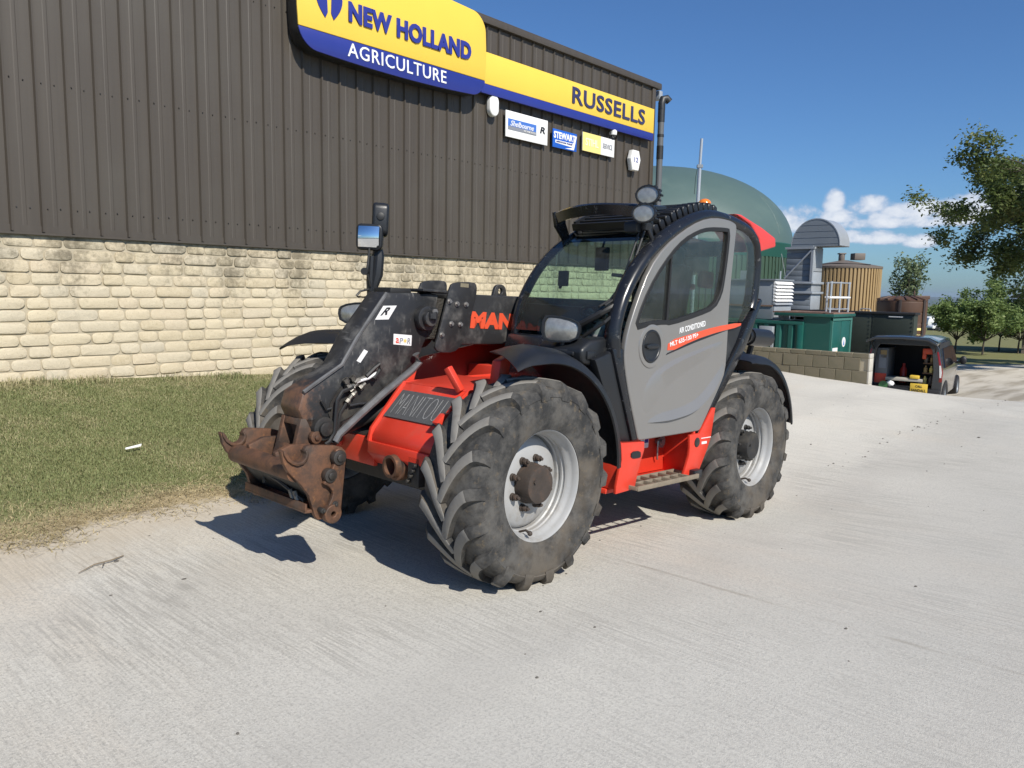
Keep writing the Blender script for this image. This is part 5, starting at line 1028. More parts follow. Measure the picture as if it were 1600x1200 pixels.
for (px_, rr) in (([(0.871,0.735)][0], .045), ([(0.929,0.632)][0], .042), ([(0.891,0.453)][0], .02), ([(0.974,0.426)][0], .016)):
    mb = vb(); mb.cyl((px_[0], .24, px_[1]), (px_[0], .292, px_[1]), rr, 18); mb.cyl((px_[0], .29, px_[1]), (px_[0], .304, px_[1]), rr*.55, 8); mb.build('hinge_pin', m_pin if rr > .03 else m_dark, th, bevel=.004)
plate_y('latch_eye', [[([(0.907,0.398)][0][0]+.052*math.cos(a), [(0.907,0.398)][0][1]+.052*math.sin(a)) for a in [2*math.pi*i/22 for i in range(22)]], [([(0.907,0.398)][0][0]+.022*math.cos(a), [(0.907,0.398)][0][1]+.022*math.sin(a)) for a in [2*math.pi*i/14 for i in range(14)]]], .272, .05, m_rust, th, bev=.006)
ct = [(1.154,0.681)][0]; cb_ = [(1.014,0.415)][0]
mb = vb(); mb.cyl((ct[0]-.03, -.50, ct[1]-.02), (ct[0]-.03, .22, ct[1]-.02), .058, 20); mb.build('cross_tube', m_rust, th)
mb = vb(); mb.hexa([(ct[0]-.06, -.49, ct[1]-.03), (ct[0]-.03, -.49, ct[1]-.04), (cb_[0]-.05, -.49, cb_[1]+.03), (cb_[0]-.08, -.49, cb_[1]+.04)]+[(ct[0]-.06, .215, ct[1]-.03), (ct[0]-.03, .215, ct[1]-.04), (cb_[0]-.05, .215, cb_[1]+.03), (cb_[0]-.08, .215, cb_[1]+.04)]); mb.build('carriage_back', m_dark, th)  # dark metal here also paints in the shadow between the plates
mb = vb(); mb.bb((cb_[0]-.10, -.50, cb_[1]-.008), (cb_[0]+.045, .225, cb_[1]+.012)); mb.bb((cb_[0]+.03, -.50, cb_[1]+.0), (cb_[0]+.045, .225, cb_[1]+.05)); mb.build('bottom_rail', m_rust, th, bevel=.004)
mb = vb(); mb.tube([(cb_[0]+.02, -.40, cb_[1]+.16), (cb_[0]+.03, -.1, cb_[1]+.13), (cb_[0]+.01, .16, cb_[1]+.05)], .014, 7); mb.tube([(cb_[0]+.02, -.30, cb_[1]+.08), (cb_[0]+.02, -.3, cb_[1]+.2), (cb_[0], -.2, cb_[1]+.24)], .012, 7); mb.build('carriage_hose', m_hose, th)
mb = vb()
for i in range(2): mb.cyl((cb_[0]+.03, .03+.05*i, cb_[1]+.10), (cb_[0]+.02, .05+.05*i, cb_[1]+.045), .016, 8)
mb.build('hose_coupling', m_chrome, th)
for y in (-.34, -.02): mb = vb(); mb.prism([(ct[0]-.02, ct[1]+.06), (ct[0]-.12, ct[1]+.10), (ct[0]-.26, ct[1]+.10), (ct[0]-.26, ct[1]-.12), (ct[0]-.06, ct[1]-.10)], 'y', y-.02, y+.02); mb.build('carriage_lug', m_rust, th, bevel=.006)
mb = vb(); mb.cyl((ct[0]-.22, .05, ct[1]-.08), (cb_[0]-.12, .05, cb_[1]+.10), .04, 12); mb.build('tilt_cylinder', m_dark, th); mb = vb(); mb.cyl((.25, -.13, .95), (.62, -.13, .82), .05, 14); mb.build('tilt_cylinder', m_dark, th)
# --- right hand mirror mast
my = -1.06
MR = [(-0.335,-1.060,1.660),(-0.293,-1.060,1.741),(-0.281,-1.060,1.855),(-0.284,-1.060,2.061),(-0.319,-1.060,2.142),(-0.325,-1.060,2.272),(-0.382,-1.060,2.433)]
mb = vb(); mb.tube([(p[0], p[1], p[2]) for p in MR[:4]], .030, 9); mb.tube([(-0.310,-1.060,1.779),(-0.342,-1.060,1.911),(-0.354,-1.060,2.068),(-0.343,-1.060,2.170)], [.03, .055, .05, .03], 9); mb.build('mirror_arm', m_black, th)
mb = vb(); mb.tube([(-0.241,-1.030,2.118),(-0.234,-1.030,1.995),(-0.224,-1.030,1.928),(-0.253,-1.030,1.853),(-0.267,-1.030,1.813)], .010, 6); mb.tube([(-0.270,-1.050,1.792),(-0.184,-1.050,1.771),(-0.148,-1.050,1.733),(-0.167,-1.050,1.724),(-0.254,-1.050,1.729)], .009, 6); mb.cyl([(-0.192,-1.020,1.930)][0], [(-0.281,-1.100,1.938)][0], .03, 10); mb.build('mirror_stay', m_hose, th)
hx_ = [(-1.279,2.314),(-0.952,2.300),(-0.940,2.117),(-1.267,2.124)]
mo = empty('mirror', (0, 0, 0), 0, th)
mc = [(-0.264,-1.060,2.213)][0]; mo.location = mc; mo.rotation_euler = (0, R(2), R(40))
me = MB(); gn = 12; me.v = [Vector((.046+.012*(1-(2*i/gn-1)**2)+.012*(1-(2*j/gn-1)**2), -.096+.192*i/gn, -.096+.188*j/gn)) for i in range(gn+1) for j in range(gn+1)]
for i in range(gn):
    for j in range(gn): me.f.append([i*(gn+1)+j, (i+1)*(gn+1)+j, (i+1)*(gn+1)+j+1, i*(gn+1)+j+1]); me.m.append(0)
me.build('mirror_glass', m_mirror, mo, smooth=80); mo.scale = (.88, .88, .88)
me = curve_mesh('mirror_housing', [rrect(-.104, -.106, .104, .098, .03)], .022, .018, 3); mesh_obj('mirror_housing', remap(me, lambda a, b, c: (.0+c, a, b)), m_black, mo)
m2 = [(-0.359,-1.060,2.368)][0]
mo2 = empty('mirror', m2, R(-35), th); me = curve_mesh('mirror_housing', [rrect(-.065, -.12, .065, .10, .03)], .04, .025, 3); mesh_obj('mirror_housing', remap(me, lambda a, b, c: (c, a, b)), m_black, mo2)
mb = MB(); mb.cyl((-.0, .10, 0.01), (0, .05, .01), .032, 12); mb.build('mirror_joint', m_hose, mo2, bevel=.004)

# ---------------------------------------------------------------- retaining wall of concrete blocks
bw = thing('block_wall', 'low grey concrete block retaining wall with pale sunlit end beyond the rear wheel', 'wall', (-11.65, -.63, .1)); BO = (-11.65, -.63, .1)
mb = MB(BO); mb.bb((-11.855, -.66, -1.3), (-11.675, -8.0, .69)); mb.build('wall_core', m_mortar, bw)
def block_mesh(l, h, seed):
    r_ = random.Random(seed); mb = MB(); mb.bb((-.10, -l/2, -h/2), (.0, l/2, h/2)); me = mb.mesh('concrete_block', .006, 1)
    for v in me.vertices: v.co += Vector((r_.uniform(-.003, .003), r_.uniform(-.003, .003), r_.uniform(-.003, .003)))
    return me
bms = [block_mesh(.292, .232, i) for i in range(4)]; cms = [block_mesh(.292, .085, i+9) for i in range(3)]
for me in bms+cms: me.materials.append(m_block)
for row in range(4):
    y = -.645-(.15 if row % 2 else 0)-.15
    top_ = row == 0; zc = .705-.0425 if top_ else .705-.09-.24*(row-1)-.12
    while y > -7.8:
        o = bpy.data.objects.new('concrete_block', random.choice(cms if top_ else bms)); COL.objects.link(o); o.parent = bw; o.location = (random.uniform(-.004, .004), y-BO[1], zc-BO[2]); y -= .30
        if y < -4.2 and row > 0: break
for row, (z0, z1) in enumerate(((.62, .705), (.376, .615), (.136, .372), (-.2, .132))):
    mb = MB(BO); mb.bb((-11.86, -.625, z0), (-11.652, -.66, z1)); mb.build('end_block', m_blocktop, bw, bevel=.005)

# ---------------------------------------------------------------- green plant containers
def corr_wall(mb, axis, fixed, a, b, z0, z1, pitch, depth, sgn):
    """trapezoidal corrugation standing out of a wall plane"""
    n = max(1, int(round(abs(b-a)/pitch))); p = (b-a)/n
    for i in range(n):
        q = [(a+p*(i+.10), 0), (a+p*(i+.28), depth), (a+p*(i+.62), depth), (a+p*(i+.80), 0)]
        pts = [(u, fixed+sgn*d) if axis == 'x' else (fixed+sgn*d, u) for u, d in q]
        mb.prism(pts, 'z', z0, z1)
gc = thing('plant_container', 'green corrugated steel container with open doorway behind the grey block wall', 'container', (-16.4, -3.84, -1.2)); GO = (-16.4, -3.84, -1.2)
mb = MB(GO); mb.bb((-16.45, -3.89, -1.2), (-18.0, -7.5, 1.0)); mb.build('shell', m_green, gc)
mb = MB(GO); mb.bb((-16.36, -3.80, 1.0), (-18.05, -7.6, 1.08)); mb.bb((-16.36, -3.80, -1.2), (-16.5, -3.93, 1.0)); mb.bb((-17.93, -3.80, -1.2), (-18.05, -3.93, 1.0)); mb.build('corner_frame', m_green, gc, bevel=.01)
for i in range(8):
    y = -4.02-.33*i; mb = MB(GO); mb.prism([(-16.449, y), (-16.37, y-.05), (-16.37, y-.15), (-16.449, y-.20)], 'z', -1.2, 1.0); mb.build('rib', m_green, gc)
for i in range(9):
    x = -16.56-.155*i
    if not (-17.42 < x < -16.85): mb = MB(GO); mb.prism([(x, -3.889), (x-.03, -3.84), (x-.08, -3.84), (x-.11, -3.889)], 'z', -1.2, 1.0); mb.build('rib', m_green, gc)
    else: mb = MB(GO); mb.prism([(x, -3.889), (x-.03, -3.84), (x-.08, -3.84), (x-.11, -3.889)], 'z', .62, 1.0); mb.build('rib', m_green, gc)
mb = MB(GO); mb.bb((-16.80, -3.885, -1.2), (-17.40, -3.86, .58)); mb.build('doorway', m_rubberseal, gc)
mb = MB(GO); mb.bb((-16.74, -3.87, -1.2), (-17.02, -3.80, .56)); dr = mb.build('open_door', m_galv, gc); mb = MB(GO); mb.bb((-16.72, -3.87, .56), (-17.45, -3.80, .63)); mb.bb((-17.38, -3.87, -1.2), (-17.45, -3.80, .58)); mb.build('door_frame', m_galvdark, gc)
q = [(-16.300,-4.910,0.913),(-16.300,-4.538,0.930),(-16.300,-4.528,0.761),(-16.300,-4.901,0.760)]; mb = MB(GO); mb.bb((-16.36, q[0][1], .66), (-16.22, q[1][1], .93)); mb.build('control_box', m_galv, gc, bevel=.01)
mb = MB(GO); 
for yy in (q[0][1]+.05, q[1][1]-.03): mb.bb((-16.34, yy-.03, -.8), (-16.28, yy+.03, .66))
mb.build('box_stand', m_galv, gc)
kc = thing('switch_cabinet', 'dark green kiosk with double doors and white notices beside the railing', 'cabinet', (-16.4, -3.06, -1.2)); KO = (-16.4, -3.06, -1.2)
mb = MB(KO); mb.bb((-16.46, -3.12, -1.2), (-17.96, -3.82, 1.22)); mb.build('shell', m_green, kc); mb = MB(KO); mb.bb((-16.40, -3.03, 1.22), (-18.0, -4.6, 1.30)); mb.build('roof', m_green, kc, bevel=.012)
for (xa, xb_) in ((-16.56, -17.16), (-17.18, -17.80)): mb = MB(KO); mb.bb((xa, -3.12, -1.1), (xb_, -3.095, 1.12)); d_ = mb.build('door', m_green, kc, bevel=.006)
mb = MB(KO); mb.bb((-16.50, -3.12, -1.2), (-16.545, -3.085, 1.22)); mb.bb((-17.82, -3.12, -1.2), (-17.94, -3.085, 1.22)); mb.bb((-16.5, -3.12, 1.13), (-17.9, -3.075, 1.20)); mb.build('door_frame', M('pale_green_trim', (.05, .16, .13), .1, 3, .5), kc)
def notice(x0, x1, z0, z1, mat): mb = MB(KO); mb.bb((x0, -3.096, z0), (x1, -3.090, z1)); return mb.build('notice', mat, kc)
nt_ = notice(-16.62, -16.98, -.2, .43, m_decal)
mb = MB(KO)
for i in range(3): mb.bb((-16.86, -3.091, -.1+.17*i), (-16.95, -3.088, .0+.17*i))
mb.build('print', m_yellow, nt_)
mb = MB(KO); mb.cyl((-17.40, -3.096, .56), (-17.40, -3.088, .56), .13, 20); nd = mb.build('round_notice', m_decal, kc); mb = MB(KO); mb.prism([(-17.36, .48), (-17.44, .48), (-17.40, .64)], 'y', -3.0885, -3.085); mb.build('print', m_midblue, nd)
notice(-17.34, -17.46, .27, .295, m_decal); notice(-17.37, -17.45, -.05, .22, m_yellow)
# railing and walkway above
rl = thing('guard_railing', 'galvanised tube railing standing on the roof of the green kiosk', 'railing', (-16.45, -3.1, 1.3)); RO = (-16.45, -3.1, 1.3)
ps = [(-16.5, -3.15), (-17.4, -3.15), (-17.4, -4.4), (-16.5, -4.4)]
for (x, y) in [(-16.5, -3.18), (-17.15, -3.18), (-17.80, -3.18), (-17.8, -3.75)]: mb = MB(RO); mb.cyl((x, y, 1.1), (x, y, 2.13), .028, 8); mb.build('post', m_galv, rl)
for z, r_ in ((2.10, .018), (1.72, .03), (1.42, .016)):
    mb = MB(RO); mb.tube([(-16.40, -3.18, z), (-17.88, -3.18, z), (-17.8, -3.8, z)], r_, 7); mb.build('rail', m_galv if z != 1.72 else m_white, rl)
mb = MB(RO); mb.bb((-16.44, -3.06, 1.30), (-18.0, -4.65, 1.335)); mb.build('walkway', M('rusty_walkway', (.19, .11, .08), .2, 5, .8), rl)
# louvred cooler
lv = thing('louvred_cooler', 'grey metal cooler box with white louvre slats on the green container roof', 'machine', (-16.95, -4.84, 1.08)); LO = (-16.95, -4.84, 1.08)
mb = MB(LO); mb.bb((-16.98, -4.90, 1.09), (-18.15, -6.4, 2.15)); mb.build('casing', m_galvdark, lv, bevel=.012); mb = MB(LO); mb.bb((-16.93, -4.84, 2.15), (-18.2, -6.45, 2.19)); mb.build('lid', m_galvdark, lv)
mb = MB(LO); mb.bb((-16.99, -4.90, 1.09), (-18.12, -4.86, 1.46)); mb.build('lower_panel', m_galv, lv)
for i in range(7):
    z = 1.50+.093*i; mb = MB(LO); mb.hexa([(-16.97, -4.90, z), (-18.13, -4.90, z), (-18.13, -4.80, z-.012), (-16.97, -4.80, z-.012), (-16.97, -4.90, z+.075), (-18.13, -4.90, z+.075), (-18.13, -4.885, z+.078), (-16.97, -4.885, z+.078)]); mb.build('louvre_slat', m_white if i else m_galv, lv)
mb = MB(LO); mb.bb((-16.955, -4.9, 1.44), (-16.98, -6.4, 1.48)); mb.build('seam', M('rusty_edge', (.22, .14, .10), .2, 6, .7), lv)
mb = MB(LO); mb.bb((-16.93, -4.70, 1.09), (-17.3, -4.55, 1.22)); mb.bb((-17.0, -5.5, 2.19), (-17.3, -5.9, 2.42)); mb.tube([(-17.6, -5.0, 2.2), (-17.6, -5.0, 2.42)], .02, 6); mb.build('fitting', m_galv, lv)
# exhaust duct with half round hood
du = thing('exhaust_duct', 'tall grey sheet metal duct with half round hood among the green tanks', 'duct', (-21.75, -5.7, -1.2)); DO = (-21.75, -5.7, -1.2)
mb = MB(DO); mb.bb((-21.80, -5.76, -1.2), (-22.62, -6.50, 3.36)); mb.build('shaft', m_galvdark, du)
for i in range(12):
    z = 1.05+.19*i; mb = MB(DO); mb.bb((-21.78, -5.765, z), (-21.80, -6.61, z+.178)); mb.build('shaft_panel', m_galvdark, du, bevel=.004)  # shaded side panels use the darker copy of the steel
for z0, z1 in ((.2, 1.27), (1.29, 1.86), (1.88, 2.52), (2.54, 3.3)): mb = MB(DO); mb.bb((-21.80, -5.76, z0), (-22.62, -5.735, z1)); mb.build('shaft_panel', m_galv, du, bevel=.006)
for z in (2.12, 1.80): mb = MB(DO); mb.bb((-21.70, -5.66, z), (-22.68, -6.66, z+.075)); mb.build('stiffener_band', m_galv, du, bevel=.01)
mb = MB(DO); mb.bb((-21.68, -5.66, 3.25), (-21.80, -6.64, 3.32)); mb.bb((-21.70, -5.70, 2.2), (-21.79, -5.78, 3.26)); mb.tube([(-21.72, -5.75, 3.24), (-21.72, -6.62, 2.30)], .03, 6); mb.build('bracing', m_galv, du)
hp = [(-5.735+.775*math.cos(math.pi*i/20), 3.36+.86*math.sin(math.pi*i/20)) for i in range(21)]
mb = MB(DO); mb.prism(hp, 'x', -21.87, -21.89); mb.bb((-21.87, -6.50, 3.335), (-22.75, -4.96, 3.36)); mb.build('hood_face', m_galvdark, du)
mb = MB(DO); b0 = 0; hq = [(-5.735+.795*math.cos(math.pi*i/20), 3.355+.88*math.sin(math.pi*i/20)) for i in range(21)]
mb.prism(hq+[( y, z-.02) for y, z in hp[::-1]], 'x', -21.86, -22.75); mb.build('hood_shell', m_galv, du)
for k in range(4): z = 3.42+.2*k; w_ = .775*math.sqrt(max(0, 1-((z-3.36)/.86)**2)); mb = MB(DO); mb.bb((-21.862, -5.735-w_, z), (-21.872, -5.735+w_, z+.006)); mb.build('hood_seam', m_galv, du)
# ochre clad round tank (camera aligned coordinates turned to the yard)
def bgthing(name, label, cat, X, Y, Z=0, group=None): return thing(name, label, cat, B2W(X, Y, Z), YAW-math.pi/2, group)
def staves(parent, r, z0, z1, n, mat, d=.05, name='cladding_stave'):
    mb = MB(); w = 2*math.pi*r/n*.62; mb.bb((r-.02, -w/2, z0), (r+d, w/2, z1)); me = mb.mesh(name, .01, 1)
    for i in range(n): o = mesh_obj(name, me, mat, parent, 0); o.rotation_euler = (0, 0, 2*math.pi*i/n)
TB = [(13.282,30.359,2.853),(14.578,30.362,2.876),(13.314,30.139,1.071),(13.276,30.399,3.174)]
tX, tY = TB[0][0]+.05, 31.5; tr = 1.36; tz1 = TB[0][2]
tk = bgthing('round_tank', 'round tank clad in ochre timber staves with low brown cone roof', 'tank', tX, tY, -1.3)
mb = MB(); mb.lathe([(0, 0), (0, tr), (tz1+1.3, tr), (tz1+1.3, 0)], ax='z', n=48); mb.build('tank_shell', m_timber, tk)
staves(tk, tr, 0, tz1+1.3, 60, m_timber)
mb = MB(); mb.lathe([(tz1+1.28, tr+.07), (tz1+1.36, tr+.08), (tz1+1.38, tr+.02), (tz1+1.62, .12), (tz1+1.63, 0)], ax='z', n=48); mb.build('roof', m_brown, tk)
mb = MB(); mb.box((.42, -.25, tz1+1.76), (.42, .42, .26)); mb.cyl((-.12, 0, tz1+1.6), (-.12, 0, tz1+1.86), .12, 12); mb.box((-.12, 0, tz1+1.88), (.26, .26, .05)); mb.build('roof_vent', m_brown, tk, bevel=.01)
mb = MB(); mb.tube([(-1.4, -.2, tz1+1.42), (-.6, -.9, tz1+1.46), (.5, -1.25, tz1+1.42)], .02, 6); mb.build('roof_cable', m_hose, tk)
# dark green bolted tank
dg = thing('bolted_tank', 'dark olive green bolted steel panel tank behind the parked van', 'tank', (-21.8, -2.45, -1.3)); GO2 = (-21.8, -2.45, -1.3)
mb = MB(GO2); mb.bb((-21.84, -2.60, -1.4), (-22.25, -7.4, 1.24)); mb.build('tank_core', m_darkgreen, dg)
for i in range(4):
    for j, (z0, z1) in enumerate(((-1.35, .02), (.03, 1.24))):
        mb = MB(GO2); mb.bb((-21.80, -2.58-1.22*i, z0), (-21.84, -2.58-1.22*i-1.21, z1)); mb.build('steel_panel', m_darkgreen, dg, bevel=.004)
mb = MB(GO2)
for i in range(4):
    for k in range(20):
        for dy in (.05, 1.16): mb.cyl((-21.80, -2.58-1.22*i-dy, -1.25+.125*k), (-21.785, -2.58-1.22*i-dy, -1.25+.125*k), .018, 6)
tag(mb.build('panel_bolts', m_darkgreen, dg), kind='stuff')
mb = MB(GO2); mb.bb((-21.76, -2.55, 1.22), (-22.3, -7.45, 1.29)); mb.build('rim', m_rubberseal, dg, bevel=.01)
mb = MB(GO2); mb.bb((-21.78, -2.9, 1.14), (-21.80, -3.3, 1.17)); mb.build('decal', m_decal, dg); mb = MB(GO2); mb.tube([(-22, -3.9, 1.28), (-22, -3.93, 1.36), (-22, -4.2, 1.37), (-22, -4.25, 1.28)], .018, 6); mb.build('lifting_hoop', m_galv, dg)
# brown plastic tank
pb = [(13.432,26.178,1.631),(13.310,26.124,1.200)]; pX, pY, pz = pb[0][0], 26.8, pb[0][2]
pt_ = bgthing('plastic_tank', 'brown ribbed plastic tank with moulded lid beside the dark green tank', 'tank', pX, pY, -1.3); pr = .80; hh = pz+1.3
prof = [(0, 0), (0, pr)]
for k in range(8):
    z = hh*k/8; prof += [(z+.02, pr), (z+hh/8-.05, pr), (z+hh/8-.03, pr-.015)]
mb = MB(); mb.lathe(prof+[(hh, pr), (hh+.02, pr-.04), (hh+.13, .45), (hh+.14, 0)], ax='z', n=40); mb.build('tank_body', m_brownplastic, pt_)
for i in range(14): a = 2*math.pi*i/14; mb = MB(); mb.box((.60*math.cos(a), .60*math.sin(a), hh+.07), (.40, .13, .09), Matrix.Rotation(a, 3, 'Z') @ Matrix.Rotation(R(15), 3, 'Y')); mb.build('lid_rib', m_brownplastic, pt_, bevel=.015)
for a in (-2.1, -1.05): mb = MB(); mb.box((pr*math.cos(a), pr*math.sin(a), hh/2), (.08, .10, hh+.05), Matrix.Rotation(a, 3, 'Z')); mb.build('strap', M('dark_strap', (.03, .02, .016), .2, 5, .6), pt_, bevel=.01)
mb = MB(); mb.box((.55, -.1, hh+.12), (.5, .4, .12)); mb.cyl((.4, 0, hh+.15), (.4, 0, hh+.34), .03, 8); mb.build('lid_fitting', m_brownplastic, pt_, bevel=.02)
a = -1.25; mb = MB(); mb.box(((pr+.005)*math.cos(a), (pr+.005)*math.sin(a), hh-.95), (.012, .17, .08), Matrix.Rotation(a, 3, 'Z')); mb.build('label', m_paleyellow, pt_)
# digester with gas dome
dm = bgthing('gas_dome_digester', 'large round digester with pale green gas membrane dome above green cladding', 'digester', [(8.607,45.666,4.403)][0][0], 49, -1.5)
dr_, ez, dh = 8.35, [(16.236,45.683,4.538)][0][2]+1.5, 4.75
mb = MB(); mb.lathe([(ez, dr_+.12), (ez+.02, dr_)]+[(ez+dh*math.sin(math.pi/2*i/18)**1.0, dr_*math.cos(math.pi/2*i/18)**.92) for i in range(1, 18)]+[(ez+dh, 0)], ax='z', n=96); mb.build('dome', m_dome, dm, smooth=60)
mb = MB()
for i in range(5):
    a = 2*math.pi*i/5+.5; mb.tube([((dr_+.0)*math.cos(math.pi/2*k/14)**.92*math.cos(a), dr_*math.cos(math.pi/2*k/14)**.92*math.sin(a), ez+dh*math.sin(math.pi/2*k/14)-.012) for k in range(1, 14)], .014, 4)
mb.build('dome_seam', m_dome, dm)
mb = MB(); mb.lathe([(0, dr_+.02), (ez-.7, dr_+.02)], ax='z', n=72); mb.build('wall', m_domewall, dm)
mb = MB(); mb.lathe([(ez-.75, dr_+.08), (ez+.0, dr_+.16), (ez+.05, dr_+.10)], ax='z', n=72); mb.build('skirt', M('deep_green_skirt', (.012, .075, .055), .1, 1, .5), dm)
staves(dm, dr_+.02, 0, ez-.72, 150, m_domewall, .05, 'cladding_rib')
mb = MB(); mb.tube([(5.9, -6.6, ez-.6), (6.6, -6.2, 3.0), (8.0, -5.6, 1.5)], .02, 5); mb.build('stay_wire', m_galv, dm)
# mast
ms = bgthing('mast', 'slim grey metal mast rising in front of the green dome', 'mast', [(6.042,26.613,5.147)][0][0], 26, -1.2)
pz1, pz2 = [(6.056,26.815,6.778)][0][2]+1.2, [(6.051,26.706,5.898)][0][2]+1.2; px_ = [(6.056,26.815,6.778)][0][0]-[(6.042,26.613,5.147)][0][0]
mb = MB(); mb.cyl((-.06, 0, 0), (.0, 0, pz2), .058, 10); mb.build('lower_tube', m_galv, ms); mb = MB(); mb.cyl((0, 0, pz2), (px_+.01, 0, pz1), .046, 10); mb.build('upper_tube', m_galv, ms)
mb = MB(); mb.bb((-.09, -.07, pz2-.05), (.09, .07, pz2+.05)); mb.build('clamp', m_galvdark, ms); mb = MB(); mb.tube([(-.07, 0, pz2-.02), (-.12, 0, pz2-.35), (-.14, 0, pz2-.9)], .008, 5); mb.build('wire', m_hose, ms)

# ---------------------------------------------------------------- van with raised tailgate
vn = thing('parked_van', 'dark grey panel van seen from behind with its tailgate raised and load bay open', 'van')
VB_ = [(10.183,19.789,-1.137)][0]; vpos = B2W(VB_[0], 20, 0); vz = 1.8-2.90; vn.location = (vpos.x, vpos.y, vz); vn.rotation_euler = (0, 0, YAW-math.pi/2+R(-36))
# local: x right, y forward, z up; rear at y=0, width 1.84, height 1.85, length 4.4
def sect(t):  # half outline of the body cross section
    return [(-.90, .32), (-.915, .75), (-.90, 1.02), (-.80, 1.55), (-.70, 1.74), (-.45, 1.80), (.45, 1.80), (.70, 1.74), (.80, 1.55), (.90, 1.02), (.915, .75), (.90, .32)]
mb = MB(); S_ = sect(0); k = len(S_); ys_ = [(0, 1, 0), (.25, 1, 0), (1.5, 1, .02), (2.7, .99, .0), (3.2, .97, -.35), (3.5, .95, -.72), (4.2, .88, -.82), (4.42, .78, -.95)]
for (y, s, dz) in ys_:
    for (x, z) in S_: mb.v.append(Vector((x*s, y, z if z < 1.1 else max(.98, z+dz*min(1, (z-.98)/.75)))))
for i in range(len(ys_)-1):
    for j in range(k-1): mb.f.append([i*k+j, i*k+j+1, (i+1)*k+j+1, (i+1)*k+j]); mb.m.append(0)
mb.f.append(list(range((len(ys_)-1)*k, len(ys_)*k))); mb.m.append(0)
mb.build('body_shell', m_vanpaint, vn, smooth=40)
# rear opening ring
op = [(-.70, .52), (-.72, 1.0), (-.66, 1.52), (-.58, 1.64), (.58, 1.64), (.66, 1.52), (.72, 1.0), (.70, .52)]
me = curve_mesh('rear_frame', [S_, op], .03, .012, 2); mesh_obj('rear_frame', remap(me, lambda a, b, c: (a, c+.02, b)), m_vanpaint, vn)
mb = MB(); mb.bb((-.74, .05, .50), (.74, 2.0, .56)); mb.bb((-.80, .05, .5), (-.74, 2.0, 1.7)); mb.bb((.74, .05, .5), (.80, 2.0, 1.7)); mb.bb((-.8, 1.95, .5), (.8, 2.0, 1.7)); mb.bb((-.7, .05, 1.69), (.7, 2.0, 1.73)); mb.build('load_bay', m_vandark, vn)
mb = MB(); mb.prism([(-.86, .28), (.86, .28), (.90, .40), (.90, .53), (-.90, .53), (-.90, .40)], 'y', -.10, .05); mb.build('rear_bumper', m_vandark, vn, bevel=.03)
mb = MB(); n = 6
tg = [(-.82, 1.72), (-.6, 1.83), (0, 1.855), (.6, 1.83), (.82, 1.72)]
pts = [(x, -.62, z+.02) for x, z in tg]+[(x*1.0, .08, z+.03) for x, z in tg]+[(x, -.62, z-.05) for x, z in tg]+[(x*.98, .08, z-.04) for x, z in tg]
mb.v = [Vector(p) for p in pts]
for j in range(4): mb.f += [[j, j+1, 5+j+1, 5+j], [10+j, 15+j, 15+j+1, 10+j+1], [j, 10+j, 10+j+1, j+1], [5+j, 5+j+1, 15+j+1, 15+j]]
mb.f += [[0, 5, 15, 10], [4, 14, 19, 9]]; mb.m = [0]*len(mb.f)
tgo = mb.build('raised_tailgate', m_vanpaint, vn, bevel=.012, smooth=50)
mb = MB(); mb.bb((-.16, -.5, 1.775), (.10, -.3, 1.80)); mb.build('tailgate_handle', m_vandark, tgo)
for s in (-1, 1): mb = MB(); mb.tube([(s*.72, .02, 1.45), (s*.74, -.38, 1.76)], .014, 6); mb.build('gas_strut', m_vandark, vn)
for s in (-1, 1):
    mb = MB(); mb.prism([(s*.75, 1.50), (s*.80, 1.50), (s*.925, .98), (s*.92, .72), (s*.84, .72), (s*.85, 1.0)], 'y', -.025, .05); tl = mb.build('tail_light', M('red_lamp', (.25, .015, .015), .1, 5, .2, coat=.5), vn, bevel=.012)
    mb = MB(); mb.prism([(s*.835, 1.15), (s*.87, 1.15), (s*.905, .98), (s*.90, .84), (s*.86, .84)], 'y', -.032, -.02); mb.build('clear_lens', m_white, tl)
mb = MB(); mb.hexa([(.905, 2.15, 1.08), (.905, 3.05, 1.06), (.90, 3.05, 1.05), (.90, 2.15, 1.07), (.80, 2.2, 1.56), (.80, 2.8, 1.52), (.79, 2.8, 1.51), (.79, 2.2, 1.55)]); mb.hexa([(.914, .5, 1.06), (.914, 2.05, 1.06), (.89, 2.05, 1.05), (.89, .5, 1.05), (.815, .6, 1.56), (.815, 2.05, 1.57), (.79, 2.05, 1.56), (.79, .6, 1.55)]); mb.build('side_window', m_vanglass, vn, smooth=0)
mb = MB(); mb.tube([(.88, 2.75, 1.06), (1.02, 2.72, 1.08)], .03, 6); mb.ball((1.08, 2.72, 1.13), (.09, .06, .12), n=12); mb.tube([(-.88, 2.75, 1.06), (-1.02, 2.72, 1.08)], .03, 6); mb.ball((-1.08, 2.72, 1.13), (.09, .06, .12), n=12); mb.build('wing_mirror', m_vandark, vn)
for (x, y) in ((.82, .78), (-.82, .78), (.82, 3.5), (-.82, 3.5)):
    w = empty('wheel', (x, y, .32), 0, vn); mb = MB(); mb.lathe([(-.10, .20), (-.11, .28), (-.08, .32), (.08, .32), (.11, .28), (.10, .20), (.06, .19), (-.06, .19)], ax='x', n=24); mb.build('tyre', m_vandark, w); mb = MB(); mb.lathe([(.10, .20), (.07, .18), (.06, .0)] if x > 0 else [(-.10, .20), (-.07, .18), (-.06, .0)], ax='x', n=20); mb.build('rim', m_galvdark, w)
mb = MB(); mb.prism(chaikin([(.2, .30), (.42, .62), (.78, .74), (1.14, .62), (1.36, .30), (1.22, .30), (1.06, .54), (.78, .64), (.5, .54), (.34, .30)], 1), 'x', .895, .925); mb.build('wheel_arch', m_vandark, vn)
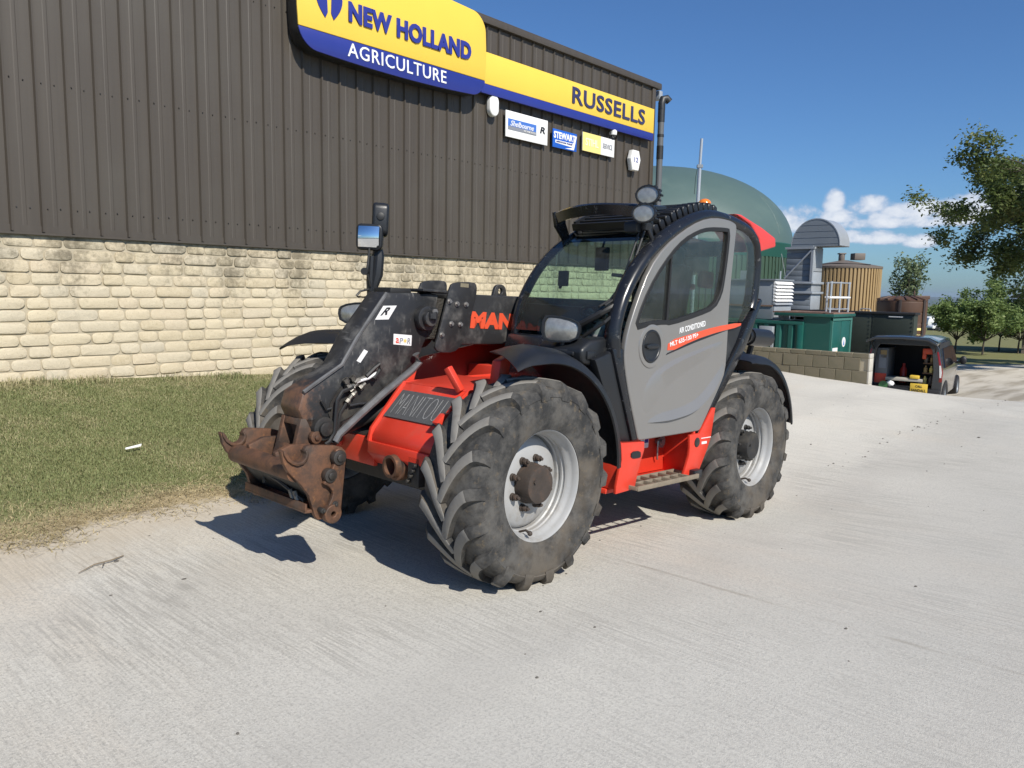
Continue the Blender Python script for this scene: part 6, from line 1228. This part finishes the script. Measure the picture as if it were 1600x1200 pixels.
mb = MB(); mb.bb((.22, -.115, .42), (.62, -.095, .66)); bd = mb.build('yellow_rear_board', m_yellow, vn, bevel=.004)
lettering('lettering', 'SANDALL', ((.25, -.117, .45), (.59, -.117, .45), (.25, -.117, .52)), (0, -1, 0), m_blacktext, bd, .001, .02); lettering('lettering', 'CALL', ((.34, -.117, .56), (.5, -.117, .56), (.34, -.117, .62)), (0, -1, 0), m_blacktext, bd, .001, .02)
mb = MB(); mb.cyl((-.42, -.112, .56), (-.42, -.10, .56), .11, 18); mb.build('green_round_sticker', M('green_sticker', (.05, .16, .06), .2, 9, .5), vn)
# contents of the load bay
def vthing(name, label, cat, loc): o = thing(name, label, cat, vn.matrix_basis @ Vector(loc) if 0 else (0, 0, 0)); o.matrix_world = Matrix.Translation((vpos.x, vpos.y, vz)) @ Matrix.Rotation(YAW-math.pi/2+R(-36), 4, 'Z') @ Matrix.Translation(loc); return o
rk = vthing('shelf_rack', 'brown shelf rack with bottles and orange jacket on right side of van load bay', 'rack', (.60, .5, .56))
for z in (.05, .34, .60, .84): mb = MB(); mb.bb((-.16, -.35, z), (.12, .6, z+.03)); mb.build('shelf', M('plywood', (.14, .075, .04), .2, 6, .7) if z == .05 else bpy.data.materials['plywood'], rk)
for i in range(6):
    mb = MB(); x, z = -.10+.13*(i % 2), .08+.27*(i//2); mb.lathe([(z, 0), (z, .045), (z+.14, .045), (z+.17, .02), (z+.20, .02), (z+.20, 0)], (x, -.28, 0), 'z', 10); mb.build('bottle', (m_paleyellow, m_brown, m_timber)[i % 3], rk)
mb = MB(); mb.box((-.04, -.36, .93), (.30, .06, .15)); mb.box((-.14, -.36, .82), (.10, .06, .2)); mb.build('orange_jacket', m_orange, rk, bevel=.03, seg=3)
bx = vthing('tool_drawer_unit', 'dark tool drawers with red lower boxes on left side of van load bay', 'drawers', (-.55, .45, .56))
mb = MB(); mb.bb((-.15, -.3, .0), (.15, .7, .95)); mb.build('drawer_body', m_intg, bx, bevel=.01); mb = MB(); mb.bb((-.14, -.32, .03), (.14, -.3, .28)); mb.build('drawer', m_red, bx); mb = MB(); mb.bb((-.06, -.33, .42), (.12, -.3, .78)); mb.build('notice', m_greytext, bx); mb = MB(); mb.bb((-.03, -.33, .70), (.12, -.31, .90)); mb.build('yellow_box', m_timber, bx)
tr_ = vthing('tool_tray', 'pale wooden tray with yellow case lying across van load floor', 'tray', (.05, .25, .56)); mb = MB(); mb.bb((-.46, -.2, .12), (.42, .25, .20)); mb.bb((-.42, -.1, .0), (-.3, .1, .12)); mb.bb((.3, -.1, .0), (.4, .1, .12)); mb.build('tray_board', m_blocktop, tr_, bevel=.01); mb = MB(); mb.bb((.12, -.22, .20), (.34, 0, .29)); mb.build('case', m_yellow, tr_, bevel=.015)
rb = vthing('red_fuel_bottle', 'small red bottle standing in the middle of van load bay', 'bottle', (-.12, .9, .56)); mb = MB(); mb.lathe([(0, 0), (0, .09), (.36, .09), (.44, .035), (.52, .035), (.52, 0)], ax='z', n=14); mb.build('bottle_body', m_red, rb)
wb = vthing('white_bag', 'crumpled white bag lying on van floor by the rear sill', 'bag', (-.28, -.03, .53)); mb = MB(); mb.ball((0, 0, .07), (.10, .07, .08), n=10); o_ = mb.build('bag_body', m_decal, wb)
for v in o_.data.vertices: v.co += Vector((random.uniform(-.02, .02), random.uniform(-.02, .02), random.uniform(-.02, .02)))

# ---------------------------------------------------------------- trees
def leaf_mat(name, cols, trans=.38):
    m, nt, b = newmat(name); t = N(nt, 'ShaderNodeAttribute', attribute_name='tone').outputs['Fac']; rp = N(nt, 'ShaderNodeValToRGB'); e = rp.color_ramp.elements
    e[0].color = (*cols[0], 1); e[1].color = (*cols[2], 1); q = e.new(.5); q.color = (*cols[1], 1); nt.links.new(t, rp.inputs[0]); nt.links.new(rp.outputs[0], b.inputs['Base Color']); b.inputs['Roughness'].default_value = .55; b.inputs['Specular IOR Level'].default_value = .3
    tr = N(nt, 'ShaderNodeBsdfTranslucent'); nt.links.new(rp.outputs[0], tr.inputs[0]); mx = N(nt, 'ShaderNodeMixShader', n0=trans); out = [n for n in nt.nodes if n.type == 'OUTPUT_MATERIAL'][0]
    nt.links.new(b.outputs[0], mx.inputs[1]); nt.links.new(tr.outputs[0], mx.inputs[2]); nt.links.new(mx.outputs[0], out.inputs[0]); return m
m_bark = M('bark', (.075, .060, .045), .3, 12, .9, bmp=.6, bscale=30)
m_leaf = leaf_mat('broad_leaf', [(.065, .10, .028), (.125, .168, .05), (.26, .275, .10)]); m_leaf2 = leaf_mat('young_leaf', [(.10, .155, .045), (.175, .25, .08), (.30, .36, .13)]); m_leaf3 = leaf_mat('grey_green_leaf', [(.08, .12, .05), (.15, .20, .10), (.26, .31, .18)])
def leaves_mesh(name, pts, tones, size, nper, spread, elong=1.6):
    n = len(pts)*nper; c = np.repeat(np.array(pts), nper, 0)+rng.normal(0, spread, (n, 3))*[1, 1, .75]; tn = np.repeat(np.array(tones), nper)+rng.normal(0, .14, n)
    u = rng.normal(size=(n, 3)); u[:, 2] *= .55; u /= np.linalg.norm(u, axis=1)[:, None]; w = rng.normal(size=(n, 3)); w -= (w*u).sum(1)[:, None]*u; w /= np.linalg.norm(w, axis=1)[:, None]
    s = size*rng.uniform(.6, 1.3, n)[:, None]; P = np.stack([c-u*s*elong*.5, c+w*s*.42, c+u*s*elong*.5, c-w*s*.42], 1)
    me = bpy.data.meshes.new(name); me.vertices.add(n*4); me.vertices.foreach_set('co', P.ravel()); me.loops.add(n*4); me.loops.foreach_set('vertex_index', np.arange(n*4, dtype=np.int32)); me.polygons.add(n); me.polygons.foreach_set('loop_start', np.arange(0, n*4, 4, dtype=np.int32)); me.update(calc_edges=True)
    at = me.attributes.new('tone', 'FLOAT', 'POINT'); at.data.foreach_set('value', np.clip(np.repeat(tn, 4), 0, 1).astype(np.float32)); return me
def grow(r_, base, direc, length, rad, depth, segs, tips, up=.12, spread=.7, kids=(2, 4), droop=0):
    p = Vector(base); d = Vector(direc).normalized(); path = [p.copy()]; n = 5
    for i in range(n):
        d = (d+Vector((r_.uniform(-.16, .16), r_.uniform(-.16, .16), r_.uniform(-.12, .12)+up*.3-droop*(i/n)))).normalized(); p = p+d*length/n; path.append(p.copy())
    segs.append((path, [rad*(1-.55*i/n) for i in range(n+1)]))
    if depth == 0: tips.append((path[-1], d)); tips.append((path[-2], d)); tips.append((path[-3], d)); return
    k = r_.randint(*kids)
    for i in range(k):
        t = r_.uniform(.35, 1) if i else 1; q = path[min(n, int(t*n))]; ax = d.orthogonal().normalized(); ax.rotate(Matrix.Rotation(r_.uniform(0, 6.28), 3, d)); nd = (d+ax*spread*r_.uniform(.5, 1.2)+Vector((0, 0, up))).normalized()
        grow(r_, q, nd, length*r_.uniform(.55, .78), rad*.5, depth-1, segs, tips, up, spread, kids, droop)
def tree(name, label, loc, base_h, trunk_r, branches, seed, lmat, lsize, nper, sp, depth=3, up=.1, spread=.7, droop=0, group=None, kids=(2, 4), cat='tree'):
    r_ = random.Random(seed); o = thing(name, label, cat, loc, 0, group); segs = []; tips = []
    if base_h > 0: segs.append(([Vector((0, 0, -.2)), Vector((.02, .01, base_h*.5)), Vector((0, .03, base_h))], [trunk_r*1.15, trunk_r, trunk_r*.85]))
    for (d, L, r) in branches: grow(r_, (0, .03 if base_h else 0, base_h*r_.uniform(.8, 1)), d, L, r, depth, segs, tips, up, spread, kids, droop)
    mb = MB()
    for path, rr in segs: mb.tube(path, rr, 6 if rr[0] < .05 else 9)
    mb.build('trunk', m_bark, o)
    pts = [tuple(p) for p, d in tips]; tn = [.45+.32*mnoise.noise(Vector(p)*.9)+.12*r_.random() for p, d in tips]
    me = leaves_mesh('crown', pts, tn, lsize, nper, sp); mesh_obj('crown', me, lmat, o, 0); return o
# large tree: trunk beyond the right edge, limbs reaching into the picture
tl_ = [(25.561,29.951,-0.445)][0]; tw = B2W(tl_[0], 30, 0); gz_ = -.45
L_ = Vector((-rgt0.x, -rgt0.y, 0)); Fv = Vector((FX, FY, 0)); Uz = Vector((0, 0, 1))
big = thing('large_tree', 'large spreading broadleaf tree reaching in over the right edge', 'tree', (tw.x, tw.y, gz_)); r_ = random.Random(11); segs = []; tips = []
segs.append(([Vector((0, 0, -.3)), Vector((.05, 0, 2.0)), Vector((.1, .05, 4.0)), Vector((.0, .1, 5.4)), Vector((.1, 0, 6.6))], [.42, .34, .30, .22, .12]))
def limb(h, d, L, r, droop=0, depth=4, kids=(2, 3)): grow(r_, (0.05, .03, h), d, L, r, depth, segs, tips, .06, .60, kids, droop)
limb(4.5, L_*1.0+Uz*.10, 3.1, .16, .08); limb(4.7, L_*1.0+Uz*.16+Fv*.2, 3.2, .15, .06); limb(4.4, L_*.9+Uz*.10-Fv*.35, 2.8, .12, .10); limb(5.2, L_*1+Uz*.18, 2.8, .12, .04); limb(5.3, L_*1+Uz*.22-Fv*.2, 2.9, .12, .04); limb(5.4, L_*.6+Uz*.3+Fv*.2, 2.2, .10); limb(5.0, L_*1.0+Uz*.12+Fv*.1, 3.2, .13, .05)
limb(4.6, -L_+Uz*.3, 3.2, .15, .06); limb(5.8, -L_*.8+Fv*.5+Uz*.5, 2.8, .12); limb(5.0, Fv+Uz*.3, 3.0, .14, .06); limb(4.8, -Fv+Uz*.4+L_*.3, 2.8, .14, .06); limb(5.8, -Fv*.6+Uz*.5-L_*.5, 2.2, .1); limb(6.0, Uz*.6-L_*.9, 2.0, .1)
big.scale = (1.11, 1.11, 1.11)
mb = MB()
for path, rr in segs: mb.tube(path, [max(.008, q) for q in rr], 6 if rr[0] < .06 else 9)
mb.build('trunk', m_bark, big)
pts = [tuple(p) for p, d in tips]; tn = [.40+.38*mnoise.noise(Vector(p)*1.1)+.10*(p.z-4)/2 for p, d in tips]
mesh_obj('crown', leaves_mesh('crown', pts, tn, .085, 70, .22, 1.8), m_leaf, big, 0)
GT = 'young trees on the lawn beyond the yard'
for (px_, dep, hgt_, seed, lab) in (((1492, 565), 46, 3.1, 3, 'young bushy tree on the lawn nearest the brown plastic tank'), ((1535, 570), 45, 3.2, 5, 'young tree with slanting dark trunk in front of the other lawn trees'), ((1560, 560), 50, 3.6, 8, 'young tree on the lawn just behind the slanting trunk tree'), ((1590, 562), 48, 3.1, 13, 'young tree on the lawn closest to the brown building')):
    X = (px_[0]-800)/1203.2*dep; w_ = B2W(X, dep); z_ = h1(w_.x, w_.y); rr = random.Random(seed)
    br = [(Vector((math.cos(a), math.sin(a), rr.uniform(.05, 1.4))), hgt_*.40, .030) for a in [2*math.pi*i/10+rr.uniform(-.3, .3) for i in range(10)]]+[(Vector((0, 0, 1)), hgt_*.50, .045)]
    tree('young_tree', lab, (w_.x, w_.y, z_), hgt_*.30, .05, br, seed, m_leaf2, .11, 34, .17, 2, .16, .65, 0, GT)
X = (1410-800)/1203.2*45; w_ = B2W(X, 45); rr = random.Random(21)
tree('willow_shrub', 'upright grey green shrub showing above the brown plastic tank', (w_.x, w_.y, -1.5), 1.0, .09, [(Vector((rr.uniform(-.42, .42), rr.uniform(-.42, .42), 1.6)), 2.2, .03) for i in range(10)], 21, m_leaf3, .13, 9, .13, 2, .35, .30, cat='shrub')
# hedge of far trees on the plain's edge
def far_clump(name, label, X, Y, w, h, seed):
    wv = B2W(X, Y); z = h1(wv.x, wv.y); r_ = random.Random(seed); o = thing(name, label, 'trees', (wv.x, wv.y, z)); pts = [(r_.gauss(0, w), r_.gauss(0, w*.3), abs(r_.gauss(0, h*.45))) for _ in range(200)]
    mesh_obj('crown', leaves_mesh('crown', pts, [.35+.3*r_.random() for _ in pts], .5, 12, .6), m_leaf, o, 0); tag(o, kind='stuff'); return o
# brown timber building at the right edge
ex = [(30.857,48.366,1.792)][0]; bz = 1.6; hX = (1597-800)/1203.2*48
hb = thing('timber_building', 'dark brown building with overhanging roof at the right edge', 'building', B2W(hX, 48, -1.6), YAW-math.pi/2-R(33))
mb = MB(); mb.bb((0, 0, -.3), (7, 5, ex[2]+bz)); mb.build('wall', m_brownplastic, hb)
mb = MB(); mb.prism([(-.85, ex[2]+bz-.02), (-.85, ex[2]+bz+.12), (3.2, ex[2]+bz+1.5), (7.8, ex[2]+bz+.12), (7.8, ex[2]+bz-.02)], 'y', -.8, 5.6); mb.build('roof', m_rubberseal, hb)
mb = MB(); mb.bb((-.06, -.06, -.3), (.14, .14, ex[2]+bz-.03)); mb.build('corner_post', m_brown, hb)
# pale caravans and sheds far down the slope
GV = 'pale vehicles parked down the slope'
for i, (px_, dep, sz) in enumerate((((1458, 494), 118, (3.4, 1.7)), ((1464, 511), 100, (2.6, 1.1)), ((1588, 498), 122, (3.6, 1.8)))):
    X = (px_[0]-800)/1203.2*dep; zc = h1(*B2W(X, dep).xy)+sz[1]/2
    lab = ('white caravan seen past the brown plastic tank, upper of two', 'low white car below the caravan beside the brown plastic tank', 'white caravan glimpsed behind the rightmost young trees')[i]
    wv = B2W(X, dep); o = thing('caravan' if i != 1 else 'parked_car', lab, 'caravan' if i != 1 else 'car', (wv.x, wv.y, zc-sz[1]/2), YAW-math.pi/2, GV)
    mb = MB(); w2, h2 = sz[0]/2, sz[1]
    if i != 1: mb.prism(chaikin([(-w2, .25), (-w2*1.02, h2*.6), (-w2*.85, h2), (w2*.85, h2), (w2*1.02, h2*.6), (w2, .25)], 1), 'y', -1, 1)
    else: mb.prism(chaikin([(-w2, .2), (-w2, .6), (-w2*.5, .68), (-w2*.3, 1.05), (w2*.5, 1.05), (w2*.75, .65), (w2, .6), (w2, .2)], 1), 'y', -.8, .8)
    mb.build('body', m_white, o, bevel=.03); mb = MB(); mb.bb((-w2*.45, -1.01 if i != 1 else -.81, h2*.5), (w2*.3, -1 if i != 1 else -.8, h2*.78)); mb.build('window', m_vanglass, o)
    for s in (-.5, .5): mb = MB(); mb.cyl((w2*s, -.85, .3), (w2*s, -.65, .3), .3, 14); mb.build('wheel', m_vandark, o)
    gzz = h1(wv.x, wv.y)
    mb = MB(); mb.bb((-w2*.9, -.7, min(-.05, gzz-(zc-sz[1]/2))), (w2*.9, .7, .26)); mb.build('chassis', m_vandark, o)

# ---------------------------------------------------------------- small litter on the yard
bt = thing('plastic_wrapper', 'small white plastic scrap lying on the grass', 'litter'); q = wp_ = None
gxx, gyy = .62, -3.35; bt.location = (gxx, gyy, h1(gxx, gyy)+.05)
mb = MB(); mb.hexa([(-.07, -.015, 0), (.07, -.012, -.01), (.07, .014, -.01), (-.07, .015, .0), (-.075, -.01, .02), (.065, -.008, .006), (.07, .010, .006), (-.08, .012, .028)]); mb.build('wrapper', m_white, bt, bevel=.004)
for i, (x, y, a, L, lab) in enumerate(((1.75, -1.05, .3, .34, 'thin brown twig on the concrete near the straw edge'),)):
    tw_ = thing('twig', lab, 'twig', (x, y, h1(x, y)+.012), a); mb = MB(); mb.tube([(-L/2, 0, 0), (-L*.2, .02, .006), (L*.1, -.01, .004), (L/2, .03, 0)], [.004, .005, .004, .002], 6); mb.tube([(-L*.1, .0, .004), (L*.1, .07, .01)], .003, 5); mb.build('stem', M('dry_stalk', (.20, .16, .11), .3, 30, .8), tw_)
mb = MB(); r_ = random.Random(5)
for i in range(170):
    X = r_.uniform(-4.5, 7.5); Y = r_.uniform(2.2, 13); wv = B2W(X, Y)
    if lawn_sd(np.array([wv.x]), np.array([wv.y]))[0] > 0: continue
    s = r_.uniform(.004, .010)*(1.0 if r_.random() < .92 else 1.8); z = h1(wv.x, wv.y); a = r_.uniform(0, 3.1)
    mb.ball((wv.x, wv.y, z+s*.2), (s*r_.uniform(.8, 1.8), s, s*.5), n=6, k=4)
for i in range(40):
    t = r_.random(); k = min(3, int(t*4)); f_ = t*4-k; jp = [(-5.164,1.053),(-7.253,1.204),(-8.134,1.328),(-11.149,1.589),(-15.985,1.198)]; x = jp[k][0]*(1-f_)+jp[k+1][0]*f_+r_.gauss(0, .06); y = jp[k][1]*(1-f_)+jp[k+1][1]*f_+r_.gauss(0, .06); s = r_.uniform(.005, .013); mb.ball((x, y, h1(x, y)+s*.2), (s*1.4, s, s*.5), n=6, k=4)
tag(mb.build('gravel', M('dark_gravel', (.11, .10, .085), .4, 40, .9), smooth=60), kind='stuff')

# ---------------------------------------------------------------- air
mb = MB(); mb.bb((-15500, -15500, -66), (15500, 15500, 44)); hz = mb.build('haze', [], smooth=0); hz.data.materials.clear()
hm = bpy.data.materials.new('haze_air'); hm.use_nodes = True; hn = hm.node_tree; hn.nodes.clear(); ho = N(hn, 'ShaderNodeOutputMaterial'); hv = N(hn, 'ShaderNodeVolumePrincipled', i_Density=7e-5); hv.inputs['Color'].default_value = (.62, .74, .92, 1); hv.inputs['Anisotropy'].default_value = .2
hn.links.new(hv.outputs[0], ho.inputs['Volume']); hz.data.materials.append(hm); tag(hz, kind='stuff')
